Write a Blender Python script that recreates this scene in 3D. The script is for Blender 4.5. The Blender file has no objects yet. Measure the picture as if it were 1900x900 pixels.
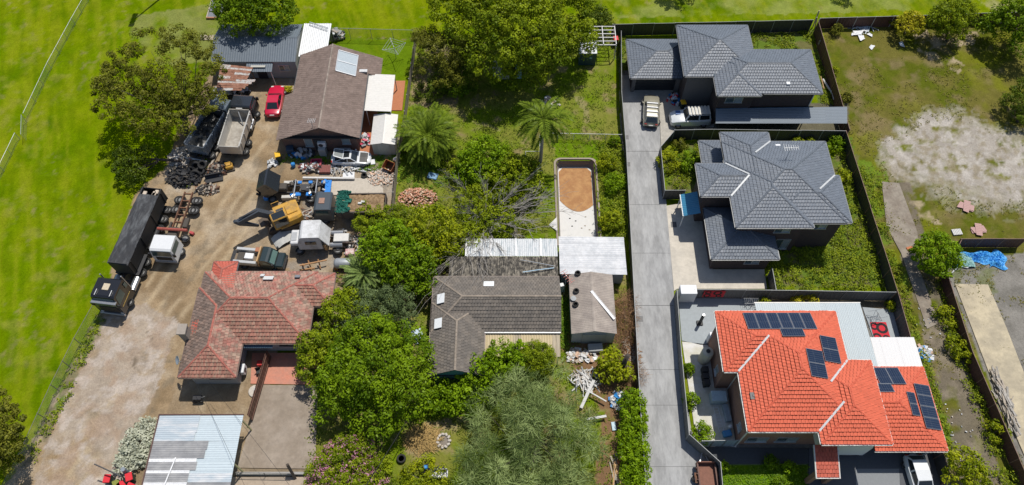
import bpy, math, random
import numpy as np
from mathutils import Vector, Matrix
S = bpy.context.scene
COL = S.collection
rnd = random.Random(7)
R = math.radians
# ---------------------------------------------------------------- camera
CAM_H, PITCH, FOC = 68.0, R(59.0), 1405.0 / 1900.0
cam = bpy.data.cameras.new("camera"); cam.sensor_width = 36.0; cam.lens = 36.0 * FOC
cam.clip_start = 1.0; cam.clip_end = 6000.0
camo = bpy.data.objects.new("camera", cam); COL.objects.link(camo)
camo.location = (0, 0, CAM_H); camo.rotation_euler = (R(90) - PITCH, 0, 0)
S.camera = camo
# ---------------------------------------------------------------- sky, sun, exposure
SUNV = Vector((0.24, 0.38, 1.0)).normalized()
w = bpy.data.worlds.new("World"); S.world = w; w.use_nodes = True
nt = w.node_tree; bg = nt.nodes["Background"]
sky = nt.nodes.new("ShaderNodeTexSky"); sky.sky_type = 'NISHITA'; sky.sun_disc = False
sky.sun_elevation = math.asin(SUNV.z); sky.sun_rotation = math.atan2(SUNV.x, SUNV.y)
nt.links.new(sky.outputs[0], bg.inputs[0]); bg.inputs[1].default_value = 0.1
sl = bpy.data.lights.new("sun", 'SUN'); sl.energy = 4.3; sl.angle = R(0.55); sl.color = (1.0, 0.955, 0.88)
so = bpy.data.objects.new("sun", sl); COL.objects.link(so)
so.rotation_euler = SUNV.to_track_quat('Z', 'Y').to_euler()
S.view_settings.view_transform = 'Standard'; S.view_settings.look = 'None'
S.view_settings.exposure = 0.0; S.view_settings.gamma = 1.0
# ---------------------------------------------------------------- survey: a point seen in the photograph -> its place on the plane z
def at(px, py, z=0.0):
    u = (px - 950.0) / 1405.0; v = (450.0 - py) / 1405.0
    dy = math.cos(PITCH) + v * math.sin(PITCH); dz = -math.sin(PITCH) + v * math.cos(PITCH)
    t = (z - CAM_H) / dz
    return Vector((u * t, dy * t, z))
def mpp(px, py, z=0.0):            # metres per photo pixel there
    p = at(px, py, z)
    return (p.y * math.cos(PITCH) - (z - CAM_H) * math.sin(PITCH)) / 1405.0
# ---------------------------------------------------------------- materials
MATS = {}
def _n(t, k, **kw):
    n = t.nodes.new(k)
    for a, b in kw.items(): setattr(n, a, b)
    return n
def mat(name, col, rough=0.7, metal=0.0, vary=0.25, scale=1.5, bump=0.0, bscale=20.0, island=0.0, col2=None, spots=0.0, alpha=1.0, spec=0.5, stretch=None):
    """principled surface: base colour with cloudy variation, second colour in patches, per-piece variation, relief"""
    if name in MATS: return MATS[name]
    m = bpy.data.materials.new(name); m.use_nodes = True; t = m.node_tree
    b = t.nodes["Principled BSDF"]; b.inputs["Roughness"].default_value = rough; b.inputs["Metallic"].default_value = metal
    b.inputs["Specular IOR Level"].default_value = spec
    c = tuple(col) + (1.0,)
    tc = _n(t, "ShaderNodeTexCoord"); src = tc.outputs["Object"]
    if stretch:
        mp = _n(t, "ShaderNodeMapping"); mp.inputs["Scale"].default_value = stretch; t.links.new(src, mp.inputs[0]); src = mp.outputs[0]
    nz = _n(t, "ShaderNodeTexNoise"); nz.inputs["Scale"].default_value = scale; nz.inputs["Detail"].default_value = 6.0; nz.inputs["Roughness"].default_value = 0.65
    t.links.new(src, nz.inputs["Vector"])
    out = None
    if col2 is not None:
        rp = _n(t, "ShaderNodeMapRange"); rp.inputs[1].default_value = 0.38 - spots; rp.inputs[2].default_value = rp.inputs[1].default_value + 0.2
        t.links.new(nz.outputs["Fac"], rp.inputs[0])
        mx = _n(t, "ShaderNodeMix", data_type='RGBA'); mx.inputs[6].default_value = c; mx.inputs[7].default_value = tuple(col2) + (1.0,)
        t.links.new(rp.outputs[0], mx.inputs[0]); out = mx.outputs[2]
    hv = _n(t, "ShaderNodeHueSaturation"); hv.inputs["Color"].default_value = c
    if out: t.links.new(out, hv.inputs["Color"])
    mr = _n(t, "ShaderNodeMapRange"); mr.inputs[1].default_value = 0.25; mr.inputs[2].default_value = 0.75
    mr.inputs[3].default_value = 1 - vary; mr.inputs[4].default_value = 1 + vary
    nz2 = _n(t, "ShaderNodeTexNoise"); nz2.inputs["Scale"].default_value = scale * 3.7; nz2.inputs["Detail"].default_value = 8.0; nz2.inputs["Roughness"].default_value = 0.75
    t.links.new(src, nz2.inputs["Vector"]); t.links.new(nz2.outputs["Fac"], mr.inputs[0]); val = mr.outputs[0]
    if island:
        g = _n(t, "ShaderNodeNewGeometry"); mi = _n(t, "ShaderNodeMapRange"); mi.inputs[3].default_value = 1 - island; mi.inputs[4].default_value = 1 + island
        t.links.new(g.outputs["Random Per Island"], mi.inputs[0])
        mu = _n(t, "ShaderNodeMath", operation='MULTIPLY'); t.links.new(val, mu.inputs[0]); t.links.new(mi.outputs[0], mu.inputs[1]); val = mu.outputs[0]
    t.links.new(val, hv.inputs["Value"]); t.links.new(hv.outputs[0], b.inputs["Base Color"])
    if bump:
        nb = _n(t, "ShaderNodeTexNoise"); nb.inputs["Scale"].default_value = bscale; nb.inputs["Detail"].default_value = 5.0; t.links.new(src, nb.inputs["Vector"])
        bp = _n(t, "ShaderNodeBump"); bp.inputs["Strength"].default_value = 0.6; bp.inputs["Distance"].default_value = bump
        t.links.new(nb.outputs["Fac"], bp.inputs["Height"]); t.links.new(bp.outputs[0], b.inputs["Normal"])
    MATS[name] = m
    return m
def brick_mat(name, c1, c2, mortar):
    if name in MATS: return MATS[name]
    m = bpy.data.materials.new(name); m.use_nodes = True; t = m.node_tree; b = t.nodes["Principled BSDF"]; b.inputs["Roughness"].default_value = 0.85
    tc = _n(t, "ShaderNodeTexCoord"); sp = _n(t, "ShaderNodeSeparateXYZ"); t.links.new(tc.outputs["Object"], sp.inputs[0])
    ad = _n(t, "ShaderNodeMath", operation='ADD'); t.links.new(sp.outputs[0], ad.inputs[0]); t.links.new(sp.outputs[1], ad.inputs[1])
    cb = _n(t, "ShaderNodeCombineXYZ"); t.links.new(ad.outputs[0], cb.inputs[0]); t.links.new(sp.outputs[2], cb.inputs[1])
    br = _n(t, "ShaderNodeTexBrick"); br.inputs["Scale"].default_value = 1.0; br.inputs["Brick Width"].default_value = 0.24; br.inputs["Row Height"].default_value = 0.086; br.inputs["Mortar Size"].default_value = 0.008
    br.inputs["Color1"].default_value = tuple(c1) + (1,); br.inputs["Color2"].default_value = tuple(c2) + (1,); br.inputs["Mortar"].default_value = tuple(mortar) + (1,)
    t.links.new(cb.outputs[0], br.inputs["Vector"]); t.links.new(br.outputs["Color"], b.inputs["Base Color"])
    bp = _n(t, "ShaderNodeBump"); bp.inputs["Distance"].default_value = -0.01; t.links.new(br.outputs["Fac"], bp.inputs["Height"]); t.links.new(bp.outputs[0], b.inputs["Normal"])
    MATS[name] = m; return m
def glass_mat(name, col, rough=0.08):
    if name in MATS: return MATS[name]
    m = bpy.data.materials.new(name); m.use_nodes = True; b = m.node_tree.nodes["Principled BSDF"]
    b.inputs["Base Color"].default_value = tuple(col) + (1,); b.inputs["Roughness"].default_value = rough; b.inputs["Specular IOR Level"].default_value = 0.8
    MATS[name] = m; return m
def leaf_mat(name, dark, light, trans=0.2):
    if name in MATS: return MATS[name]
    m = bpy.data.materials.new(name); m.use_nodes = True; t = m.node_tree; t.nodes.remove(t.nodes["Principled BSDF"])
    o = t.nodes["Material Output"]; a = _n(t, "ShaderNodeAttribute", attribute_name="tint")
    mx = _n(t, "ShaderNodeMix", data_type='RGBA'); mx.inputs[6].default_value = tuple(dark) + (1,); mx.inputs[7].default_value = tuple(light) + (1,)
    t.links.new(a.outputs["Fac"], mx.inputs[0])
    d = _n(t, "ShaderNodeBsdfDiffuse"); tr = _n(t, "ShaderNodeBsdfTranslucent"); gl = _n(t, "ShaderNodeBsdfGlossy"); gl.inputs["Roughness"].default_value = 0.45; gl.inputs[0].default_value = (0.5, 0.5, 0.5, 1)
    hs = _n(t, "ShaderNodeHueSaturation"); hs.inputs["Value"].default_value = 1.25; hs.inputs["Hue"].default_value = 0.49
    t.links.new(mx.outputs[2], hs.inputs["Color"])
    t.links.new(mx.outputs[2], d.inputs[0]); t.links.new(hs.outputs[0], tr.inputs[0])
    m1 = _n(t, "ShaderNodeMixShader"); m1.inputs[0].default_value = trans; t.links.new(d.outputs[0], m1.inputs[1]); t.links.new(tr.outputs[0], m1.inputs[2])
    m2 = _n(t, "ShaderNodeMixShader"); m2.inputs[0].default_value = 0.012; t.links.new(m1.outputs[0], m2.inputs[1]); t.links.new(gl.outputs[0], m2.inputs[2])
    t.links.new(m2.outputs[0], o.inputs[0]); MATS[name] = m; return m
# ---------------------------------------------------------------- object helpers
ORI = {}
def tag(o, label=None, cat=None, group=None, kind=None):
    if label: o["label"] = label
    if cat: o["category"] = cat
    if group: o["group"] = group
    if kind: o["kind"] = kind
    return o
def thing(name, label, cat, loc=(0, 0, 0), group=None):
    o = bpy.data.objects.new(name, None); o.empty_display_size = 0.3; COL.objects.link(o); o.location = loc
    ORI[o.name] = Vector(loc); return tag(o, label, cat, group)
def place(o, loc, rz=0.0, rx=0.0, ry=0.0):
    o.location = loc; o.rotation_euler = (rx, ry, rz); return o
KIDS = {}
def copy_tree(o, parent=None):
    c = o.copy(); COL.objects.link(c)
    if parent is not None: c.parent = parent; KIDS.setdefault(parent.name, []).append(c)
    for ch in list(KIDS.get(o.name, [])): copy_tree(ch, c)
    return c
def link(name, me, parent=None, loc=None):
    o = bpy.data.objects.new(name, me); COL.objects.link(o)
    if parent is not None:
        o.parent = parent; KIDS.setdefault(parent.name, []).append(o); ORI[o.name] = ORI[parent.name]
    else: ORI[o.name] = Vector((0, 0, 0))
    if loc is not None: o.location = loc
    return o
def npmesh(name, V, F, mats, fm=None, tint=None, smooth=False):
    """V (n,3) array, F (m,k) array of equal polygons"""
    me = bpy.data.meshes.new(name); V = np.asarray(V, dtype=np.float32); F = np.asarray(F, dtype=np.int32); n, k = F.shape
    me.vertices.add(len(V)); me.vertices.foreach_set("co", V.ravel())
    me.loops.add(n * k); me.loops.foreach_set("vertex_index", F.ravel())
    me.polygons.add(n); me.polygons.foreach_set("loop_start", np.arange(0, n * k, k, dtype=np.int32))
    if smooth: me.polygons.foreach_set("use_smooth", np.ones(n, dtype=bool))
    for m in mats: me.materials.append(m)
    if fm is not None: me.polygons.foreach_set("material_index", np.asarray(fm, dtype=np.int32))
    if tint is not None:
        a = me.attributes.new("tint", 'FLOAT', 'POINT'); a.data.foreach_set("value", np.asarray(tint, dtype=np.float32))
    me.update(calc_edges=True); return me
class MB:
    def __init__(s): s.v = []; s.f = []; s.m = []; s.mats = []; s.cur = 0
    def use(s, m):
        if m not in s.mats: s.mats.append(m)
        s.cur = s.mats.index(m); return s
    def face(s, *pts):
        i = len(s.v); s.v += [tuple(p) for p in pts]; s.f.append(tuple(range(i, i + len(pts)))); s.m.append(s.cur); return s
    def raw(s, V, F):
        i = len(s.v); s.v += [tuple(p) for p in V]; s.f += [tuple(a + i for a in f) for f in F]; s.m += [s.cur] * len(F); return s
    def box(s, x0, y0, z0, x1, y1, z1, c=0.0, M=None):
        """box between two corners; c = chamfer"""
        if c <= 0:
            V = [(x, y, z) for z in (z0, z1) for y in (y0, y1) for x in (x0, x1)]
            F = [(0, 2, 3, 1), (4, 5, 7, 6), (0, 1, 5, 4), (2, 6, 7, 3), (0, 4, 6, 2), (1, 3, 7, 5)]
        else:
            V = []; idx = {}; cx, cy, cz = (x0 + x1) / 2, (y0 + y1) / 2, (z0 + z1) / 2; h = ((x1 - x0) / 2, (y1 - y0) / 2, (z1 - z0) / 2)
            for sx in (-1, 1):
                for sy in (-1, 1):
                    for sz in (-1, 1):
                        for a in range(3):
                            p = [sx * (h[0] - (0 if a == 0 else c)), sy * (h[1] - (0 if a == 1 else c)), sz * (h[2] - (0 if a == 2 else c))]
                            idx[(sx, sy, sz, a)] = len(V); V.append((cx + p[0], cy + p[1], cz + p[2]))
            g = lambda a, *k: idx[(k[0], k[1], k[2], a)]
            F = []
            for q in (-1, 1):
                r = lambda L: L if q == 1 else L[::-1]
                F.append(r([g(0, q, -1, -1), g(0, q, 1, -1), g(0, q, 1, 1), g(0, q, -1, 1)]))
                F.append(r([g(1, 1, q, -1), g(1, -1, q, -1), g(1, -1, q, 1), g(1, 1, q, 1)]))
                F.append(r([g(2, -1, -1, q), g(2, 1, -1, q), g(2, 1, 1, q), g(2, -1, 1, q)]))
            for a, b_ in ((0, 1), (0, 2), (1, 2)):
                k3 = 3 - a - b_
                for p in (-1, 1):
                    for q in (-1, 1):
                        def kk(z):
                            t = [0, 0, 0]; t[a] = p; t[b_] = q; t[k3] = z; return t
                        L = [g(a, *kk(-1)), g(b_, *kk(-1)), g(b_, *kk(1)), g(a, *kk(1))]
                        F.append(L)
            for sx in (-1, 1):
                for sy in (-1, 1):
                    for sz in (-1, 1): F.append([g(0, sx, sy, sz), g(1, sx, sy, sz), g(2, sx, sy, sz)])
            C0 = Vector((cx, cy, cz))
            def fix(f):
                a, b2, c2 = (Vector(V[i]) for i in f[:3]); nn = (b2 - a).cross(c2 - a)
                mid = sum((Vector(V[i]) for i in f), Vector()) / len(f)
                return f if nn.dot(mid - C0) > 0 else f[::-1]
            F = [fix(f) for f in F]
        if M is not None: V = [tuple(M @ Vector(p)) for p in V]
        return s.raw(V, F)
    def bar(s, a, b, w, h=None, up=(0, 0, 1)):
        """square bar from a to b"""
        a = Vector(a); b = Vector(b); d = (b - a); L = d.length
        if L < 1e-6: return s
        d /= L; u = Vector(up)
        if abs(d.dot(u)) > 0.98: u = Vector((0, 1, 0))
        x = d.cross(u).normalized(); y = x.cross(d).normalized(); h = w if h is None else h
        M = Matrix((x, d, y)).transposed().to_4x4(); M.translation = a
        return s.box(-w / 2, 0, -h / 2, w / 2, L, h / 2, M=M)
    def tube(s, pts, rad, n=6, cap=True):
        pts = [Vector(p) for p in pts]; rad = [rad] * len(pts) if not hasattr(rad, "__len__") else rad
        i0 = len(s.v); ref = Vector((0.31, 0.17, 0.93))
        for k, p in enumerate(pts):
            d = (pts[min(k + 1, len(pts) - 1)] - pts[max(k - 1, 0)]).normalized()
            x = d.cross(ref if abs(d.dot(ref)) < 0.97 else Vector((1, 0, 0))).normalized(); y = d.cross(x)
            for j in range(n):
                a = 2 * math.pi * j / n; s.v.append(tuple(p + (x * math.cos(a) + y * math.sin(a)) * rad[k]))
        for k in range(len(pts) - 1):
            for j in range(n):
                s.f.append((i0 + k * n + j, i0 + k * n + (j + 1) % n, i0 + (k + 1) * n + (j + 1) % n, i0 + (k + 1) * n + j)); s.m.append(s.cur)
        if cap:
            s.f.append(tuple(i0 + j for j in range(n))[::-1]); s.m.append(s.cur)
            q = i0 + (len(pts) - 1) * n; s.f.append(tuple(q + j for j in range(n))); s.m.append(s.cur)
        return s
    def lathe(s, prof, c=(0, 0, 0), axis='z', n=16):
        """prof: list of (radius, height) along the axis"""
        c = Vector(c); i0 = len(s.v)
        for r, h in prof:
            for j in range(n):
                a = 2 * math.pi * j / n; ca, sa = r * math.cos(a), r * math.sin(a)
                p = (ca, sa, h) if axis == 'z' else ((h, ca, sa) if axis == 'x' else (sa, h, ca))
                s.v.append(tuple(c + Vector(p)))
        for k in range(len(prof) - 1):
            for j in range(n):
                s.f.append((i0 + k * n + j, i0 + k * n + (j + 1) % n, i0 + (k + 1) * n + (j + 1) % n, i0 + (k + 1) * n + j)); s.m.append(s.cur)
        s.f.append(tuple(i0 + j for j in range(n))[::-1]); s.m.append(s.cur)
        q = i0 + (len(prof) - 1) * n; s.f.append(tuple(q + j for j in range(n))); s.m.append(s.cur)
        return s
    def loft(s, rings, close=True, caps=True):
        i0 = len(s.v); n = len(rings[0])
        for r in rings: s.v += [tuple(p) for p in r]
        for k in range(len(rings) - 1):
            for j in range(n if close else n - 1):
                s.f.append((i0 + k * n + j, i0 + k * n + (j + 1) % n, i0 + (k + 1) * n + (j + 1) % n, i0 + (k + 1) * n + j)); s.m.append(s.cur)
        if caps:
            s.f.append(tuple(i0 + j for j in range(n))[::-1]); s.m.append(s.cur); q = i0 + (len(rings) - 1) * n
            s.f.append(tuple(q + j for j in range(n))); s.m.append(s.cur)
        return s
    def prism(s, pts, z0, z1):
        """vertical prism over plan points"""
        n = len(pts); V = [(p[0], p[1], z0) for p in pts] + [(p[0], p[1], z1) for p in pts]
        ar = sum(pts[i][0] * pts[(i + 1) % n][1] - pts[(i + 1) % n][0] * pts[i][1] for i in range(n))
        F = [tuple(range(n))[::-1], tuple(range(n, 2 * n))] + [(i, (i + 1) % n, n + (i + 1) % n, n + i) for i in range(n)]
        if ar < 0: F = [f[::-1] for f in F]
        return s.raw(V, F)
    def mesh(s, name, off=None):
        me = bpy.data.meshes.new(name); v = s.v if off is None else [(a - off[0], b - off[1], c - off[2]) for a, b, c in s.v]
        me.from_pydata(v, [], s.f); 
        for m in s.mats: me.materials.append(m)
        if len(s.mats) > 1: me.polygons.foreach_set("material_index", s.m)
        me.update(); return me
    def build(s, name, m=None, parent=None, smooth=False, kind=None, label=None):
        if m is not None and not s.mats: s.use(m)
        off = ORI[parent.name] if parent is not None else None
        me = s.mesh(name, off)
        if smooth: me.shade_smooth() if hasattr(me, "shade_smooth") else None
        if smooth == 'auto' and hasattr(me, 'set_sharp_from_angle'): me.set_sharp_from_angle(angle=R(35))
        o = link(name, me, parent); o2 = tag(o, label, None, None, kind); return o2
def solo(mb, name, m, label, cat, group=None, kind=None, smooth=False):
    """a thing that is one mesh, its origin at its base"""
    xs = [v[0] for v in mb.v]; ys = [v[1] for v in mb.v]; zs = [v[2] for v in mb.v]
    c = Vector(((min(xs) + max(xs)) / 2, (min(ys) + max(ys)) / 2, min(zs)))
    if m is not None and not mb.mats: mb.use(m)
    me = mb.mesh(name, c)
    if smooth: me.shade_smooth()
    o = link(name, me, None, c); ORI[o.name] = c
    return tag(o, label, cat, group, kind)
# ---------------------------------------------------------------- value noise on arrays
def vnoise(x, y, scale, seed):
    r = np.random.RandomState(seed); T = r.rand(256, 256); x = np.asarray(x) / scale + 1000.37; y = np.asarray(y) / scale + 1000.71
    xi = np.floor(x).astype(int); yi = np.floor(y).astype(int); fx = x - xi; fy = y - yi
    fx = fx * fx * (3 - 2 * fx); fy = fy * fy * (3 - 2 * fy); g = lambda a, b: T[a % 256, b % 256]
    return (g(xi, yi) * (1 - fx) + g(xi + 1, yi) * fx) * (1 - fy) + (g(xi, yi + 1) * (1 - fx) + g(xi + 1, yi + 1) * fx) * fy
def fbm(x, y, scale, seed, o=4):
    t = 0; a = 1; A = 0
    for k in range(o): t = t + a * vnoise(x, y, scale / 2 ** k, seed + k); A += a; a *= 0.55
    return t / A
def inside(X, Y, poly):
    c = np.zeros(X.shape, dtype=bool); n = len(poly)
    for i in range(n):
        x1, y1 = poly[i]; x2, y2 = poly[(i + 1) % n]
        if y1 == y2: continue
        k = ((y1 > Y) != (y2 > Y)) & (X < (x2 - x1) * (Y - y1) / (y2 - y1) + x1); c ^= k
    return c
def world_poly(pts, z=0.0): return [tuple(at(*p, z)[:2]) for p in pts]
# ================================================================ GROUND: one sheet to the horizon, its own colours in a vertex attribute
gx = np.concatenate([[-3000, -1500, -700, -350, -200, -130, -95], np.arange(-76, 76.01, 0.22), [95, 130, 200, 350, 700, 1500, 3000]])
gy = np.concatenate([[-3000, -1500, -600, -250, -100, -40, -10, 3], np.arange(10, 84, 0.22), [95, 120, 180, 300, 600, 1500, 3000]])
GX, GY = np.meshgrid(gx, gy); nx, ny = len(gx), len(gy)
GX2 = GX + (fbm(GX, GY, 1.1, 11) - .5) * 1.1; GY2 = GY + (fbm(GX, GY, 1.1, 23) - .5) * 1.1     # ragged borders
albedo = np.zeros((ny, nx, 3)); rough_amt = np.zeros((ny, nx))
def paint(color, poly=None, amount=1.0, mask=None, warp=True):
    m = np.ones_like(GX) if mask is None else mask
    if poly is not None: m = m * inside(GX2 if warp else GX, GY2 if warp else GY, world_poly(poly))
    m = (m * amount)[..., None]; albedo[:] = albedo * (1 - m) + np.array(color) * m
def soft(scale, seed, lo, hi): return np.clip((fbm(GX, GY, scale, seed) - lo) / (hi - lo), 0, 1)
FIELD, FIELD_Y, FIELD_D = (.118, .185, .001), (.175, .215, .003), (.066, .125, .001)
paint(FIELD); paint(FIELD_Y, mask=soft(7, 31, .42, .68), amount=.75); paint(FIELD_D, mask=soft(4, 37, .5, .72), amount=.8)
st = np.clip(np.sin((GX * .97 + GY * -.24) * 1.55 + (fbm(GX, GY, 6, 5) - .5) * 3) * .5 + .5, 0, 1)
paint((.19, .225, .006), mask=st * soft(3, 41, .4, .7), amount=.6)
paint((.21, .22, .03), mask=soft(1.3, 43, .55, .72) * soft(9, 47, .38, .56), amount=.7); paint((.24, .2, .08), mask=soft(.8, 48, .64, .76) * soft(6, 49, .45, .6), amount=.6)
uu, vv = GX * .954 + GY * .3, GX * -.3 + GY * .954       # fine mowing streaks along the fence line
sk_ = fbm(vv * .12, uu, .55, 44, 3); paint((.2, .225, .01), mask=np.clip((sk_ - .52) / .14, 0, 1), amount=.5); paint((.05, .105, .001), mask=np.clip((.46 - sk_) / .14, 0, 1), amount=.3)
# drier grass near the yards at the back and along the top
paint((.2, .215, .06), [(255, 30), (420, 0), (420, 115), (300, 120), (240, 60)], mask=soft(2.2, 51, .3, .6), amount=.85)
paint((.22, .25, .06), [(1100, -40), (1900, -40), (1900, 12), (1100, 35)], mask=soft(3, 53, .35, .6), amount=.8)
paint((.33, .3, .15), [(1780, -30), (1930, -30), (1930, 18), (1840, 20)], mask=soft(1.5, 54, .3, .5), amount=.8)
# back yards of the old houses
YARD = [(615, 70), (1135, 62), (1150, 260), (1190, 905), (560, 905), (575, 720), (620, 500), (735, 380), (770, 70)]
paint((.125, .185, .008), YARD); paint((.2, .19, .045), YARD, mask=soft(2.5, 61, .42, .68), amount=.8); paint((.25, .195, .1), YARD, mask=soft(1.3, 67, .58, .72), amount=.8)
paint((.11, .19, .006), [(1020, 262), (1140, 262), (1150, 440), (1110, 300), (1030, 290)], mask=soft(2, 63, .3, .5))
paint((.105, .18, .006), [(620, 75), (768, 75), (755, 140), (690, 140)], mask=soft(2, 64, .3, .55)); paint((.11, .18, .006), [(600, 70), (772, 70), (760, 150), (700, 150)], amount=.6)
paint((.27, .2, .13), [(770, 80), (830, 80), (850, 190), (760, 200)], mask=soft(1.2, 69, .35, .55), amount=.85)
paint((.3, .235, .13), [(745, 790), (870, 770), (850, 830), (760, 845)], mask=soft(1.0, 71, .4, .6), amount=.9)
# paths worn in the yard grass
for p in ([(1068, 180), (1078, 180), (1100, 225), (1090, 230)], [(880, 222), (930, 235), (925, 240), (875, 228)]): paint((.27, .22, .12), p, amount=.6)
# brown litter by the fibro garage and behind the grey house
paint((.2, .12, .065), [(1040, 620), (1195, 520), (1190, 720), (1150, 905), (1105, 905), (1120, 760), (1040, 680)], mask=soft(.8, 73, .3, .5))
paint((.1, .085, .05), [(740, 480), (850, 500), (800, 560), (750, 600), (740, 560)], mask=soft(.9, 77, .3, .5))
# truck yard: dirt
DIRT = [(330, 250), (395, 120), (480, 95), (560, 110), (560, 250), (742, 250), (730, 420), (640, 520), (450, 650), (450, 905), (10, 905), (28, 868), (100, 735), (187, 575), (215, 470), (255, 352), (300, 320)]
DT, DB, DP = (.31, .225, .135), (.2, .14, .08), (.42, .35, .26)
paint(DT, DIRT); paint(DP, DIRT, mask=soft(2.6, 83, .45, .68), amount=.7); paint(DB, DIRT, mask=soft(3.2, 89, .47, .66), amount=.75); paint((.17, .14, .1), DIRT, mask=soft(1.1, 93, .6, .75), amount=.6)
tr = np.clip(np.sin((GX - GY * .42) * 4.2 + (fbm(GX, GY, 5, 97) - .5) * 7) * .5 + .5, 0, 1) ** 2
paint((.42, .33, .215), [(300, 470), (430, 280), (500, 250), (520, 300), (440, 470), (330, 640), (230, 900), (90, 900)], mask=tr * soft(2.5, 98, .35, .6), amount=.7)
GRAV = [(190, 585), (265, 560), (330, 600), (300, 700), (250, 800), (250, 905), (60, 905), (95, 800), (130, 720)]
paint((.36, .3, .24), GRAV, mask=soft(2.0, 101, .3, .5), amount=.85); paint((.45, .39, .34), GRAV, mask=soft(.8, 103, .5, .6), amount=.7); paint((.33, .24, .17), GRAV, mask=soft(1.7, 104, .52, .66), amount=.75)
paint((.13, .105, .075), [(225, 640), (275, 615), (300, 660), (250, 690)], mask=soft(.9, 105, .45, .6), amount=.75)
paint((.25, .235, .215), [(560, 290), (740, 290), (725, 430), (640, 500), (430, 500), (560, 380)], mask=soft(1.5, 107, .35, .6), amount=.65)
paint((.16, .15, .08), [(28, 868), (100, 735), (187, 575), (196, 590), (120, 740), (60, 868)], mask=soft(.9, 109, .35, .55), amount=.9)
paint((.1, .17, .02), [(180, 585), (192, 590), (150, 680), (110, 760), (100, 750)], mask=soft(.8, 113, .5, .6), amount=.8)
paint((.36, .31, .25), [(300, 330), (345, 275), (395, 280), (400, 330), (330, 360)], mask=soft(.7, 114, .4, .5), amount=.8)
paint((.1, .17, .02), [(520, 290), (735, 285), (735, 300), (520, 305)], mask=soft(.7, 115, .5, .6), amount=.9)
paint((.1, .18, .006), [(690, 280), (735, 280), (730, 318), (700, 312)], mask=soft(.8, 116, .4, .5), amount=.9)
for p in ([(430, 640), (520, 640), (500, 700), (478, 800), (425, 800)], [(425, 780), (480, 780), (470, 905), (420, 905)], [(560, 560), (640, 520), (620, 600), (560, 640)], [(330, 690), (450, 690), (470, 790), (300, 790)]): paint((.27, .2, .125), p); paint((.36, .29, .2), p, mask=soft(1.4, 117, .45, .65), amount=.7)
paint((.24, .19, .13), [(425, 862), (605, 862), (605, 895), (425, 895)])
# lots on the right
LOT = [(1525, 45), (1960, 30), (1960, 905), (1760, 905), (1570, 240)]
paint((.135, .122, .028), LOT); paint((.085, .105, .008), LOT, mask=soft(2.4, 121, .45, .62), amount=.9); paint((.2, .155, .075), LOT, mask=soft(2.0, 127, .55, .72), amount=.8); paint((.15, .16, .012), LOT, mask=soft(3.5, 131, .55, .7), amount=.75)
SAND = [(1652, 272), (1720, 228), (1790, 222), (1845, 250), (1940, 285), (1940, 365), (1835, 372), (1745, 345), (1665, 310)]
SAND2 = [(1640, 272), (1715, 222), (1790, 212), (1850, 242), (1940, 275), (1940, 380), (1835, 388), (1745, 358), (1655, 318)]
wob = sum(inside(GX + (fbm(GX, GY, 3.2, 191) - .5) * 4 + (fbm(GX, GY, .7, 193 + 7 * k) - .5) * 2.6 + k * .5, GY + (fbm(GX, GY, 3.2, 195) - .5) * 3.4 - .5 + (fbm(GX, GY, .7, 291 + 7 * k) - .5) * 2.6 + k * .5, world_poly(SAND2)) for k in (-2, -1, 0, 1, 2)) / 5.0
paint((.26, .225, .15), SAND2, mask=soft(.9, 197, .35, .6), amount=.6); paint((.345, .31, .265), None, mask=wob * soft(1.0, 137, .3, .5)); paint((.44, .405, .36), None, mask=wob * soft(.7, 139, .52, .66), amount=.8); paint((.24, .2, .13), SAND, mask=soft(.7, 143, .58, .7), amount=.7)
for p in ([(1700, 85), (1735, 75), (1790, 120), (1780, 135), (1720, 110)], [(1685, 370), (1705, 372), (1745, 415), (1740, 420), (1700, 400)], [(1690, 50), (1830, 60), (1800, 82), (1700, 80)]): paint((.36, .29, .19), p, mask=soft(.9, 149, .4, .55), amount=.9)
paint((.12, .19, .018), [(1560, 290), (1640, 300), (1690, 560), (1770, 830), (1730, 830), (1640, 530)], mask=soft(1.2, 151, .42, .55), amount=.85)
paint((.165, .137, .105), [(1640, 335), (1690, 340), (1735, 520), (1800, 700), (1870, 905), (1785, 905), (1715, 620), (1665, 450)], mask=soft(1.6, 153, .3, .45), amount=.9); paint((.24, .2, .15), [(1700, 560), (1730, 520), (1860, 905), (1780, 905)], mask=soft(1.0, 155, .5, .62), amount=.7)
paint((.23, .215, .19), [(1752, 498), (1960, 455), (1960, 905), (1905, 880)], warp=False); paint((.16, .15, .13), [(1752, 498), (1960, 455), (1960, 905), (1905, 880)], mask=soft(1.8, 157, .45, .65), amount=.8)
paint((.13, .15, .05), [(1752, 498), (1850, 500), (1850, 640), (1800, 560)], mask=soft(1.0, 158, .48, .6), amount=.7)
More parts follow.
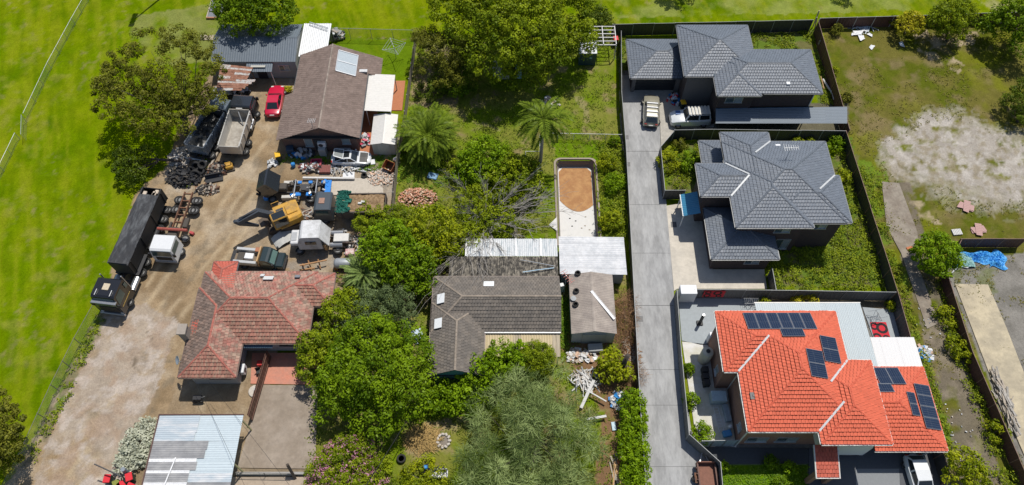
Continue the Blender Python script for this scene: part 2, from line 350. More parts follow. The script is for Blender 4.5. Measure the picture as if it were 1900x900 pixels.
# gardens round the new houses
for p in ([(1225, 280), (1300, 262), (1300, 360), (1240, 352)], [(1420, 430), (1580, 250), (1650, 530), (1430, 535)], [(1500, 90), (1535, 90), (1560, 195), (1520, 195)], [(1395, 60), (1510, 55), (1510, 95), (1395, 90)], [(1140, 70), (1165, 70), (1168, 120), (1142, 130)]):
    paint((.14, .135, .05), p); paint((.1, .16, .018), p, mask=soft(1.1, 163, .42, .56), amount=.9)
paint((.2, .19, .17), [(1255, 545), (1640, 548), (1672, 600), (1760, 840), (1765, 960), (1338, 960), (1338, 862), (1300, 825)], warp=False)
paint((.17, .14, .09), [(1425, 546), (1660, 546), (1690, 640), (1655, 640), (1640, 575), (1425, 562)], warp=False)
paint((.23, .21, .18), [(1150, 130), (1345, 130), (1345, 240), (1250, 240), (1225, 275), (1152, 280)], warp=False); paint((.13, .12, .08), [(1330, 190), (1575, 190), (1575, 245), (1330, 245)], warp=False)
paint((.1, .185, .004), [(1338, 862), (1500, 862), (1500, 960), (1338, 960)], warp=False)
albedo *= (0.86 + 0.28 * fbm(GX, GY, .55, 171, 2))[..., None]
F_ = np.arange((ny - 1) * (nx - 1)); fi = F_ // (nx - 1) * nx + F_ % (nx - 1)
FF = np.stack([fi, fi + 1, fi + nx + 1, fi + nx], 1)
hx0, hx1, hy1, hy0 = at(1032, 330, .1).x + .06, at(1106, 330, .1).x - .06, at(1068, 295, .1).y - .06, at(1068, 452).y
HOLE = [(hx0, hy0), (hx1, hy0), (hx1, hy1 - .35), (hx1 - .35, hy1), (hx0 + .35, hy1), (hx0, hy1 - .35)]     # the pool is dug out
FF = FF[~inside(GX.ravel()[fi] + .11, GY.ravel()[fi] + .11, HOLE)]
POOL = [(1026, 290), (1112, 290), (1112, 448), (1026, 448)]
GZ = (fbm(GX, GY, 1.4, 181, 3) - .5) * .10 - .06
flat_zone = np.zeros_like(GX, dtype=bool)
GZ = np.minimum(GZ, -0.012)
gm = bpy.data.materials.new("ground"); gm.use_nodes = True; t = gm.node_tree; b = t.nodes["Principled BSDF"]; b.inputs["Roughness"].default_value = .95; b.inputs["Specular IOR Level"].default_value = .0
a = _n(t, "ShaderNodeAttribute", attribute_name="albedo"); tc = _n(t, "ShaderNodeTexCoord")
n1 = _n(t, "ShaderNodeTexNoise"); n1.inputs["Scale"].default_value = 5.0; n1.inputs["Detail"].default_value = 9; n1.inputs["Roughness"].default_value = .8
t.links.new(tc.outputs["Object"], n1.inputs["Vector"]); mr = _n(t, "ShaderNodeMapRange"); mr.inputs[1].default_value = .3; mr.inputs[2].default_value = .7; mr.inputs[3].default_value = .74; mr.inputs[4].default_value = 1.26
hs = _n(t, "ShaderNodeHueSaturation"); t.links.new(n1.outputs["Fac"], mr.inputs[0]); t.links.new(mr.outputs[0], hs.inputs["Value"]); t.links.new(a.outputs["Color"], hs.inputs["Color"]); t.links.new(hs.outputs[0], b.inputs["Base Color"])
bp = _n(t, "ShaderNodeBump"); bp.inputs["Strength"].default_value = .8; bp.inputs["Distance"].default_value = .12; t.links.new(n1.outputs["Fac"], bp.inputs["Height"]); t.links.new(bp.outputs[0], b.inputs["Normal"])
me = npmesh("ground", np.stack([GX, GY, GZ], -1).reshape(-1, 3), FF, [gm], smooth=True)
ca = me.color_attributes.new("albedo", 'FLOAT_COLOR', 'POINT'); ca.data.foreach_set("color", np.concatenate([albedo, np.ones((ny, nx, 1))], -1).astype(np.float32).ravel())
tag(link("ground", me), kind="structure")
# ---------------------------------------------------------------- paved sheets (each above the one below)
CONC = mat("concrete_grey", (.25, .25, .247), .85, vary=.23, scale=.8, bump=.004, bscale=30, col2=(.34, .34, .335), stretch=(1, .3, 1))
CREAM = mat("concrete_cream", (.55, .5, .42), .85, vary=.14, scale=.7, bump=.004, bscale=30, col2=(.47, .43, .365))
def slab(name, pts, m, z=0.03, th=.12, joints=None, world=False, **kw):
    P = pts if world else world_poly(pts); mb = MB().prism(P, z - th, z); o = mb.build(name, m); tag(o, kind="structure", **kw); return o
JOINT = mat("joint", (.06, .06, .06), .9)
slab("driveway", [(1152, 190), (1222, 190), (1226, 280), (1236, 372), (1250, 540), (1253, 600), (1283, 800), (1318, 862), (1318, 960), (1198, 960), (1185, 760), (1160, 290)], CONC, .03)
slab("forecourt", [(1222.5, 180), (1325, 180), (1325, 236), (1256, 236), (1226.5, 272)], mat("forecourt_concrete", (.42, .39, .34), .85, vary=.16, scale=.8, bump=.004, col2=(.34, .32, .28)), .03)
slab("garage_apron", [(1152, 140), (1268, 140), (1325, 180), (1222, 180), (1222, 189.5), (1152, 189.5)], mat("forecourt_concrete", (0, 0, 0)), .03)
slab("forecourt", [(1236.5, 382), (1300, 372), (1322, 500), (1418, 500), (1423, 536), (1256, 536), (1250.5, 540)], CREAM, .034)
for y in (790 / 2.8125 + 0, 567, 685, 772, 870):
    pass
def joint_line(p, q, w=.05, z=.036): 
    a_, b_ = at(*p), at(*q); d = (b_ - a_).normalized(); n = Vector((-d.y, d.x, 0)) * w / 2
    o = MB().face(a_ + n + Vector((0, 0, z)), a_ - n + Vector((0, 0, z)), b_ - n + Vector((0, 0, z)), b_ + n + Vector((0, 0, z))).build("expansion_joint", JOINT); tag(o, kind="structure")
for p, q in (((1158, 281), (1226, 281)), ((1177, 567), (1249, 567)), ((1183, 686), (1262, 686)), ((1187, 752), (1272, 752)), ((1193, 866), (1314, 866)), ((1171, 470), (1242, 470)), ((1164, 380), (1235, 380))): joint_line(p, q, .045 if q[1] in (281, 567) else .025)
for i, (px, py) in enumerate(((1161, 255), (1164, 305), (1187, 592))):
    c = at(px, py); mb = MB().box(c.x - .32, c.y - .3, .02, c.x + .32, c.y + .3, .038)
    solo(mb, "drain_cover", mat("iron_dark", (.1, .1, .1), .6, .3), ["grey drain cover in the driveway nearest the parked cars", "grey drain cover in the driveway just below the upper joint", "grey drain cover in the driveway beside the fibro garage"][i], "drain cover", "drain covers along the driveway")
c = at(1250, 417); solo(MB().box(c.x - .3, c.y - .35, .02, c.x + .3, c.y + .35, .042), "drain_cover", mat("iron_dark", (.1, .1, .1)), "dark drain cover in the pale forecourt of the middle house", "drain cover")
# orange house grounds
slab("patio", [(1258, 545), (1420, 548), (1420, 640), (1300, 640), (1265, 632)], mat("patio_grey", (.3, .33, .345), .8, vary=.12, scale=.8), .03)
slab("side_path", [(1265.5, 634), (1330, 641), (1345, 700), (1366, 830), (1308, 818), (1288, 790)], mat("path_pale", (.6, .59, .57), .8, vary=.1, scale=.8, col2=(.5, .48, .4)), .03)
slab("front_path", [(1310, 830), (1500, 832), (1500, 860), (1338, 861)], mat("asphalt_dark", (.06, .065, .07), .85, vary=.2), .03)
slab("carport_drive", [(1500.5, 832), (1745, 836), (1770, 960), (1500.5, 960)], mat("drive_dark", (.085, .09, .1), .8, vary=.15), .03)
slab("drive_panel", [(1588, 870), (1668, 870), (1672, 960), (1588, 960)], mat("drive_panel", (.2, .21, .22), .8, vary=.1), .036)
slab("side_terrace", [(1600, 570), (1655, 575), (1690, 640), (1625, 640)], mat("patio_grey", (0, 0, 0)), .03)
# red house courtyard
slab("tiled_patio", [(468, 655), (575, 655), (575, 714), (465, 712)], mat("tile_pink", (.52, .2, .13), .75, vary=.18, scale=1.2, col2=(.44, .2, .14)), .03)
slab("courtyard", [(488, 714.5), (590, 715), (585, 870), (440, 868)], mat("courtyard_concrete", (.3, .25, .2), .9, vary=.2, scale=.5, col2=(.24, .195, .15), bump=.004), .03)
slab("footpath", [(430, 885), (600, 885), (600, 960), (420, 960)], mat("footpath_concrete", (.36, .29, .22), .9, vary=.2, scale=.6), .03)
slab("yard_slab", [(605, 331), (708, 331), (712, 362), (605, 362)], mat("slab_pale", (.46, .41, .34), .9, vary=.18, scale=.8), .04)
slab("patio_strip", [(672, 205), (700, 205), (700, 288), (668, 288)], mat("brick_orange_pave", (.42, .16, .075), .85, vary=.25, scale=2), .03)
slab("patio_strip", [(732, 150), (752, 150), (746, 205), (726, 205)], mat("brick_orange_pave", (0, 0, 0)), .03)
slab("old_path", [(1636, 337), (1668, 340), (1702, 430), (1706, 500), (1742, 600), (1720, 610), (1672, 470), (1645, 420)], mat("old_concrete", (.19, .155, .12), .95, vary=.28, scale=.6, col2=(.26, .225, .18)), .02)
slab("cream_slab", [(1772, 527), (1833, 528), (1868, 610), (1905, 705), (1960, 850), (1908, 862), (1838, 700)], mat("slab_cream", (.48, .41, .28), .9, vary=.2, scale=.5, col2=(.36, .31, .22)), .03)
# ---------------------------------------------------------------- grass tufts and weeds as stuff
def leaves(P, N, size, aspect=.5, tint=None, rs=None, droop=0.0):
    """diamond leaves at points P with normals N"""
    rs = rs or np.random.RandomState(3); n = len(P)
    t_ = rs.normal(size=(n, 3)); t_ -= (t_ * N).sum(1, keepdims=True) * N; t_ /= np.linalg.norm(t_, axis=1, keepdims=True) + 1e-9
    bt = np.cross(N, t_); s = (size * rs.uniform(.65, 1.35, (n, 1)))
    a_ = t_ * s * .5; b_ = bt * s * .5 * aspect
    V = np.stack([P - a_, P + b_ - a_ * .1, P + a_ - np.array([0, 0, droop]) * s, P - b_ - a_ * .1], 1).reshape(-1, 3)
    F = np.arange(4 * n).reshape(n, 4)
    return V, F, None if tint is None else np.repeat(tint, 4)
def scatter(poly, dens, rs, zone=None):
    W = np.array(world_poly(poly)); lo, hi = W.min(0), W.max(0); n = int((hi - lo).prod() * dens)
    X = rs.uniform(lo[0], hi[0], n); Y = rs.uniform(lo[1], hi[1], n); k = inside(X, Y, [tuple(p) for p in W])
    X, Y = X[k], Y[k]
    if zone is not None:
        q = zone(X, Y); X, Y = X[q], Y[q]
    return X, Y
def weeds(name, poly, dens, hmax, m, lsize, seed, clump=.45, scale=1.0, per=9, avoid=None):
    rs = np.random.RandomState(seed); X, Y = scatter(poly, dens, rs, lambda x, y: fbm(x, y, scale * 1.6, seed, 3) + rs.uniform(-.1, .1, len(x)) > clump)
    q = ~inside(X, Y, world_poly(POOL)); X, Y = X[q], Y[q]
    if avoid: q = ~inside(X, Y, world_poly(avoid)); X, Y = X[q], Y[q]
    n = len(X); H = hmax * (.25 + .75 * np.clip((fbm(X, Y, scale * 1.6, seed, 3) - clump) * 4, 0, 1)) * rs.uniform(.5, 1.15, n)
    Xr = np.repeat(X, per); Yr = np.repeat(Y, per); Hr = np.repeat(H, per); k = len(Xr)
    P = np.stack([Xr + rs.normal(0, .11, k) * (1 + Hr), Yr + rs.normal(0, .11, k) * (1 + Hr), Hr * rs.uniform(.15, 1, k) - .02], 1)
    N = rs.normal(size=(k, 3)); N[:, 2] = np.abs(N[:, 2]) + 1.3; N /= np.linalg.norm(N, axis=1, keepdims=True)
    tint = np.clip(np.repeat(rs.uniform(.1, .9, n), per) + rs.normal(0, .18, k), 0, 1)
    V, F, T = leaves(P, N, lsize, .5, tint, rs)
    return tag(link(name, npmesh(name, V, F, [m], tint=T)), kind="stuff")
WEED = leaf_mat("weed_leaf", (.08, .13, .006), (.29, .34, .02)); DRYG = leaf_mat("dry_grass_leaf", (.12, .13, .02), (.26, .22, .06)); FGR = leaf_mat("field_grass_leaf", (.07, .17, .008), (.22, .32, .03))
weeds("weed_patch", [(1420, 470), (1500, 440), (1560, 300), (1545, 255), (1572, 252), (1648, 528), (1640, 540), (1430, 540)], 16, .75, WEED, .2, 201, .34, per=8)
weeds("weed_patch", [(1228, 285), (1255, 262), (1300, 262), (1296, 330), (1270, 350), (1240, 352)], 16, .5, WEED, .18, 203, .36)
weeds("weed_patch", [(1110, 262), (1150, 262), (1165, 440), (1112, 440)], 16, .9, WEED, .2, 205, .34)
weeds("weed_patch", [(1585, 300), (1632, 330), (1650, 450), (1700, 600), (1780, 860), (1760, 860), (1672, 545)], 12, .7, WEED, .2, 207, .42)
weeds("weed_patch", [(1740, 520), (1760, 560), (1900, 905), (1850, 905), (1800, 740), (1738, 580)], 12, .8, WEED, .2, 209, .4)
weeds("dry_grass", LOT, 5, .12, DRYG, .17, 211, .47, 2.0, per=4, avoid=SAND)
weeds("yard_grass", YARD, 8, .22, leaf_mat("yard_grass_leaf", (.1, .16, .008), (.25, .27, .04)), .18, 213, .4, 1.5, per=4)
weeds("yard_grass", [(1338, 866), (1500, 866), (1500, 950), (1338, 950)], 30, .12, FGR, .16, 215, .1, 1.0, per=4)
weeds("yard_grass", [(1395, 62), (1510, 58), (1545, 130), (1560, 195), (1528, 195), (1500, 92), (1395, 88)], 15, .4, WEED, .18, 217, .35)
weeds("yard_grass", [(1140, 72), (1160, 72), (1164, 130), (1148, 140)], 12, .4, WEED, .18, 219, .4)
weeds("weed_patch", [(182, 580), (196, 590), (125, 745), (60, 868), (30, 868)], 8, .4, WEED, .2, 221, .5, .8)
weeds("weed_patch", [(518, 288), (735, 285), (735, 312), (690, 318), (520, 300)], 12, .3, FGR, .18, 223, .5, .7)
weeds("weed_patch", [(330, 300), (370, 265), (400, 300), (350, 345), (300, 350)], 8, .4, WEED, .2, 225, .5, .7)
weeds("weed_patch", [(735, 250), (775, 250), (835, 330), (820, 350), (740, 345)], 12, .5, FGR, .2, 227, .4, .8)

weeds("weed_patch", [(1039, 552), (1053, 552), (1053, 645), (1039, 645)], 30, .3, FGR, .18, 231, .2, .8)
# ================================================================ ROOFS AND HOUSES
def clip(poly, inside_fn, inter):
    out = []
    for i in range(len(poly)):
        a, b = poly[i], poly[(i + 1) % len(poly)]; ia, ib = inside_fn(a), inside_fn(b)
        if ia: out.append(a)
        if ia != ib: out.append(inter(a, b))
    return out
def clip_convex(poly, hull):
    for i in range(len(hull)):
        (x1, y1), (x2, y2) = hull[i], hull[(i + 1) % len(hull)]; nx_, ny_ = -(y2 - y1), x2 - x1
        f = lambda p: (p[0] - x1) * nx_ + (p[1] - y1) * ny_
        def inter(a, b):
            fa, fb = f(a), f(b); t_ = fa / (fa - fb); return (a[0] + (b[0] - a[0]) * t_, a[1] + (b[1] - a[1]) * t_)
        poly = clip(poly, lambda p: f(p) >= 0, inter)
        if len(poly) < 3: return []
    return poly
def tile_plane(mb, A, B, top, tw=.30, th=.34, lift=.065, rr=rnd, hidden=None):
    """courses of tiles over the roof plane with eave A->B and the remaining corners top (counter-clockwise)"""
    A = Vector(A); B = Vector(B); u = (B - A).normalized(); pts = [A, B] + [Vector(p) for p in top]
    nrm = u.cross(pts[-1] - A).normalized(); v = nrm.cross(u).normalized()
    H2 = [((p - A).dot(u), (p - A).dot(v)) for p in pts]; um = max(h[0] for h in H2); un = min(h[0] for h in H2); vm = max(h[1] for h in H2)
    mb.face(*[p - nrm * .03 for p in pts])
    edges = []
    for i in range(len(H2)):
        (x1, y1), (x2, y2) = H2[i], H2[(i + 1) % len(H2)]; L = math.hypot(x2 - x1, y2 - y1)
        if L > 1e-6: edges.append((x1, y1, -(y2 - y1) / L, (x2 - x1) / L))
    for r in range(int(math.ceil(vm / th))):
        v0 = r * th; v1 = v0 + th; off = (r % 2) * tw * .5
        for c in range(int((um - un) / tw) + 2):
            u0 = un - off + c * tw + .012; u1 = u0 + tw - .024
            q = [(u0, v0), (u1, v0), (u1, v1), (u0, v1)]; mn = 9; far = False
            for ex, ey, nx_, ny_ in edges:
                ds = [(p[0] - ex) * nx_ + (p[1] - ey) * ny_ for p in q]
                if max(ds) <= 1e-4: far = True; break
                mn = min(mn, min(ds))
            if far: continue
            whole = mn >= -1e-6
            if not whole:
                q = clip_convex(q, H2)
                if len(q) < 3: continue
            if hidden:
                pc = A + u * (sum(p[0] for p in q) / len(q)) + v * (sum(p[1] for p in q) / len(q))
                if hidden(pc): continue
            jl = lift * rr.uniform(.85, 1.2); tilt = rr.uniform(-.006, .006)
            h = lambda p: .008 + (jl - .008) * (1 - (p[1] - v0) / th) + tilt * (p[0] - u0) / tw
            P = [A + u * p[0] + v * p[1] + nrm * h(p) for p in q]
            lo = [i for i, p in enumerate(q) if abs(p[1] - v0) < 1e-5]
            if len(lo) == 2 and whole:
                a_, b_ = A + u * q[0][0] + v * v0 - nrm * .01, A + u * q[1][0] + v * v0 - nrm * .01
                i0 = len(mb.v); up = nrm * (.016 if lift < .1 else .022); lw, hg = [], []
                for f_, e_ in ((0, 0), (.45, 0), (.72, 1), (1, .1)): lw.append(P[0].lerp(P[1], f_) + up * e_); hg.append(P[3].lerp(P[2], f_) + up * e_)
                mb.v += [tuple(p) for p in lw + hg] + [tuple(a_), tuple(b_)]      # a flat pan and a roll
                mb.f += [(i0 + k, i0 + k + 1, i0 + 5 + k, i0 + 4 + k) for k in range(3)] + [(i0 + 8, i0 + 9, i0 + 3, i0 + 2, i0 + 1, i0)]; mb.m += [mb.cur] * 4
            else: mb.face(*P)
class Hip:
    """hip roof over a rectangle; sides named in gable get a gable instead"""
    def __init__(s, x0, y0, x1, y1, z, p, gable="", along=None):
        s.h = (x1 - x0 >= y1 - y0) if along is None else along == "x"
        s.r = (x0, y0, x1, y1); s.z = z; s.p = p; s.g = gable
        if s.h:
            d = (y1 - y0) / 2; ym = (y0 + y1) / 2; s.R0 = Vector((x0 if 'w' in gable else x0 + d, ym, z + d * p)); s.R1 = Vector((x1 if 'e' in gable else x1 - d, ym, z + d * p))
        else:
            d = (x1 - x0) / 2; xm = (x0 + x1) / 2; s.R0 = Vector((xm, y0 if 's' in gable else y0 + d, z + d * p)); s.R1 = Vector((xm, y1 if 'n' in gable else y1 - d, z + d * p))
        s.c = [Vector((x0, y0, z)), Vector((x1, y0, z)), Vector((x1, y1, z)), Vector((x0, y1, z))]
    def height(s, x, y):
        x0, y0, x1, y1 = s.r
        if x < x0 or x > x1 or y < y0 or y > y1: return -1
        d = [99 if 'w' in s.g else x - x0, 99 if 'e' in s.g else x1 - x, 99 if 's' in s.g else y - y0, 99 if 'n' in s.g else y1 - y]
        return s.z + min(d) * s.p
    def planes(s):
        a, b, c, d = s.c; R0, R1 = s.R0, s.R1; x0, y0, x1, y1 = s.r
        if s.h: P = [('s', a, b, [R1, R0]), ('n', c, d, [R0, R1]), ('w', d, a, [R0]), ('e', b, c, [R1])]
        else: P = [('w', d, a, [R0, R1]), ('e', b, c, [R1, R0]), ('s', a, b, [R0]), ('n', c, d, [R1])]
        return [(A, B, T) for k, A, B, T in P if k not in s.g]
    def ridges(s):
        a, b, c, d = s.c; R0, R1 = s.R0, s.R1; L = [(R0, R1)]
        if s.h:
            if 'w' not in s.g: L += [(a, R0), (d, R0)]
            if 'e' not in s.g: L += [(b, R1), (c, R1)]
        else:
            if 's' not in s.g: L += [(a, R0), (b, R0)]
            if 'n' not in s.g: L += [(c, R1), (d, R1)]
        return L
def gutter(mb, a, b, w=.12, h=.11):
    a = Vector(a); b = Vector(b); d = (b - a).normalized(); n = Vector((d.y, -d.x, 0))
    mb.bar(a + n * w * .5 + Vector((0, 0, -.07)), b + n * w * .5 + Vector((0, 0, -.07)), w, h)
def tiled_roof(parent, hips, tile_m, cap_m, gut_m, valley_m=None, tw=.30, th=.34, valleys=(), lift=.065, plane_m=None):
    """one roof part with its tiles, ridge caps, gutter and valley irons as sub-parts"""
    ref = ORI[parent.name]
    deck = MB().use(mat("roof_deck", (.05, .05, .05), .9)); tiles = MB().use(tile_m); caps = MB().use(cap_m); runs = []
    for i, h in enumerate(hips):
        oth = [o for j, o in enumerate(hips) if j != i]
        hid = lambda p: any(o.height(p.x, p.y) > p.z + .14 for o in oth)
        for A, B, T in h.planes():
            if plane_m: tiles.use(plane_m(A, B))
            tile_plane(tiles, A, B, T, tw, th, hidden=hid, lift=lift)
            d = (B - A); n = max(2, int(d.length / .3)); run = None
            for k in range(n + 1):
                p = A + d * (k / n); nn = Vector((d.y, -d.x, 0)).normalized() * .06; ok = not any(o.height(p.x + nn.x, p.y + nn.y) >= p.z - .05 for o in oth)
                if ok and run is None: run = p
                if (not ok or k == n) and run is not None:
                    if (p - run).length > .2: runs.append((run, p))
                    run = None
        for P, Q in h.ridges():
            d = Q - P; L = d.length; 
            if L < .3: continue
            dn = d / L; sd = dn.cross(Vector((0, 0, 1))).normalized(); n = max(1, int(round(L / .42)))
            for k in range(n):
                a_, b_ = P + d * (k / n), P + d * ((k + 1) / n) + dn * .03; mid = (a_ + b_) / 2
                if any(o.height(mid.x, mid.y) > mid.z + .03 for o in oth): continue
                up = Vector((0, 0, 1)); z0 = .085 + rnd.uniform(-.008, .01); ww = .12
                ra = [a_ + sd * ww * math.cos(t_) + up * (z0 - .1 + .11 * math.sin(t_)) for t_ in (0, .9, 1.57, 2.24, math.pi)]; rb = [b_ + sd * ww * math.cos(t_) * .95 + up * (z0 - .115 + .11 * math.sin(t_)) for t_ in (0, .9, 1.57, 2.24, math.pi)]
                caps.loft([rb, ra], close=False, caps=False); caps.face(*ra)
        deck.face(*[c + Vector((0, 0, -.16)) for c in h.c])
        for k in range(4):
            a_, b_ = h.c[k], h.c[(k + 1) % 4]; 
            deck.face(a_ + Vector((0, 0, -.16)), b_ + Vector((0, 0, -.16)), b_ + Vector((0, 0, -.03)), a_ + Vector((0, 0, -.03)))
    roof = deck.build("roof", None, parent); tiles.build("roof_tiles", None, roof, kind="stuff"); caps.build("ridge_caps", None, roof, kind="stuff"); 
    for a_, b_ in runs: g = MB().use(gut_m); gutter(g, a_, b_); g.build("gutter", None, roof)
    if valleys:
        for P, Q in valleys:
            P, Q = Vector(P), Vector(Q); MB().use(valley_m).bar(P + Vector((0, 0, .115)), Q + Vector((0, 0, .115)), .17, .04).build("valley_flashing", None, roof)
    return roof
def valley_pts(h1, h2, x, y, dx, dy, L):
    """from the inner corner (x,y) run along the 45 degree valley"""
    z = h1.z; P = (x, y, z); s_ = 1 / math.sqrt(2); return P, (x + dx * L, y + dy * L, z + L * h1.p)
def walls(parent, rect, z0, z1, m, name="wall"):
    x0, y0, x1, y1 = rect; return MB().box(x0, y0, z0, x1, y1, z1).build(name, m, parent)
WINFRAME = mat("aluminium_frame", (.55, .56, .57), .4, .6, .05); DARKFRAME = mat("dark_frame", (.03, .03, .035), .5)
GLASS = glass_mat("window_glass", (.06, .09, .1)); GLASS_L = glass_mat("curtained_glass", (.25, .3, .32), .15); BLIND = mat("window_blind", (.55, .56, .54), .8)
def window(parent, face, x, y, z, wd, ht, n=2, frame=None, glass=None, name="window"):
    """window set in a wall face ('s','n','w','e') with centre x,y,z; frame proud of the wall, panes recessed in it"""
    fm = frame or WINFRAME; mb = MB().use(fm); f = .06; D = .07
    ax = {'s': (Vector((1, 0, 0)), Vector((0, -1, 0))), 'n': (Vector((-1, 0, 0)), Vector((0, 1, 0))), 'w': (Vector((0, -1, 0)), Vector((-1, 0, 0))), 'e': (Vector((0, 1, 0)), Vector((1, 0, 0)))}[face]
    u, nn = ax; c = Vector((x, y, z)); up = Vector((0, 0, 1))
    def b3(u0, u1, z0, z1, d0, d1, M=mb):
        M.raw([c + u * a_ + up * b_ + nn * d_ for d_ in (d0, d1) for b_ in (z0, z1) for a_ in (u0, u1)], [(0, 2, 3, 1), (4, 5, 7, 6), (0, 1, 5, 4), (2, 6, 7, 3), (0, 4, 6, 2), (1, 3, 7, 5)])
    W, Ht = wd / 2, ht / 2
    b3(-W, W, Ht - f, Ht, -.02, D); b3(-W - .05, W + .05, -Ht, -Ht + f, -.02, D + .06); b3(-W, -W + f, -Ht + f, Ht - f, -.02, D); b3(W - f, W, -Ht + f, Ht - f, -.02, D)
    for k in range(1, n): xx = -W + wd * k / n; b3(xx - f / 2, xx + f / 2, -Ht + f, Ht - f, -.02, D - .01)
    o = mb.build(name, None, parent)
    for k in range(n):
        g = MB().use((GLASS_L if (k == n - 1 and glass is None) else (glass or GLASS)))
        a0, a1 = -W + wd * k / n + f * .5, -W + wd * (k + 1) / n - f * .5; b3(a0, a1, -Ht + f, Ht - f, .012, .03, g); g.build("pane", None, o)
    return o
SLATE = mat("slate_tile", (.118, .138, .168), .5, vary=.1, scale=2, island=.09); SLATECAP = mat("slate_cap", (.1, .116, .14), .55, vary=.1, island=.1)
DARKGUT = mat("gutter_dark", (.09, .095, .1), .4, .3); WHITEMETAL = mat("valley_white", (.5, .51, .51), .45, .2, .1)
DBRICK = brick_mat("brick_dark", (.085, .052, .045), (.055, .04, .038), (.1, .09, .085)); GREYREND = mat("render_grey", (.14, .13, .125), .85, vary=.08)
def downpipe(parent, x, y, z0, z1, m): MB().box(x - .05, y - .04, z0, x + .05, y + .04, z1).build("downpipe", m, parent)
# ---------------- house at the top right (house with the double garage)
P4 = .40
h3 = thing("brick_house", "dark two storey brick house with garage, farthest back on the shared driveway", "house", (23, 60, 0), "grey roofed brick houses on the driveway")
A3 = Hip(19.18, 59.12, 27.42, 67.14, 5.4, P4); B3 = Hip(22.62, 56.62, 33.96, 63.22, 5.4, P4); C3 = Hip(22.42, 56.28, 27.22, 62.4, 5.4, P4); G3 = Hip(13.68, 61.25, 21.2, 67.47, 2.85, P4)
tiled_roof(h3, [A3, B3, C3], SLATE, SLATECAP, DARKGUT, WHITEMETAL, valleys=[valley_pts(A3, B3, 22.42, 59.12, .15, .15, .6)])
tiled_roof(h3, [G3], SLATE, SLATECAP, DARKGUT)
walls(h3, (19.7, 59.62, 26.92, 66.64), 0, 5.3, DBRICK); walls(h3, (22.92, 57.1, 33.46, 62.7), 0, 5.305, DBRICK); walls(h3, (22.94, 56.8, 26.7, 57.1), 0, 5.295, DBRICK)
MB().box(19.69, 59.6, .02, 22.9, 59.64, 5.29).build("wall_panel", GREYREND, h3)
# garage walls with open door bay
mb = MB().use(GREYREND); mb.box(14.1, 61.75, 0, 14.5, 62.1, 2.75).box(19.2, 61.75, 0, 19.68, 62.1, 2.75).box(14.5, 61.75, 2.3, 19.2, 62.1, 2.76); mb.use(DBRICK).box(14.1, 62.1, 0, 19.69, 67.0, 2.74); mb.build("garage_wall", None, h3)
gd = MB().use(mat("garage_door_dark", (.03, .033, .036), .5)); [gd.box(14.5, 62.02 - .03 * (k % 2) * 0, .02 + k * .57, 19.2, 62.06, .57 + k * .57 - .02, .01) for k in range(4)]; gd.build("garage_door", None, h3)
window(h3, 's', 24.6, 56.8, 4.35, 1.9, 1.2); window(h3, 's', 24.8, 56.8, 1.5, 1.8, 1.2); window(h3, 's', 30.2, 57.1, 1.45, 2.4, 1.3)
downpipe(h3, 33.35, 57.02, 2.9, 5.25, WHITEMETAL)
CORR_D = mat("awning_grey", (.17, .2, .23), .6, 0, .08)
def corrugated(mb, A, B, C_, D, pitch=.2, amp=.018, shape='sin'):
    """ribbed sheet A-B (low edge) to D-C (high edge); ribs run from A to D"""
    A, B, C_, D = map(Vector, (A, B, C_, D)); nrm = (B - A).cross(D - A).normalized(); W = (B - A).length; n = max(2, int(W / pitch)); V = []
    sub = 4
    for k in range(n * sub + 1):
        t_ = k / (n * sub); ph = (k % sub) / sub
        hgt = amp * math.sin(2 * math.pi * ph) if shape == 'sin' else (amp * 2 if ph in (.25,) else 0)
        V += [A + (B - A) * t_ + nrm * hgt, D + (C_ - D) * t_ + nrm * hgt]
    mb.raw(V, [(2 * k, 2 * k + 2, 2 * k + 3, 2 * k + 1) for k in range(n * sub)])
def sheets(parent, A, B, C_, D, m, n, name="roof_sheet", mats=None, **kw):
    """roof of n separate ribbed sheets laid side by side with small overlaps"""
    A, B, C_, D = map(Vector, (A, B, C_, D)); out = []
    for k in range(n):
        t0, t1 = k / n, (k + 1) / n + (.004 if k < n - 1 else 0); up = Vector((0, 0, .006 * (k % 2)))
        mb = MB(); corrugated(mb, A + (B - A) * t0 + up, A + (B - A) * t1 + up, D + (C_ - D) * t1 + up, D + (C_ - D) * t0 + up, **kw)
        out.append(mb.build(name, (mats[k % len(mats)] if mats else m), parent))
    return out
aw = thing("metal_awning", "long grey ribbed awning along the front of the farthest dark house", "awning", (30, 56, 0))
q = [at(1328, 229, 2.5), at(1572, 229, 2.5), at(1572, 198, 2.75), at(1328, 202, 2.75)]
for k in range(6):
    a_, b_, c_, d_ = q[0].lerp(q[1], k / 6), q[0].lerp(q[1], (k + 1) / 6), q[3].lerp(q[2], (k + 1) / 6), q[3].lerp(q[2], k / 6); mb = MB(); corrugated(mb, d_, a_, b_, c_, .2, .015); mb.build("roof_sheet", CORR_D, aw)
for k in (0, .33, .66, 1): p = q[0].lerp(q[1], k); MB().box(p.x - .04, p.y + .05, 0, p.x + .04, p.y + .13, 2.45).build("post", DARKFRAME, aw); MB().bar(q[3] + Vector((0, .02, .05)), q[2].lerp(q[3], .26) + Vector((0, .02, .05)), .08).build("flashing", mat("flashing_blue", (.2, .33, .5), .4), aw)
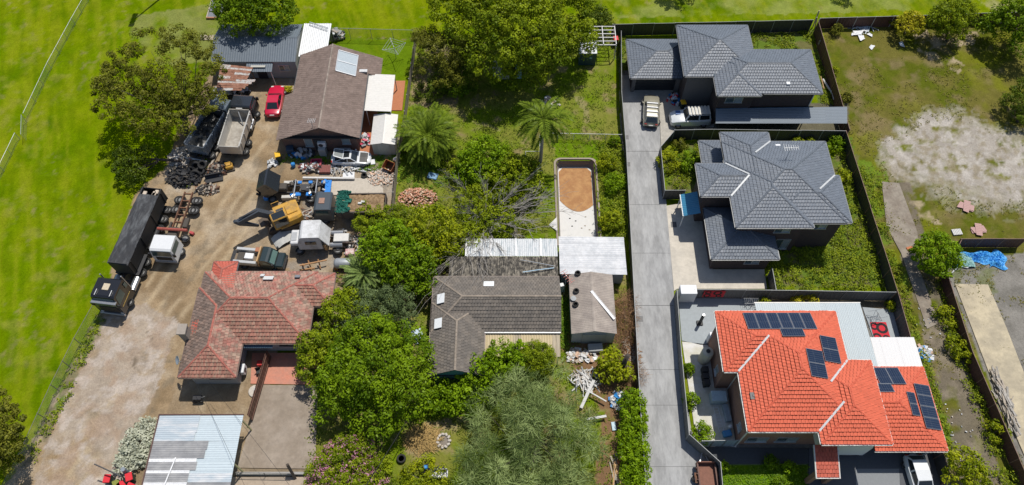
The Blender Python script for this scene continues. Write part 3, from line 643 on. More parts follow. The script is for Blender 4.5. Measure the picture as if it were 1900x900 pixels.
# ---------------- middle house
h2 = thing("brick_house", "dark brick house with many hips and white valleys between the other two on the driveway", "house", (26, 44, 0), "grey roofed brick houses on the driveway")
W2 = Hip(21.98, 43.0, 27.04, 51.17, 5.4, P4); M2 = Hip(21.95, 39.83, 32.83, 49.94, 5.4, P4); F2 = Hip(21.86, 39.3, 29.46, 47.5, 5.4, P4); R2 = Hip(25.5, 39.87, 33.3, 45.55, 5.4, P4); L2 = Hip(18.9, 43.0, 26, 47.06, 5.4, P4)
W2.r = (22.0, 43, 27.04, 51.17)
tiled_roof(h2, [W2, M2, F2, R2, L2], SLATE, SLATECAP, DARKGUT, WHITEMETAL, valleys=[((27.04, 49.94, 5.4), (24.9, 47.8, 6.26)), ((21.92, 43.0, 5.4), (23.85, 45.0, 6.2)), ((21.92, 47.06, 5.4), (23.85, 45.1, 6.2)), ((32.83, 45.55, 5.4), (30.5, 43.2, 6.32))])
LB2 = Hip(20.4, 45.5, 25, 52.1, 2.85, P4); LF2 = Hip(19.76, 37.2, 26.46, 43.3, 2.85, P4)
tiled_roof(h2, [LB2], SLATE, SLATECAP, DARKGUT); tiled_roof(h2, [LF2], SLATE, SLATECAP, DARKGUT)
walls(h2, (22.5, 40.3, 32.3, 49.4), 0, 5.3, DBRICK); walls(h2, (22.5, 49.4, 26.5, 50.7), 0, 5.29, DBRICK); walls(h2, (22.45, 39.85, 28.9, 40.3), 0, 5.28, DBRICK); walls(h2, (19.4, 43.5, 22.5, 46.6), 0, 5.27, DBRICK); walls(h2, (32.3, 40.4, 32.8, 45.05), 0, 5.29, DBRICK)
walls(h2, (20.9, 46.6, 22.5, 51.6), 0, 2.75, DBRICK); walls(h2, (20.25, 37.7, 25.95, 43.5), 0, 2.76, DBRICK)
window(h2, 's', 24.2, 37.7, 1.7, 1.5, 1.1); window(h2, 's', 20.9 + .3, 37.7, 2.1, 1.1, .35, 1); window(h2, 's', 27.6, 39.85, 1.4, 1.5, 1.9, 2); window(h2, 's', 26.9, 39.85, 4.2, 1.6, 1.1); window(h2, 'w', 19.4, 44.6, 4.2, 1.0, 1.1, 1); window(h2, 's', 30.6, 40.3, 4.2, 1.6, 1.1)
mb = MB(); q0 = at(1270, 346, 2.75); q1 = at(1276, 391, 2.35); awn = thing("blue_awning", "small blue ribbed awning over the side door of the middle house", "awning", (18.6, 43.5, 0))
a_, b_, c_, d_ = (17.65, 45.3, 2.4), (17.65, 42.6, 2.4), (19.35, 42.6, 2.95), (19.35, 45.3, 2.95); corrugated(mb, a_, b_, c_, d_, .22, .025); mb.build("roof_sheet", mat("awning_blue", (.05, .22, .36), .4, .1, .1), awn)
mb = MB().use(mat("post_white", (.7, .7, .68), .6)); MB().box(17.72, 45.1, 0, 17.8, 45.18, 2.34).build("post", mat("post_white", (0, 0, 0)), awn); MB().box(17.72, 42.7, 0, 17.8, 42.78, 2.34).build("post", mat("post_white", (0, 0, 0)), awn); mb.bar((17.66, 42.6, 2.38), (17.66, 45.3, 2.38), .09); mb.build("beam", None, awn)
ant = thing("roof_antenna", "white television antenna standing on the dark roof of the middle house", "antenna", at(1459, 293, 6.6)); p = ORI[ant.name]
MB().tube([p, p + Vector((0, 0, 1.7))], .035, 6).build("mast", WHITEMETAL, ant)
mb = MB().use(WHITEMETAL); mb.bar(p + Vector((-.7, 0, 1.65)), p + Vector((.7, 0, 1.65)), .035)
for k in range(7): mb.bar(p + Vector((-.7 + k * .23, -.45 + .03 * k, 1.68)), p + Vector((-.7 + k * .23, .45 - .03 * k, 1.68)), .025)
mb.build("elements", None, ant)
# ---------------- orange roofed house at the front right
ORTILE = mat("orange_tile", (.58, .12, .062), .7, vary=.1, scale=.6, island=.07, spec=.3); ORCAP = mat("orange_cap", (.5, .085, .04), .75, vary=.12, island=.1); CREAMGUT = mat("gutter_cream", (.6, .58, .54), .45)
RBRICK = brick_mat("brick_red", (.36, .18, .12), (.28, .13, .09), (.3, .25, .2)); WREND = mat("render_white", (.72, .72, .7), .8, vary=.06)
ho = thing("brick_house", "two storey brick house with bright orange tiles and solar panels", "house", (25, 23, 0))
OB = Hip(18.53, 24.4, 29.45, 30.2, 5.5, P4); OM = Hip(19.78, 19.1, 29.49, 30.15, 5.5, P4); OF = Hip(25.7, 18.02, 31.58, 25.42, 5.5, P4); OG = Hip(31.25, 18.2, 37.52, 25.85, 2.85, P4, "w", "x")
OM.r = (19.78, 19.1, 29.47, 30.15)
tiled_roof(ho, [OB, OM, OF], ORTILE, ORCAP, CREAMGUT, WHITEMETAL, lift=.11, valleys=[((19.75, 24.4, 5.5), (22.6, 27.3, 6.66)), ((25.7, 19.1, 5.5), (27.95, 21.35, 6.42)), ((29.48, 25.42, 5.5), (27.2, 23.1, 6.44))])
tiled_roof(ho, [OG], ORTILE, ORCAP, CREAMGUT, lift=.11)
walls(ho, (19.0, 24.9, 29.0, 29.7), 0, 5.4, RBRICK); walls(ho, (20.28, 19.6, 29.0, 24.9), 0, 5.41, RBRICK); walls(ho, (26.2, 18.5, 31.1, 25.0), 2.9, 5.39, WREND); walls(ho, (26.2, 20.2, 31.1, 25.0), 0, 2.9, RBRICK); walls(ho, (28.1, 18.5, 31.1, 20.2), .5, 2.9, WREND); walls(ho, (31.1, 19.6, 37.0, 25.4), 0, 2.78, RBRICK)
mb = MB().use(WREND).box(31.1, 18.6, 0, 31.4, 19.6, 2.75).box(36.7, 18.6, 0, 37.0, 19.6, 2.75).box(31.4, 18.6, 2.35, 36.7, 18.9, 2.76); mb.build("garage_front", None, ho)
gd = MB().use(mat("garage_door_pale", (.5, .5, .5), .5)); [gd.box(31.4, 19.54, .02 + k * .57, 36.7, 19.58, .57 + k * .57 - .02, .01) for k in range(4)]; gd.build("garage_door", None, ho)
for x in (21.7, 24.35): window(ho, 's', x, 19.6, 4.2, 1.9, 1.15); window(ho, 's', x, 19.6, 1.5, 1.9, 1.3)
window(ho, 's', 29.6, 18.5, 4.2, 2.0, 1.2, 3); window(ho, 'w', 20.28, 22.6, 4.1, .8, 1.0, 1); window(ho, 'w', 20.28, 20.6, 1.8, .8, 1.0, 1); window(ho, 'w', 19.0, 27.3, 4.3, .7, .8, 1); window(ho, 'w', 19.0, 26.0, 1.7, .7, 1.2, 1)
downpipe(ho, 20.2, 19.5, 0, 5.3, CREAMGUT); downpipe(ho, 20.2, 24.8, 0, 5.3, CREAMGUT)
# portico with its own small tiled roof
PT = thing("entry_portico", "small red tiled entry portico in front of the orange roofed house", "portico", (27, 17, 0))
PR = at(1503, 832, 3.1), at(1515, 880, 3.1), at(1562, 880, 3.1); mbp = MB().use(mat("portico_tile", (.45, .085, .045), .6, vary=.12, island=.12))
A_, B_ = Vector((25.75, 15.95, 2.95)), Vector((27.65, 15.95, 2.95)); C_, D_ = Vector((27.65, 18.44, 3.9)), Vector((25.75, 18.44, 3.9))
tile_plane(mbp, A_, B_, [C_, D_]); MB().face(A_, B_, C_, D_); rf = MB().use(CREAMGUT).face(*(p - Vector((0, 0, .14)) for p in (A_, D_, C_, B_))).bar(A_ - Vector((.04, .05, .08)), B_ + Vector((.04, -.05, -.08)), .12).bar(A_ - Vector((.05, .1, .06)), D_ - Vector((.05, 0, .06)), .1, .14).bar(B_ - Vector((-.05, .1, .06)), C_ - Vector((-.05, 0, .06)), .1, .14).build("roof", None, PT); mbp.build("roof_tiles", None, rf, kind="stuff")
for x in (25.95, 27.4): MB().use(RBRICK).box(x - .2, 16.1, 0, x + .2, 16.5, 2.84).build("pillar", None, PT)
# solar arrays
CELL = bpy.data.materials.new("solar_cell"); CELL.use_nodes = True; t = CELL.node_tree; b = t.nodes["Principled BSDF"]; b.inputs["Roughness"].default_value = .18; b.inputs["Specular IOR Level"].default_value = .6
tc = _n(t, "ShaderNodeTexCoord"); br = _n(t, "ShaderNodeTexBrick"); br.offset = 0; br.inputs["Scale"].default_value = 1; br.inputs["Brick Width"].default_value = .2; br.inputs["Row Height"].default_value = 1.03; br.inputs["Mortar Size"].default_value = .008
br.inputs["Color1"].default_value = (.008, .016, .04, 1); br.inputs["Color2"].default_value = (.01, .02, .048, 1); br.inputs["Mortar"].default_value = (.09, .1, .12, 1); t.links.new(tc.outputs["UV"], br.inputs["Vector"]); t.links.new(br.outputs["Color"], b.inputs["Base Color"])
ALU = mat("panel_frame", (.35, .36, .37), .35, .7, .05); PANELS = {}
def on_roof(px, py, hips, up=0.0, z0=5.0):
    z = z0
    for _ in range(12):
        c = at(px, py, z); hs_ = [h.height(c.x, c.y) for h in hips]; z = max(max(hs_), z0 - 3) + up
    return at(px, py, z)
def solar(px, py, hips, ncol, nrow, facing, wide, label, pw=1.0, ph=1.65, skip=()):
    """array of panels lying parallel to a roof plane; facing = downslope side; columns along the eave"""
    p = on_roof(px, py, hips, .06); ang = {'s': 0, 'e': R(90), 'n': R(180), 'w': R(-90)}[facing]; tilt = math.atan(P4)
    root = thing("solar_array", label, "solar panels", p, "solar panels on the orange roof"); ORI[root.name] = Vector((0, 0, 0))
    W, Hh = (pw, ph) if not wide else (ph, pw)
    if (W, Hh) not in PANELS:
        fr = MB().use(ALU).box(-W / 2, -Hh / 2, 0, W / 2, -Hh / 2 + .035, .04).box(-W / 2, Hh / 2 - .035, 0, W / 2, Hh / 2, .04).box(-W / 2, -Hh / 2 + .035, 0, -W / 2 + .035, Hh / 2 - .035, .04).box(W / 2 - .035, -Hh / 2 + .035, 0, W / 2, Hh / 2 - .035, .04).mesh("frame")
        ce = MB().use(CELL).face((-W / 2 + .03, -Hh / 2 + .03, .03), (W / 2 - .03, -Hh / 2 + .03, .03), (W / 2 - .03, Hh / 2 - .03, .03), (-W / 2 + .03, Hh / 2 - .03, .03)).mesh("solar_panel")
        uv = ce.uv_layers.new(name="UVMap"); [setattr(uv.data[i], "uv", (ce.vertices[l.vertex_index].co.x + 5, ce.vertices[l.vertex_index].co.y + 5)) for i, l in enumerate(ce.loops)]
        PANELS[(W, Hh)] = (ce, fr)
    ce, fr = PANELS[(W, Hh)]
    for r_ in range(nrow):
        for c_ in range(ncol):
            if (c_, r_) in skip: continue
            o = link("solar_panel", ce, root, ((c_ - (ncol - 1) / 2) * (W + .025), (r_ - (nrow - 1) / 2) * (Hh + .025), .1)); link("frame", fr, o)
    root.rotation_euler = (Matrix.Rotation(ang, 3, 'Z') @ Matrix.Rotation(tilt, 3, 'X')).to_euler()
    return root
# ================================================================ OLDER HOUSES, SHEDS
def gable_wall(parent, axis, a0, a1, pos, z, p, m, th=.12, name="gable_wall", inset=.5):
    """triangular wall under a gable; axis 'x': runs along x at y=pos"""
    mid = (a0 + a1) / 2; zt = z + (a1 - mid) * p - .1; L = [(a0 + inset, 0), (a1 - inset, 0), (a1 - inset, z + inset * p - .1), (mid, zt), (a0 + inset, z + inset * p - .1)]
    mb = MB(); n = len(L)
    if axis == 'x': V = [(u_, pos + d_, w_) for d_ in (0, th) for u_, w_ in L]
    else: V = [(pos + d_, u_, w_) for d_ in (0, th) for u_, w_ in L]
    F = [tuple(range(n)), tuple(range(n, 2 * n))[::-1]] + [(i, n + i, n + (i + 1) % n, (i + 1) % n) for i in range(n)]
    mb.raw(V, F); return mb.build(name, m, parent)
BRTILE = mat("brown_tile", (.165, .12, .1), .85, vary=.16, scale=1.3, island=.1, col2=(.21, .155, .13)); BRCAP = mat("brown_cap", (.27, .22, .185), .85, vary=.2, island=.2)
hb = thing("brick_house", "low brown tiled gable house beside the truck yard with a skylight", "house", (-20.8, 58, 0))
HB = Hip(-24.85, 52.42, -16.7, 64.9, 2.9, .42, "ns")
roofb = tiled_roof(hb, [HB], BRTILE, BRCAP, DARKGUT)
tl = MB().use(BRTILE); tile_plane(tl, (-25.9, 59.0, 2.47), (-25.9, 52.42, 2.47), [(-24.86, 52.42, 2.9), (-24.86, 59.0, 2.9)]); tile_plane(tl, (-15.3, 61.9, 2.32), (-15.3, 64.9, 2.32), [(-16.69, 64.9, 2.9), (-16.69, 61.9, 2.9)]); tl.build("roof_tiles", None, roofb, kind="stuff")
walls(hb, (-24.6, 53.0, -17.2, 64.4), 0, 2.8, RBRICK2 := brick_mat("brick_brown", (.2, .1, .075), (.13, .07, .055), (.22, .18, .15))); walls(hb, (-25.5, 53.02, -24.6, 58.6), 0, 2.4, RBRICK2); walls(hb, (-17.2, 62.3, -15.8, 64.4), 0, 2.3, RBRICK2)
gable_wall(hb, 'x', -24.85, -16.7, 52.9, 2.9, .42, RBRICK2, .1); gable_wall(hb, 'x', -24.85, -16.7, 64.4, 2.9, .42, RBRICK2, .1)
window(hb, 's', -22.6, 52.9, 1.6, .9, 1.5, 1); window(hb, 's', -18.4, 52.9, 1.9, .9, 1.2, 1)
MB().box(-22.0, 52.8, .05, -21.1, 52.89, 2.1).build("door", mat("door_dark", (.04, .04, .045), .6), hb)
sk = MB().use(WINFRAME); c = at(643, 113, 4.3)
zr = lambda x: 2.9 + (-16.7 - x) * .42 + .1
a_, b_, c_, d_ = (Vector((x, y, zr(x))) for x, y in ((c.x - 1.05, c.y - 1.6), (c.x + 1.05, c.y - 1.6), (c.x + 1.05, c.y + 1.6), (c.x - 1.05, c.y + 1.6)))
for p_, q_ in ((a_, b_), (b_, c_), (c_, d_), (d_, a_), ((a_ + d_) / 2 * 1, (b_ + c_) / 2)): sk.bar(p_, q_, .09, .12)
o = sk.build("skylight", None, hb); g = MB(); corrugated(g, a_, b_, c_, d_, .12, .012); g.build("pane", mat("skylight_sheet", (.42, .47, .5), .3, vary=.15), o)
g = MB().use(mat("flashing_pale", (.55, .55, .54), .5)); p_ = Vector((-17.3, 62.0, zr(-17.3) + .03)); g.box(p_.x - .6, p_.y - .2, p_.z - .05, p_.x + .6, p_.y + .2, p_.z + .06, M=None); g.build("flashing", None, roofb)
ac = thing("air_conditioner", "white air conditioner hung on the brown brick gable wall behind the white coupe", "air conditioner", (-21.0, 52.6, 1.5)); MB().box(-21.55, 52.45, 1.25, -20.65, 52.85, 1.95, .04).build("case", mat("appliance_white", (.66, .67, .68), .5, vary=.06), ac); MB().lathe([(.24, 0), (.26, -.03), (.1, -.04)], (-21.2, 52.45, 1.6), 'y', 16).build("fan_grille", DARKFRAME, ac)
# white patio roof and cream shed east of the brown house
WROOF = mat("white_roof_sheet", (.6, .58, .54), .5, .05, .1, 1.0); RUST = mat("rust_sheet", (.2, .085, .05), .85, vary=.35, scale=2.5, col2=(.3, .15, .1)); GALV = mat("galvanised", (.45, .47, .48), .4, .5, .2, 1.5)
pc = thing("patio_cover", "white sheet patio cover attached to the brown tiled house", "patio cover", (-15, 58, 0))
Q = [at(673, 207, 2.5), at(726, 208, 2.5), at(735, 139, 2.5), at(684, 138, 2.75)]; x0, x1, y0, y1 = -16.6, -13.6, Q[0].y, Q[2].y
for k in range(5): ya, yb = y0 + (y1 - y0) * k / 5, y0 + (y1 - y0) * (k + 1) / 5; mb = MB(); corrugated(mb, (x1, ya, 2.5 + .005 * (k % 2)), (x1, yb, 2.5 + .005 * (k % 2)), (x0, yb, 2.68), (x0, ya, 2.68), .25, .015); mb.build("roof_sheet", WROOF, pc)
for x, y in ((x1 - .1, y0 + .1), (x1 - .1, y1 - .1), (x0 + .2, y0 + .1)): MB().box(x - .05, y - .05, 0, x + .05, y + .05, 2.45).build("post", WHITEMETAL, pc)
def gable_shed(name, label, x0, x1, y0, y1, z, zr_, wall_m, roof_m, cat="shed", axis='y', group=None, n=4, door=None, pitchc=.2):
    root = thing(name, label, cat, ((x0 + x1) / 2, (y0 + y1) / 2, 0), group); i = .12
    if axis == 'y':
        xm = (x0 + x1) / 2; L = [(x0 + i, 0), (x1 - i, 0), (x1 - i, z - .03), (xm, zr_ - .06), (x0 + i, z - .03)]
        V = [(u_, y_, w_) for y_ in (y0 + i, y1 - i) for u_, w_ in L]
        for sgn, xe in ((0, x0), (1, x1)):
            for k in range(n):
                ya, yb = y0 + (y1 - y0) * k / n, y0 + (y1 - y0) * (k + 1) / n; mb = MB(); e = .005 * (k % 2)
                if sgn: corrugated(mb, (xe, ya, z + e), (xe, yb, z + e), (xm, yb, zr_ + e), (xm, ya, zr_ + e), pitchc, .014)
                else: corrugated(mb, (xe, yb, z + e), (xe, ya, z + e), (xm, ya, zr_ + e), (xm, yb, zr_ + e), pitchc, .014)
                mb.build("roof_sheet", roof_m, root)
        MB().face((xm - .16, y0, zr_ - .02), (xm, y0, zr_ + .03), (xm, y1, zr_ + .03), (xm - .16, y1, zr_ - .02)).face((xm, y0, zr_ + .03), (xm + .16, y0, zr_ - .02), (xm + .16, y1, zr_ - .02), (xm, y1, zr_ + .03)).build("ridge_cap", roof_m, root)
    else:
        ym = (y0 + y1) / 2; L = [(y0 + i, 0), (y1 - i, 0), (y1 - i, z - .03), (ym, zr_ - .06), (y0 + i, z - .03)]
        V = [(x_, u_, w_) for x_ in (x1 - i, x0 + i) for u_, w_ in L]
        for sgn, ye in ((0, y0), (1, y1)):
            for k in range(n):
                xa, xb = x0 + (x1 - x0) * k / n, x0 + (x1 - x0) * (k + 1) / n; mb = MB(); e = .005 * (k % 2)
                if sgn: corrugated(mb, (xb, ye, z + e), (xa, ye, z + e), (xa, ym, zr_ + e), (xb, ym, zr_ + e), pitchc, .014)
                else: corrugated(mb, (xa, ye, z + e), (xb, ye, z + e), (xb, ym, zr_ + e), (xa, ym, zr_ + e), pitchc, .014)
                mb.build("roof_sheet", roof_m, root)
        MB().face((x0, ym - .16, zr_ - .02), (x1, ym - .16, zr_ - .02), (x1, ym, zr_ + .03), (x0, ym, zr_ + .03)).face((x0, ym, zr_ + .03), (x1, ym, zr_ + .03), (x1, ym + .16, zr_ - .02), (x0, ym + .16, zr_ - .02)).build("ridge_cap", roof_m, root)
    F = [(0, 1, 2, 3, 4), (9, 8, 7, 6, 5)] + [(j, 5 + j, 5 + (j + 1) % 5, (j + 1) % 5) for j in range(5) if j not in (2, 3)]
    MB().raw(V, F).build("wall", wall_m, root)
    if door: xa, xb, m_ = door; MB().box(xa, y0 + i - .04, .03, xb, y0 + i - .005, 1.95).build("door", m_, root)
    return root
CREAMW = mat("shed_cream_wall", (.42, .41, .36), .6, vary=.08)
a_ = at(696, 262, 1.9); gable_shed("garden_shed", "cream metal garden shed with a shallow gable under the palm", -15.65, -12.9, 52.3, 56.6, 1.95, 2.2, CREAMW, WROOF, door=(-14.9, -13.6, mat("shed_door", (.5, .49, .44), .6)), n=3)
# big grey shed with dark roof, white shed, rusty lean-to at the top left
SHEDROOF = mat("shed_roof_grey", (.125, .15, .178), .6, 0, .14, .8, spec=.3); FIBRO = mat("fibro_wall", (.33, .34, .34), .8, vary=.15)
sh = gable_shed("workshop_shed", "large grey metal workshop with ribbed grey roof behind the rusty lean-to", -35.3, -25.4, 63.9, 70.1, 2.8, 3.75, FIBRO, SHEDROOF, axis='x', n=12, pitchc=.27)
g = MB(); corrugated(g, (-31.2, 62.75, 2.35), (-28.1, 62.75, 2.35), (-28.1, 63.95, 2.6), (-31.2, 63.95, 2.6), .25, .015); o = thing("door_awning", "small dark awning over the workshop door with a pale board on it", "awning", (-29.6, 63, 0)); g.build("roof_sheet", SHEDROOF, o); MB().box(-30.6, 63.2, 2.58, -28.9, 63.5, 2.64).build("board", CREAMW, o); MB().use(WHITEMETAL).box(-31.1, 62.8, 0, -31.02, 62.88, 2.3).build("post", None, o); MB().use(WHITEMETAL).box(-28.3, 62.8, 0, -28.22, 62.88, 2.3).build("post", None, o)
MB().box(-30.4, 63.9, 0, -29.3, 63.98, 2.05).build("door", DARKFRAME, sh); window(sh, 's', -27.0, 64.02, 1.7, 1.2, .9)
ws = thing("skillion_shed", "open white roofed skillion shed beside the workshop", "shed", (-23.8, 67.6, 0))
sheets(ws, (-25.3, 65.0, 2.55), (-21.95, 65.0, 2.55), (-21.95, 70.3, 2.75), (-25.3, 70.3, 2.75), mat("white_shed_sheet", (.62, .63, .63), .45, .1, .08), 4)
for x, y in ((-25.1, 65.2), (-22.2, 65.2), (-22.2, 70.1), (-25.1, 70.1)): MB().box(x - .05, y - .05, 0, x + .05, y + .05, 2.54).build("post", GALV, ws)
MB().box(-25.0, 70.05, 0, -22.1, 70.12, 2.5).build("back_wall", FIBRO, ws)
mb = MB().use(GALV); p_ = at(600, 52, 2.8); ld = thing("ladder", "metal ladder lying on the white shed roof", "ladder", p_)
for d_ in (-.22, .22): mb.bar(p_ + Vector((-1.8, .75 + d_, .06)), p_ + Vector((.6, -.25 + d_, .06)), .06)
mb.build("rail", None, ld, kind="stuff"); mb = MB().use(GALV)
for k in range(8): q_ = p_ + Vector((-1.7 + k * .3, .71 - k * .125, .06)); mb.bar(q_ + Vector((0, -.22, 0)), q_ + Vector((0, .22, 0)), .04)
mb.build("rung", None, ld, kind="stuff")
rl = thing("rusty_lean_to", "lean-to of rusty brown and silver corrugated sheets below the workshop", "lean-to", (-34, 61, 0))
pts = [at(401, 168, 2.2), at(448, 168, 2.2), at(470, 125, 2.6), at(410, 119, 2.6)]; rows = 11
for k in range(rows):
    t0, t1 = k / rows, (k + 1.12) / rows; l0, l1 = pts[0].lerp(pts[3], t0), pts[0].lerp(pts[3], min(1, t1)); r0, r1 = pts[1].lerp(pts[2], t0), pts[1].lerp(pts[2], min(1, t1))
    if k < 5: r0 += Vector((.25 * k, 0, 0)); r1 += Vector((.25 * k, 0, 0))
    cut = rnd.uniform(.3, .7); ml, mr_ = l0.lerp(r0, cut), l1.lerp(r1, cut); up = Vector((0, 0, .02 * (k % 3)))
    for A_, B_, C_, D_ in ((l0, ml, mr_, l1), (ml, r0, r1, mr_)):
        g = MB(); e = Vector((0, 0, rnd.uniform(0, .03))) + up; corrugated(g, A_ + e, B_ + e, C_ + e, D_ + e, .14, .012); g.build("roof_sheet", RUST if rnd.random() < .6 else mat("zinc_pale", (.4, .4, .39), .6, .1, .2, 3, col2=(.27, .17, .13), spots=-.05), rl)
for p_ in pts: MB().box(p_.x - .06 + (.3 if p_.x < -34 else -.3), p_.y - .06 + (.2 if p_.y < 61 else -.2), 0, p_.x + .06 + (.3 if p_.x < -34 else -.3), p_.y + .06 + (.2 if p_.y < 61 else -.2), 2.15).build("post", mat("timber_old", (.2, .16, .12), .9), rl)
# ---------------- red tiled house
REDT = mat("red_tile", (.33, .13, .1), .85, vary=.25, scale=1.6, island=.3, col2=(.29, .2, .15), spots=.0); REDC = mat("red_cap", (.34, .11, .08), .8, vary=.2, island=.2)
hr = thing("weatherboard_house", "single storey house with mottled red tile roof between the yard and courtyard", "house", (-25, 31, 0))
RM = Hip(-30.05, 28.2, -19.0, 35.75, 2.9, .5); RL = Hip(-30.25, 24.85, -25.05, 34, 2.9, .5); RR = Hip(-25, 32.05, -17.3, 35.6, 2.9, .5); RB = Hip(-29.4, 33.5, -27.05, 36.9, 2.9, .5)
RL.r = (-30.25, 24.85, -25.05, 34)
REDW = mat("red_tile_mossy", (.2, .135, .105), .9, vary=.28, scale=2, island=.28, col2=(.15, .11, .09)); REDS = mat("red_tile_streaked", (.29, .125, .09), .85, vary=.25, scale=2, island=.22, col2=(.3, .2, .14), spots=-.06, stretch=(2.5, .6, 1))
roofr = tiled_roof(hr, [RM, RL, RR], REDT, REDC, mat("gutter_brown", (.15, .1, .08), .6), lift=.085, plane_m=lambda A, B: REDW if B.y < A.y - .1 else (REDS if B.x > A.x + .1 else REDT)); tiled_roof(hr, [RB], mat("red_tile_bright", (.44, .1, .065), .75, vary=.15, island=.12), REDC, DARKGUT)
HWALL = mat("painted_wall_grey", (.34, .345, .35), .75, vary=.06, stretch=(1, 1, 8)); 
walls(hr, (-29.55, 28.7, -19.5, 35.25), 0, 2.8, HWALL); walls(hr, (-29.75, 25.35, -25.55, 28.7), 0, 2.79, HWALL); walls(hr, (-19.5, 32.5, -17.8, 35.1), 0, 2.8, HWALL); walls(hr, (-28.9, 35.25, -27.5, 36.4), 0, 2.78, HWALL)
window(hr, 's', -27.0, 25.35, 1.9, 1.9, 1.1, frame=DARKFRAME); window(hr, 'e', -25.55, 26.6, 1.8, 1.2, 1.1, 1, frame=DARKFRAME); window(hr, 's', -21.3, 28.7, 1.8, 1.5, 1.1, frame=DARKFRAME); window(hr, 'w', -29.75, 29.5, 1.8, 1.4, 1.1, frame=DARKFRAME)
def roof_patch(px, py, z, w_, h_, m, parent, rx, ry, name="patch"):
    c = at(px, py, z); M = Matrix.Translation(c) @ Matrix.Rotation(rx, 4, 'X') @ Matrix.Rotation(ry, 4, 'Y'); return MB().box(-w_ / 2, -h_ / 2, -.02, w_ / 2, h_ / 2, .05, M=M).build(name, m, parent)
tlp = math.atan(.5)
roof_patch(498, 516, 3.75, .95, .55, mat("flashing_pale", (.6, .59, .57), .6), roofr, -tlp, 0, "flashing"); roof_patch(487, 511, 3.5, .4, .35, mat("flashing_pale", (0, 0, 0)), roofr, -tlp, 0, "flashing"); roof_patch(552, 513, 3.6, .5, .4, mat("lead_flashing", (.17, .18, .2), .7), roofr, -tlp, 0, "flashing")
# repaired bright tiles near the chimney
def tile_patch(A, B, top, m): g = MB().use(m); tile_plane(g, A, B, top, lift=.075); g.build("repaired_tiles", None, roofr, kind="stuff")
BRIGHT = mat("red_tile_bright", (0, 0, 0)); zl = lambda x: 2.9 + (x + 30.25) * .5 + .01
tile_patch((-30.0, 30.4, zl(-30.0)), (-30.0, 28.9, zl(-30.0)), [(-29.3, 29.0, zl(-29.3)), (-29.3, 30.4, zl(-29.3))], BRIGHT)
zb = lambda y: 2.9 + (35.75 - y) * .5 + .01
tile_patch((-27.0, 35.6, zb(35.6)), (-29.2, 35.6, zb(35.6)), [(-27.0, 33.4, zb(33.4)), (-26.4, 33.3, zb(33.3))], BRIGHT)
ch = MB().use(mat("chimney_render", (.3, .26, .22), .9, vary=.2)); ch.box(-30.62, 28.5, 0, -29.95, 29.4, 4.3).box(-30.7, 28.42, 4.3, -29.87, 29.48, 4.45); ch.build("chimney", None, hr)
ds = thing("satellite_dish", "grey satellite dish at the front left eave of the red house", "satellite dish", (-30.4, 26.4, 2.9)); MB().bar((-30.2, 26.35, 2.6), (-30.45, 26.35, 3.2), .05).build("mast", GALV, ds)
g = MB(); M = Matrix.Translation((-30.5, 26.35, 3.3)) @ Matrix.Rotation(R(-50), 4, 'Y') @ Matrix.Rotation(R(20), 4, 'X'); n0 = 0; g.lathe([(.02, -.1), (.2, -.08), (.36, -.02), (.42, .03), (.41, .035), (.35, 0), (.18, -.055), (.02, -.07)], n=18); g.v = [tuple(M @ Vector(v)) for v in g.v]; g.build("dish", mat("dish_grey", (.25, .29, .33), .5), ds, smooth=True)
hw = thing("air_conditioner", "white split air conditioner on the side wall of the red house near the pink tiles", "air conditioner", (-25.2, 26.5, 0)); MB().box(-25.45, 26.0, .5, -25.1, 26.9, 1.15, .03).build("case", mat("appliance_white", (0, 0, 0)), hw); MB().lathe([(.22, 0), (.24, .03), (.1, .04)], (-25.1, 26.4, .82), 'x', 14).build("fan_grille", DARKFRAME, hw); MB().box(-25.5, 26.1, .3, -25.1, 26.8, .45).build("bracket", GALV, hw)
g = MB(); corrugated(g, (-25.0, 27.9, 2.5), (-22.3, 27.9, 2.5), (-22.3, 28.25, 2.62), (-25.0, 28.25, 2.62), .2, .014); o = thing("door_awning", "thin dark awning at the inner corner of the red house", "awning", (-23.6, 28, 2.5)); g.build("roof_sheet", mat("awning_darkblue", (.05, .09, .13), .5), o)
# ---------------- grey shed at the bottom left: patchwork of sheets on a frame
gs = thing("carport_shed", "big patched metal carport roof of grey and pale blue sheets at the bottom", "carport", (-27.5, 18, 0))
PB = mat("sheet_paleblue", (.5, .57, .6), .5, .1, .08, 1); PB2 = mat("sheet_white_blotch", (.42, .48, .52), .5, .1, .1, .6, col2=(.66, .65, .64), spots=-.1, stretch=(.5, 2.2, 1)); PG = mat("sheet_weathered_grey", (.34, .335, .33), .6, .15, .2, .8, col2=(.25, .25, .255), stretch=(.6, 1, 1)); PW = mat("sheet_white", (.7, .7, .7), .5)
xs0, xs1, zt = -31.05, -23.65, 3.0
def strip(y0, y1, xa, xb, m, dz=0.0): g = MB(); corrugated(g, (xb, y0, zt - dz), (xb, y1, zt - dz), (xa, y1, zt - .08 - dz), (xa, y0, zt - .08 - dz), .18, .014); g.v = [(x, y, z) for x, y, z in g.v]; return g.build("roof_sheet", m, gs)
ys = [21.3, 20.55, 19.8, 19.05, 18.3, 17.55, 17.25, 16.55, 16.3, 15.55, 15.3, 14.5]
for k in range(len(ys) - 1):
    y1, y0 = ys[k], ys[k + 1]; sp = [-27.5, -27.5, -27.6, -26.3, -26.4, -27.0, -26.9, -27.4, -27.4, -27.4, -27.4][k]
    ml = [PB2, PB2, PB2, PG, PG, PW, PG, PW, PG, PW, PG][k]; mr_ = [PB, PB, PB, PB, PB, PB, PB, PB, PB2, PG, PG][k]
    strip(y0 - .02, y1, xs0, sp + .05, ml, .006 * (k % 2)); strip(y0 - .02, y1, sp, xs1, mr_, .006 * (k % 2) - .014)
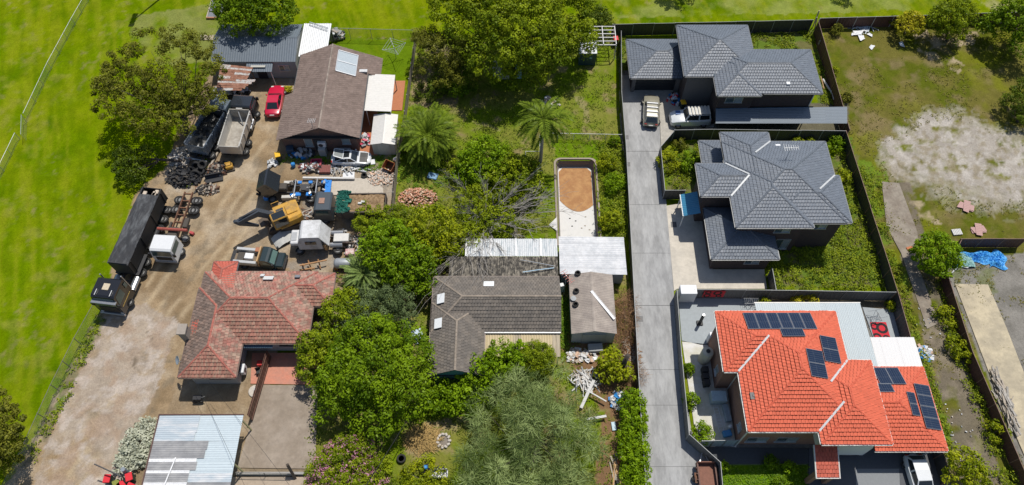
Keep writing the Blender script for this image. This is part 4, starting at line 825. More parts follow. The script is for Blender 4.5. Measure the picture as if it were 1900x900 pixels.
BARGE = mat("barge_brown", (.1, .05, .04), .7); MB().box(xs0 - .1, 14.3, zt - .22, xs0, 21.42, zt).build("barge_board", BARGE, gs); MB().box(xs0, 21.34, zt - .2, xs1, 21.42, zt + .03).build("barge_board", BARGE, gs)
for x, y in ((xs1 - .1, 20.9), (xs1 - .1, 17.1), (xs0 + .15, 20.9), (xs0 + .15, 17.1)): MB().box(x - .06, y - .06, 0, x + .06, y + .06, zt - .12).build("post", mat("post_yellow", (.42, .4, .22), .7), gs)
MB().bar((-29.3, 14.6, zt + .05), (-28.75, 17.6, zt + .05), .1, .05).build("batten", PW, gs)
# ---------------- grey tiled L house with teal gable
GT = mat("greybrown_tile", (.175, .15, .125), .9, vary=.18, scale=1.5, island=.12, col2=(.13, .115, .1)); GC = mat("greybrown_cap", (.26, .215, .17), .9, vary=.2, island=.15); TEAL = mat("teal_board", (.06, .19, .21), .7, vary=.15, stretch=(1, 1, 6))
hg = thing("weatherboard_house", "grey tiled old house with teal gable and pale skylights in the overgrown lot", "house", (-2, 31, 0))
GM = Hip(-7.6, 29.4, 4.62, 35.25, 2.8, .55, "e"); GW = Hip(-7.62, 25.05, -2.6, 32.4, 2.8, .55, "s")
roofg = tiled_roof(hg, [GM, GW], GT, GC, mat("gutter_rust", (.25, .2, .17), .7))
walls(hg, (-7.1, 29.9, 4.3, 34.75), 0, 2.7, TEAL); walls(hg, (-7.1, 25.6, -3.4, 29.9), 0, 2.69, TEAL); gable_wall(hg, 'x', -7.62, -2.6, 25.16, 2.8, .55, TEAL, .08); gable_wall(hg, 'y', 29.4, 35.25, 4.3, 2.8, .55, TEAL, .1)
window(hg, 's', -5.1, 25.16, 1.3, 2.4, 1.2, 3, frame=DARKFRAME)
p5 = math.atan(.55)
SKW = mat("skylight_white", (.76, .78, .78), .35, vary=.05)
for px, py, zz, rx, ry in ((907, 527, 3.5, -p5, 0), (960, 569, 3.55, p5, 0), (818, 554, 3.45, 0, -p5), (813, 600, 3.4, 0, -p5)):
    o = roof_patch(px, py, zz, 1.0 if rx else .8, .8 if rx else 1.0, SKW, roofg, rx, ry, "skylight")
pb = thing("verandah_roof", "cream ribbed verandah roof along the front of the grey tiled house", "verandah", (.8, 28, 0))
v0, v1 = at(893, 662, 2.35), at(1036, 662, 2.35); PALE = [mat("verandah_sheet", (.47, .38, .225), .6, vary=.12, scale=1.2, stretch=(3, .4, 1)), mat("verandah_sheet_dark", (.4, .33, .22), .6, vary=.2, scale=1.2, stretch=(3, .4, 1), col2=(.3, .25, .18))]
sheets(pb, (-2.85, v0.y, 2.35), (4.5, v0.y, 2.35), (4.5, 29.35, 2.62), (-2.85, 29.35, 2.62), None, 10, mats=[PALE[0], PALE[0], PALE[0], PALE[0], PALE[1]], pitch=.25, amp=.02)
MB().bar((-2.8, 29.32, 2.8), (4.55, 29.32, 2.8), .12, .08).build("flashing", WHITEMETAL, pb)
for x in (-2.6, .9, 4.3): MB().box(x - .05, v0.y + .1, 0, x + .05, v0.y + .2, 2.3).build("post", GALV, pb)
# rear lean-to: mossy dark roof then white see-through sheets
MOSS = mat("mossy_sheet", (.05, .045, .038), .95, vary=.4, scale=2.2, col2=(.27, .24, .19), spots=-.07, bump=.02, stretch=(2.2, 1, 1))
rl2 = thing("lean_to_roof", "dark mossy lean-to roof behind the grey tiled house with a blue pole on it", "lean-to", (-.5, 36, 0)); b0, b1 = at(1036, 478, 2.45).y, 35.4
sheets(rl2, (-7.0, b0, 2.55), (4.55, b0, 2.55), (4.55, b0, 2.55), (-7.0, b0, 2.55), MOSS, 0)
for k in range(10): xa, xb = -6.2 + 10.75 * k / 10, -6.2 + 10.75 * (k + 1) / 10; g = MB(); e = .006 * (k % 2); corrugated(g, (xa, b1, 2.5 + e), (xb, b1, 2.5 + e), (xb, b0, 2.62 + e), (xa, b0, 2.62 + e), .2, .02); g.build("roof_sheet", MOSS, rl2)
walls(rl2, (-6.0, 35.5, 4.4, b0 - .1), 0, 2.45, mat("old_wall", (.16, .15, .13), .9))
ts = thing("pergola_roof", "white see-through corrugated pergola roof under the dead branches", "pergola", (1, 39, 0)); c0, c1 = b0 + .03, at(1036, 443, 2.5).y; xa0, xb0 = -4.6, 4.55
WS = mat("fibreglass_sheet", (.6, .61, .61), .5, vary=.12, scale=1.5, col2=(.35, .4, .42), spots=-.1, stretch=(4, .6, 1))  # grey second colour paints shadow lines into the white sheets as streaks
for k in range(11):
    xa, xb = xa0 + (xb0 - xa0) * k / 11, xa0 + (xb0 - xa0) * (k + 1) / 11; e = .008 * (k % 2); g = MB(); corrugated(g, (xa, c0, 2.65 + e), (xb, c0, 2.65 + e), (xb, c1, 2.5 + e), (xa, c1, 2.5 + e), .2, .03); g.build("roof_sheet", WS, ts)
    if k % 3 == 0: MB().bar((xa, c0, 2.72), (xa, c1, 2.57), .14, .04).build("batten", PW, ts)
for x in (xa0 + .2, 0, xb0 - .2): MB().box(x - .05, c1 - .2, 0, x + .05, c1 - .1, 2.45).build("post", GALV, ts)
for lab, A_, B_, m_, r_ in (("pale blue pole lying on the mossy lean-to roof", at(970, 505, 2.75), at(1028, 497, 2.75), mat("pole_blue", (.4, .55, .65), .5), .05), ("bent grey pole lying on the mossy lean-to roof behind the blue one", at(965, 482, 2.8), at(1030, 494, 2.8), GALV, .035)):
    solo(MB().tube([A_, (A_ + B_) / 2 + Vector((0, 0, .03)), B_], r_, 6), "pole", m_, lab, "pole")
# silver shed and fibro garage
ss = thing("metal_shed", "shed with silver corrugated roof at the end of the empty pool", "shed", (8, 37.8, 0)); s0, s1 = 35.75, 40.05
SILV = mat("silver_sheet", (.5, .51, .52), .42, .35, .18, .7, col2=(.62, .62, .62)); 
for k in range(6): y0, y1 = s0 + (s1 - s0) * k / 6, s0 + (s1 - s0) * (k + 1) / 6; g = MB(); e = .008 * (k % 2); corrugated(g, (11.35, y0, 2.35 + e), (11.35, y1 + .02, 2.35 + e), (4.72, y1 + .02, 2.5 + e), (4.72, y0, 2.5 + e), .2, .02); g.build("roof_sheet", SILV, ss)
walls(ss, (4.9, 36.0, 11.1, 39.9), 0, 2.3, FIBRO)
FR = mat("fibro_roof", (.36, .31, .265), .9, vary=.16, scale=.8, col2=(.27, .23, .2), bump=.01); 
fg = gable_shed("fibro_garage", "old fibro garage with brown grey gable roof and tyres on it", 5.6, 9.9, 29.4, 35.75, 2.35, 2.95, mat("fibro_pale", (.4, .42, .42), .8, vary=.12), FR, cat="garage", n=5, pitchc=.16)
MB().box(6.7, 29.44, .03, 9.0, 29.5, 2.1).build("roller_door", mat("door_palegrey", (.32, .34, .33), .7, stretch=(1, 1, 10)), fg)
TYRE = mat("tyre_rubber", (.022, .021, .02), .85, vary=.2); RIM = mat("rim_steel", (.2, .2, .195), .55, .4, .2)
def tyre_mb(r=.33, w=.2): return MB().lathe([(r * .62, -w / 2), (r * .93, -w / 2), (r, -w * .3), (r, w * .3), (r * .93, w / 2), (r * .62, w / 2), (r * .58, 0), (r * .62, -w / 2)], n=18)
for i, (px, py) in enumerate(((1072, 507), (1069, 540), (1068, 565))):
    x = at(px, py, 2.6).x; z = 2.35 + (x - 5.6) * .279 + .12; p_ = at(px, py, z); g = tyre_mb(.3, .2); M = Matrix.Translation(p_) @ Matrix.Rotation(-.27, 4, 'Y'); g.v = [tuple(M @ Vector(v)) for v in g.v]
    solo(g, "tyre", TYRE, ["black tyre on the fibro garage roof, farthest back of three", "black tyre on the fibro garage roof, middle one of three", "black tyre on the fibro garage roof, nearest the door"][i], "tyre", "tyres lying on the garage roof", smooth=True)
p_ = at(1064, 554, 2.55); solo(MB().lathe([(.0, 0), (.26, 0), (.28, .06), (.05, .08)], p_, n=14), "pan", FIBRO, "pale round pan between the tyres on the garage roof", "pan")
A_, B_ = at(1097, 540, 2.98), at(1140, 592, 2.62); solo(MB().bar(A_, B_, .22, .05).bar(A_ + Vector((.1, .08, .04)), B_ + Vector((.1, .08, .04)), .03, .06), "gutter_length", PW, "long white gutter length lying across the fibro garage roof", "gutter")
# patio covers of the orange house
pcv = thing("patio_cover", "pale blue ribbed patio cover behind the orange tiled roof", "patio cover", (32, 28, 0)); PALEB = mat("patio_sheet_blue", (.5, .55, .56), .45, .1, .06)
Q = [at(1636, 676, 2.9), at(1612, 570, 2.7), at(1424, 565, 2.7)]
for k in range(8): xa, xb = 29.55 + (33.4 - 29.55) * k / 8, 29.55 + (33.4 - 29.55) * (k + 1) / 8; g = MB(); e = .006 * (k % 2); corrugated(g, (xa, 25.9, 2.95 + e), (xb, 25.9, 2.95 + e), (xb, 32.45, 2.7 + e), (xa, 32.45, 2.7 + e), .16, .02); g.build("roof_sheet", PALEB, pcv)
for k in range(10): xa, xb = 23.3 + (29.55 - 23.3) * k / 10, 23.3 + (29.55 - 23.3) * (k + 1) / 10; g = MB(); e = .006 * (k % 2); corrugated(g, (xa, 30.3, 2.8 + e), (xb, 30.3, 2.8 + e), (xb, 32.45, 2.7 + e), (xa, 32.45, 2.7 + e), .16, .02); g.build("roof_sheet", PALEB, pcv)
MB().box(23.25, 32.45, 2.6, 33.45, 32.55, 2.72).build("fascia", CREAMGUT, pcv)
for x, y in ((33.2, 32.2), (33.2, 26.3), (23.6, 32.2), (28.5, 32.2)): MB().box(x - .05, y - .05, 0, x + .05, y + .05, 2.65).build("post", WHITEMETAL, pcv)
pw = thing("patio_cover", "white flat patio cover between the orange roof and the lot fence", "patio cover", (35.5, 27, 0)); sheets(pw, (33.5, 26.0, 2.75), (37.6, 26.0, 2.75), (37.6, 28.9, 2.7), (33.5, 28.9, 2.7), mat("white_patio_sheet", (.62, .61, .6), .5, vary=.05), 5, pitch=.25)
for x, y in ((37.4, 28.7), (33.8, 28.7), (37.4, 26.2)): MB().box(x - .05, y - .05, 0, x + .05, y + .05, 2.68).build("post", WHITEMETAL, pw)
UPH, GH = [OB, OM, OF], [OG]
solar(1446, 597, UPH, 6, 1, 'n', False, "largest solar array along the back edge of the orange roof", ph=2.1); solar(1470, 618, UPH, 1, 1, 'n', True, "single wide panel just below the largest array", ph=2.0, pw=1.05)
solar(1539, 649, UPH, 2, 1, 'e', False, "solar array nearest the patio cover, right of a similar block", pw=1.2, ph=1.75); solar(1514, 675, UPH, 2, 1, 'e', False, "tall solar block left of its pair and nearest the roof peak", pw=1.25, ph=1.75)
solar(1649, 699, GH, 2, 1, 'n', False, "solar array on the back slope of the garage roof, upper row", ph=2.0, pw=1.15); solar(1641, 721, GH, 1, 1, 'n', True, "small solar panel tucked under the upper row on the garage roof", ph=1.4, pw=1.0)
solar(1719, 755, GH, 4, 1, 'e', False, "large solar array down the right edge of the garage roof", pw=1.0, ph=1.75); solar(1693, 750, GH, 2, 1, 'e', False, "narrow solar strip beside the array at the garage roof edge", pw=1.05, ph=.9)
c = on_roof(1397, 735, UPH); solo(MB().box(c.x - .25, c.y - .3, c.z - .1, c.x + .25, c.y + .3, c.z + .1).use(DARKFRAME).box(c.x - .05, c.y - .1, c.z + .1, c.x + .1, c.y + .1, c.z + .16), "roof_vent", mat("appliance_white", (0, 0, 0)), "small white roof vent on the left slope of the orange roof", "roof vent")
c = on_roof(1462, 155, [A3, B3, C3]); solo(MB().box(c.x - .2, c.y - .2, c.z - .1, c.x + .2, c.y + .2, c.z + .12), "roof_vent", mat("appliance_white", (0, 0, 0)), "small white roof vent on the dark roof of the farthest house", "roof vent")
c = on_roof(1443, 270, [W2, M2]); solo(MB().box(c.x - .25, c.y - .1, c.z - .1, c.x + .25, c.y + .1, c.z + .1), "roof_vent", mat("appliance_white", (0, 0, 0)), "tiny white cowl near the antenna on the middle dark roof", "roof vent")
# ================================================================ FENCES
FD = mat("fence_charcoal", (.04, .042, .045), .55, vary=.12); FCAP = mat("fence_cap_grey", (.22, .23, .235), .5, vary=.1); FB = mat("fence_maroon", (.085, .038, .032), .65, vary=.2); FBC = mat("fence_cap_rust", (.2, .12, .09), .7); FG = mat("fence_grey", (.13, .135, .135), .7, vary=.12); FPAL = mat("fence_paling", (.38, .33, .26), .9, vary=.3, scale=4, stretch=(4, 4, .6)); FPO = mat("fence_post_pale", (.4, .38, .34), .8)
def fence(label, tops, h, pm, cm, postm=None, step=2.4, name="panel_fence", rib=.2, capw=.05, cat="fence", lap=True, ztop=None):
    P = [at(*p, h) if len(p) == 2 else Vector(p) for p in tops]; base = P[0].copy(); base.z = 0
    root = thing(name, label, cat, base)
    for i in range(len(P) - 1):
        a_, b_ = P[i].copy(), P[i + 1].copy(); a_.z = b_.z = 0; d = b_ - a_; L = d.length; n = max(1, round(L / step)); dn = d / L; nn = Vector((-dn.y, dn.x, 0))
        for k in range(n):
            p, q = a_ + d * (k / n) + dn * .03, a_ + d * ((k + 1) / n) - dn * .03; hh = h + rnd.uniform(-.03, .03); m = max(2, int((q - p).length / rib)); V = []
            for j in range(m + 1):
                c = p.lerp(q, j / m) + nn * (.015 if j % 2 else -.015); V += [(c.x, c.y, -.05), (c.x, c.y, hh)]
            MBp = MB().raw(V, [(2 * j, 2 * j + 2, 2 * j + 3, 2 * j + 1) for j in range(m)]); o = MBp.build("fence_panel", pm, root)
            if cm: MB().bar(p + Vector((0, 0, hh)), q + Vector((0, 0, hh)), capw, .045).build("top_rail", cm, o)
        for k in range(n + (1 if i == len(P) - 2 else 0)):
            c = a_ + d * (k / n); MB().box(c.x - .04, c.y - .04, -.05, c.x + .04, c.y + .04, h + .04).build("post", postm or cm or pm, root)
    return root
G_ = lambda px, py, dx=0: Vector((at(px, py).x + dx, at(px, py).y, 0))
fence("dark panel fence along the left edge of the concrete driveway", [G_(1151, 78, -.1), G_(1152, 190, -.12), G_(1160, 290, -.12), G_(1185, 760, -.12), G_(1197, 930, -.12)], 1.8, FD, FCAP)
fence("black panel fence at the back of the farthest dark house", [(1137, 45), (1330, 41), (1509, 37)], 1.9, FD, FCAP)
fence("maroon fence with pale posts along the back of the vacant lot", [(1522, 34), (1660, 30), (1905, 22)], 1.7, FB, FCAP, FPO)
fence("tall maroon fence between the farthest dark house and the vacant lot", [(1519, 40), (1577, 240)], 2.0, FB, FBC)
fence("long charcoal fence between the middle and orange houses and the vacant lot", [(1570, 243), (1666, 541), (1765, 890)], 1.9, FD, FBC)
fence("charcoal fence between the farthest house and the middle house", [(1252, 241), (1325, 240), (1568, 243)], 1.8, FD, FCAP)
fence("short charcoal fence round the front garden of the middle house", [(1251, 243), (1226, 272), (1234, 353), (1272, 353)], 1.7, FD, FCAP)
fence("charcoal fence between the middle house and the orange house", [(1289, 537), (1480, 539), (1662, 542)], 1.9, FG, FCAP)
fence("grey fence between the driveway and the orange house", [(1256, 538), (1265, 660), (1279, 806), (1337, 858), (1343, 925)], 1.8, FG, FCAP)
fence("short grey return fence beside the weedy garden of the middle house", [(1433, 498), (1440, 537)], 1.8, FD, FCAP)
fence("rusty brown fence at the head of the grey yard on the right", [(1784, 443), (1905, 443)], 1.7, FB, FBC)
fence("long rusty brown fence along the grey yard on the right", [(1784, 445), (1757, 505), (1806, 655), (1915, 905)], 1.6, FB, FBC)
fence("pale timber paling fence between the truck yard and the palm garden", [(770, 62), (750, 206), (735, 292), (723, 425)], 1.7, FPAL, None, FPO, rib=.12)
fence("pale blue grey side gate panels beside the orange house", [(1303, 818), (1371, 817)], 1.8, mat("gate_bluegrey", (.3, .36, .4), .5), FCAP, step=1.2, name="side_gate", cat="gate")
# weathered timber slat fence in the courtyard, slat by slat
cf = thing("slat_fence", "brown slatted fence dividing the courtyard from the red house", "fence", at(494, 650, 0)); a_, b_ = at(494, 649, 1.8), at(458, 770, 1.8); a_.z = b_.z = 0; d = b_ - a_; SL = [mat("slat_brown", (.13, .065, .045), .8, vary=.2), mat("slat_brown_pale", (.18, .1, .07), .8, vary=.2)]; n = 44
for k in range(n):
    p, q = a_ + d * (k / n), a_ + d * ((k + .8) / n); MB().bar((p.x, p.y, 0.9), (q.x, q.y, 0.9), .03, 1.75 + rnd.uniform(-.03, .03)).build("slat", SL[k % 3 == 0], cf)
for zz in (.4, 1.5): MB().bar(a_ + Vector((.05, 0, zz)), b_ + Vector((.05, 0, zz)), .06).build("rail", SL[0], cf)
# chain-link
CHAIN = bpy.data.materials.new("chain_mesh"); CHAIN.use_nodes = True; t = CHAIN.node_tree; b = t.nodes["Principled BSDF"]; b.inputs["Base Color"].default_value = (.32, .36, .34, 1); b.inputs["Metallic"].default_value = .3; b.inputs["Roughness"].default_value = .5; b.inputs["Alpha"].default_value = .2
def chain(label, base, h, step=3.0, top=True, cat="fence", pm=GALV, back=False, name="chain_link_fence"):
    P = [at(*p) for p in base]; root = thing(name, label, cat, P[0])
    for i in range(len(P) - 1):
        a_, b_ = P[i], P[i + 1]; d = b_ - a_; n = max(1, round(d.length / step))
        for k in range(n):
            p, q = a_ + d * (k / n), a_ + d * ((k + 1) / n); up = Vector((0, 0, h)); o = MB().face(p, q, q + up, p + up).build("mesh_panel", CHAIN, root)
            if top: MB().tube([p + up, q + up], .025, 5).build("top_rail", pm, o)
            MB().tube([p, p + up * 1.02], .035, 6).build("post", pm, root)
    return root
chain("galvanised chain-link fence across the sports field at the upper left", [(165, 2), (140, 46), (96, 128), (52, 222)], 1.1, 2.7); chain("galvanised chain-link fence across the field below the gap", [(37, 258), (8, 318), (-30, 395)], 1.1, 2.7)
chain("small metal gate in the field fence gap", [(50, 226), (49, 262)], 1.2, 2.0, cat="gate", name="field_gate"); chain("rusty post chain-link fence along the gravel drive", [(187, 577), (152, 640), (110, 725), (62, 832), (20, 915)], 1.6, 2.6, pm=mat("post_rust", (.16, .15, .14), .7))
chain("tall chain-link fence at the back of the clothesline lawn", [(612, 72), (770, 76)], 1.8, 2.6); chain("low mesh fence with white rail across the back yard", [(1005, 258), (1152, 261)], 1.1, 2.0, pm=mat("post_white", (0, 0, 0)))
chain("thin white frame fence beside the palm trunk", [(1001, 262), (1001, 292), (975, 292), (974, 330)], 1.1, 1.6, pm=mat("post_white", (0, 0, 0)))
chain("low chain fence on a concrete plinth beside the footpath", [(444, 882), (545, 884)], 1.0, 2.2, pm=mat("post_rust", (0, 0, 0)))
a_, b_ = at(440, 880), at(566, 883); solo(MB().box(a_.x, a_.y - .1, -.05, b_.x, a_.y + .12, .4), "plinth_wall", mat("plinth", (.3, .29, .27), .9), "low concrete plinth under the chain fence by the footpath", "low wall")
# ================================================================ TREES AND SHRUBS
BARK = mat("bark_grey", (.16, .135, .11), .95, vary=.3, scale=3); BARKD = mat("bark_dark", (.07, .055, .045), .95, vary=.3, scale=3); BARKP = mat("bark_pale", (.36, .33, .29), .95, vary=.25, scale=3)
def crown(name, parent, blobs, m, seed, leaf=.22, pr=.55, cover=1.5, per=42, airy=0.0, aspect=.55, inner=.35, tintr=(.1, .9), droop=0.0, needle=False, keep_low=-.45, dens=1.35):
    """leaf clumps spread over and inside a set of ellipsoids (centre, rx, ry, rz)"""
    rs = np.random.RandomState(seed); C = []
    if not needle and pr > .3: pr *= 1.12; leaf *= 1.12; aspect = max(aspect, .5); per = int(min(150, dens * math.pi * pr * pr / (leaf * leaf * aspect * .5)))
    sp = (1.12 if pr > .3 else .8) * pr
    for bi, (c, rx, ry, rz) in enumerate(blobs):
        A = 4 * math.pi * ((rx * ry) ** 1.6 / 3 + (rx * rz) ** 1.6 / 3 + (ry * rz) ** 1.6 / 3) ** (1 / 1.6); n = max(6, int(cover * 3 * A / (math.pi * pr * pr)))
        d = rs.normal(size=(n, 3)); d /= np.linalg.norm(d, axis=1, keepdims=True); d = d[d[:, 2] > keep_low]; f = rs.uniform(.0, 1, (len(d), 1)) ** .45
        f = np.where(rs.rand(len(d), 1) < .75, .82 + .2 * f, f * .85)
        f = f * (1 + .22 * (fbm(d[:, :1] * 3 + bi, d[:, 1:2] * 3 + d[:, 2:] * 2, .8, seed + bi, 2) - .5) * 2)
        C.append(np.array(c) + d * f * np.array([rx, ry, rz]))
    P = np.concatenate(C); keep = np.ones(len(P), bool)
    for c, rx, ry, rz in blobs:
        q = (((P - np.array(c)) / np.array([rx, ry, rz])) ** 2).sum(1); keep &= q > inner ** 2
    if airy: keep &= fbm(P[:, 0], P[:, 1] + P[:, 2] * .7, 1.6, seed + 77, 2) > airy
    P = P[keep & (P[:, 2] > .12)]; cells = {}; ok = []
    for i, p in enumerate(P):        # keep the clumps apart, so that dark gaps stay between them
        k = tuple((p // sp).astype(int)); near = [q for a_ in (-1, 0, 1) for b_ in (-1, 0, 1) for c_ in (-1, 0, 1) for q in cells.get((k[0] + a_, k[1] + b_, k[2] + c_), ())]
        if all((p[0] - q[0]) ** 2 + (p[1] - q[1]) ** 2 + (p[2] - q[2]) ** 2 > sp * sp for q in near): cells.setdefault(k, []).append(p); ok.append(i)
    P = P[ok] if len(ok) > 3 else P
    n = len(P); prr = pr * rs.uniform(.6, 1.3, n); pt = rs.uniform(*tintr, n)
    k = n * per; idx = np.repeat(np.arange(n), per); d = rs.normal(size=(k, 3)); d /= np.linalg.norm(d, axis=1, keepdims=True)
    L = P[idx] + d * (prr[idx] * (rs.uniform(.3, 1.05, k) ** .6))[:, None] * np.array([1, 1, .8]); L[:, 2] = np.maximum(L[:, 2], .05)
    tint = np.clip(pt[idx] + rs.normal(0, .16, k), 0, 1)
    if needle:      # long drooping strands
        a_ = d * np.array([1, 1, .35]) + rs.normal(0, .45, (k, 3)); a_[:, 2] -= droop; a_ /= np.linalg.norm(a_, axis=1, keepdims=True)
        w_ = np.cross(a_, rs.normal(size=(k, 3))); w_ /= np.linalg.norm(w_, axis=1, keepdims=True) + 1e-9; ln = leaf * rs.uniform(.6, 1.5, (k, 1)); wd = leaf * aspect
        e = L + a_ * ln; e[:, 2] -= .25 * leaf
        V = np.stack([L - w_ * wd, L + w_ * wd, e + w_ * wd * .4, e - w_ * wd * .4], 1).reshape(-1, 3); V[:, 2] = np.maximum(V[:, 2], .03); F = np.arange(4 * k).reshape(k, 4); T = np.repeat(tint, 4)
    else:
        N = d * .9 + np.array([0, 0, .5]) + rs.normal(0, .38, (k, 3)); N /= np.linalg.norm(N, axis=1, keepdims=True); V, F, T = leaves(L, N, leaf, aspect, tint, rs, droop)
    V = V - np.array(ORI[parent.name]) if parent is not None else V
    link(name, npmesh(name, V, F, [m], tint=T), parent); return P
def trunk(parent, base, blobs, r0, m, seed, limbs=10, P=None, lean=None, fork=.45):
    rr = random.Random(seed); base = Vector(base); c0 = Vector(blobs[0][0]); mb = MB().use(m); top = base.lerp(c0, .8); kz = base.lerp(c0, fork) + Vector((rr.uniform(-.2, .2), rr.uniform(-.2, .2), 0)); kz.z = base.z + (c0.z - base.z) * fork
    mb.tube([base - Vector((0, 0, .1)), base.lerp(kz, .5) + Vector((rr.uniform(-.1, .1), rr.uniform(-.1, .1), 0)), kz, top], [r0 * 1.25, r0, r0 * .8, r0 * .35], 8)
    o = mb.build("trunk", None, parent, smooth=True)
    tg = [Vector(b_[0]) for b_ in blobs[1:]] + ([Vector(P[rr.randrange(len(P))]) for _ in range(limbs)] if P is not None and len(P) else [])
    lb = MB().use(m)
    for q in tg:
        s_ = kz.lerp(top, rr.uniform(0, .6)); m1 = s_.lerp(q, .5) + Vector((rr.uniform(-.6, .6), rr.uniform(-.6, .6), rr.uniform(-.9, -.1))); lb.tube([s_, m1, q], [r0 * .36, r0 * .2, r0 * .05], 5)
    if tg: lb.build("limbs", None, parent, smooth=True, kind="stuff")
def tree(name, label, cat, base, blobs, m, seed, bark=None, r0=.2, group=None, limbs=10, **kw):
    """base and blobs given as seen: base (px,py); blobs (px, py, z, radius px, height ratio)"""
    b0 = at(*base); root = thing(name, label, cat, b0, group); B = []
    for px, py, z, rp, hr in blobs: r = rp * mpp(px, py, z); B.append((at(px, py, z), r, r, r * hr))
    P = crown("crown", root, B, m, seed, **kw); trunk(root, b0, B, r0, bark or BARK, seed, limbs, P); return root
def shrub(label, px, py, rp, hgt, m, seed, name="shrub", cat="shrub", group=None, **kw):
    r = rp * mpp(px, py, 0); c = at(px, py, hgt * .5); root = thing(name, label, cat, (c.x, c.y, 0), group); B = [(c, r, r, hgt * .55)]
    kw.setdefault("leaf", .17); kw.setdefault("pr", min(.4, r * .5)); kw.setdefault("per", 34); kw.setdefault("inner", 0)
    P = crown("foliage", root, B, m, seed, **kw); g = MB().use(BARK)
    for k in range(4): q = P[(k * 37) % len(P)]; g.tube([Vector((c.x, c.y, -.05)), Vector((c.x, c.y, -.05)).lerp(Vector(q), .5) + Vector((0, 0, .1)), Vector(q)], [.05, .03, .012], 4)
    g.build("stem", None, root, kind="stuff"); return root
LG = leaf_mat("leaf_green", (.06, .115, .004), (.19, .29, .008)); LY = leaf_mat("leaf_yellowgreen", (.12, .17, .006), (.36, .39, .012)); LO = leaf_mat("leaf_olive", (.065, .075, .008), (.215, .22, .025)); LD = leaf_mat("leaf_dark", (.04, .07, .006), (.14, .19, .016)); LB_ = leaf_mat("leaf_brightgreen", (.085, .16, .004), (.25, .38, .01)); LC = leaf_mat("casuarina_needle", (.075, .12, .025), (.36, .44, .165)); LS = leaf_mat("leaf_silver", (.34, .36, .26), (.64, .65, .52)); LGD = leaf_mat("leaf_golden", (.2, .22, .01), (.55, .48, .025)); LPK = leaf_mat("flower_pink", (.4, .14, .22), (.7, .38, .46)); LBR = leaf_mat("dead_leaf_brown", (.16, .085, .045), (.42, .25, .13)); LPALM = leaf_mat("palm_leaf", (.045, .085, .006), (.2, .27, .025)); LYM = leaf_mat("leaf_mid", (.085, .135, .006), (.28, .34, .012)); LCY = leaf_mat("cycad_leaf", (.07, .13, .03), (.26, .34, .1))
tree("eucalyptus_tree", "wide spreading olive eucalyptus on the grass beside the tipper trucks", "tree", (352, 268),
     [(330, 165, 6.0, 48, .6), (225, 150, 6.2, 48, .55), (280, 95, 6.6, 52, .5), (345, 85, 6.5, 45, .5), (370, 130, 5.8, 45, .6), (215, 185, 5.2, 42, .6), (270, 200, 5.4, 50, .55), (330, 215, 4.6, 48, .6), (385, 190, 4.6, 32, .6), (300, 145, 6.6, 40, .5), (245, 110, 6.5, 38, .5)],
     LO, 301, BARKD, .3, leaf=.2, pr=.55, cover=1.25, per=46, airy=.36, limbs=8, keep_low=-.3, dens=1.1)
tree("small_tree", "low dark leaning tree on the grass edge with bare branches", "tree", (345, 300), [(238, 292, 2.0, 24, .7), (225, 315, 1.7, 18, .7), (250, 325, 1.4, 18, .6), (268, 285, 2.0, 15, .6), (222, 280, 1.9, 13, .7)], LD, 302, BARKD, .16, leaf=.2, pr=.42, cover=1.3, per=40, airy=.42, limbs=18)
tree("round_tree", "dense green tree behind the workshop roof at the top", "tree", (470, 45), [(450, 18, 5.4, 48, .8), (500, 20, 5.2, 44, .8), (425, 15, 5.0, 28, .8), (475, -5, 6.2, 48, .7)], LG, 303, BARKD, .25, leaf=.24, pr=.6, cover=1.7, per=42)
tree("spreading_tree", "largest dark green tree at the back of the yards by the field", "tree", (950, 135),
     [(960, 50, 7.5, 80, .7), (878, 40, 6.5, 46, .7), (1040, 40, 6.8, 54, .7), (920, 95, 5.5, 55, .75), (1000, 95, 5.2, 52, .75), (840, 15, 6.5, 40, .7), (940, -10, 8, 75, .6), (1040, -5, 7.6, 60, .6), (970, 130, 3.6, 40, .8), (900, 10, 7.6, 60, .6), (1075, 75, 4.5, 30, .8)],
     LYM, 304, BARKD, .4, leaf=.24, pr=.75, cover=1.55, per=42, airy=.2, limbs=16)
tree("scrub_tree", "thin scrubby tree with grey twigs left of the largest tree", "tree", (808, 178), [(830, 95, 3.6, 45, .7), (815, 130, 2.8, 34, .7), (860, 125, 3.0, 34, .7), (790, 75, 3.6, 28, .7)], LO, 305, BARKD, .14, leaf=.17, pr=.5, cover=1.1, per=32, airy=.45, limbs=26)
shrub("green bush under the scrubby tree", 850, 150, 34, 2.2, LG, 306); shrub("small bush at the foot of the scrubby tree on the left", 800, 165, 26, 1.6, LD, 307, airy=.35)
shrub("dense bush at the fence beside the pergola frame", 1110, 40, 24, 3.0, LD, 308)
for i, (px, py, r, h, m, lab) in enumerate(((905, 300, 48, 3.0, LB_, "bushy bright green tree left of the empty pool, upper one"), (955, 335, 50, 2.8, LYM, "bushy green tree at the left edge of the empty pool"), (865, 320, 26, 1.8, LB_, "small bright bush left of the upper bushy tree"), (840, 310, 15, 1.0, LYM, "little leafy plant below the big palm"))):
    tree("bushy_tree", lab, "tree", (px, py + 15), [(px, py, h * .6, r, .75), (px + r * .5, py + 8, h * .5, r * .55, .75), (px - r * .5, py - 4, h * .55, r * .5, .75)], m, 310 + i, BARK, .09, leaf=.22, pr=.42, cover=1.5, per=36, airy=.25)
tree("bushy_tree", "flat topped olive bush at the fence near the loaded tipper", "tree", (705, 425), [(690, 405, 1.8, 32, .5), (725, 412, 2.0, 34, .5), (755, 405, 1.9, 26, .5)], LYM, 320, BARK, .1, leaf=.15, pr=.4, cover=1.5, per=50)
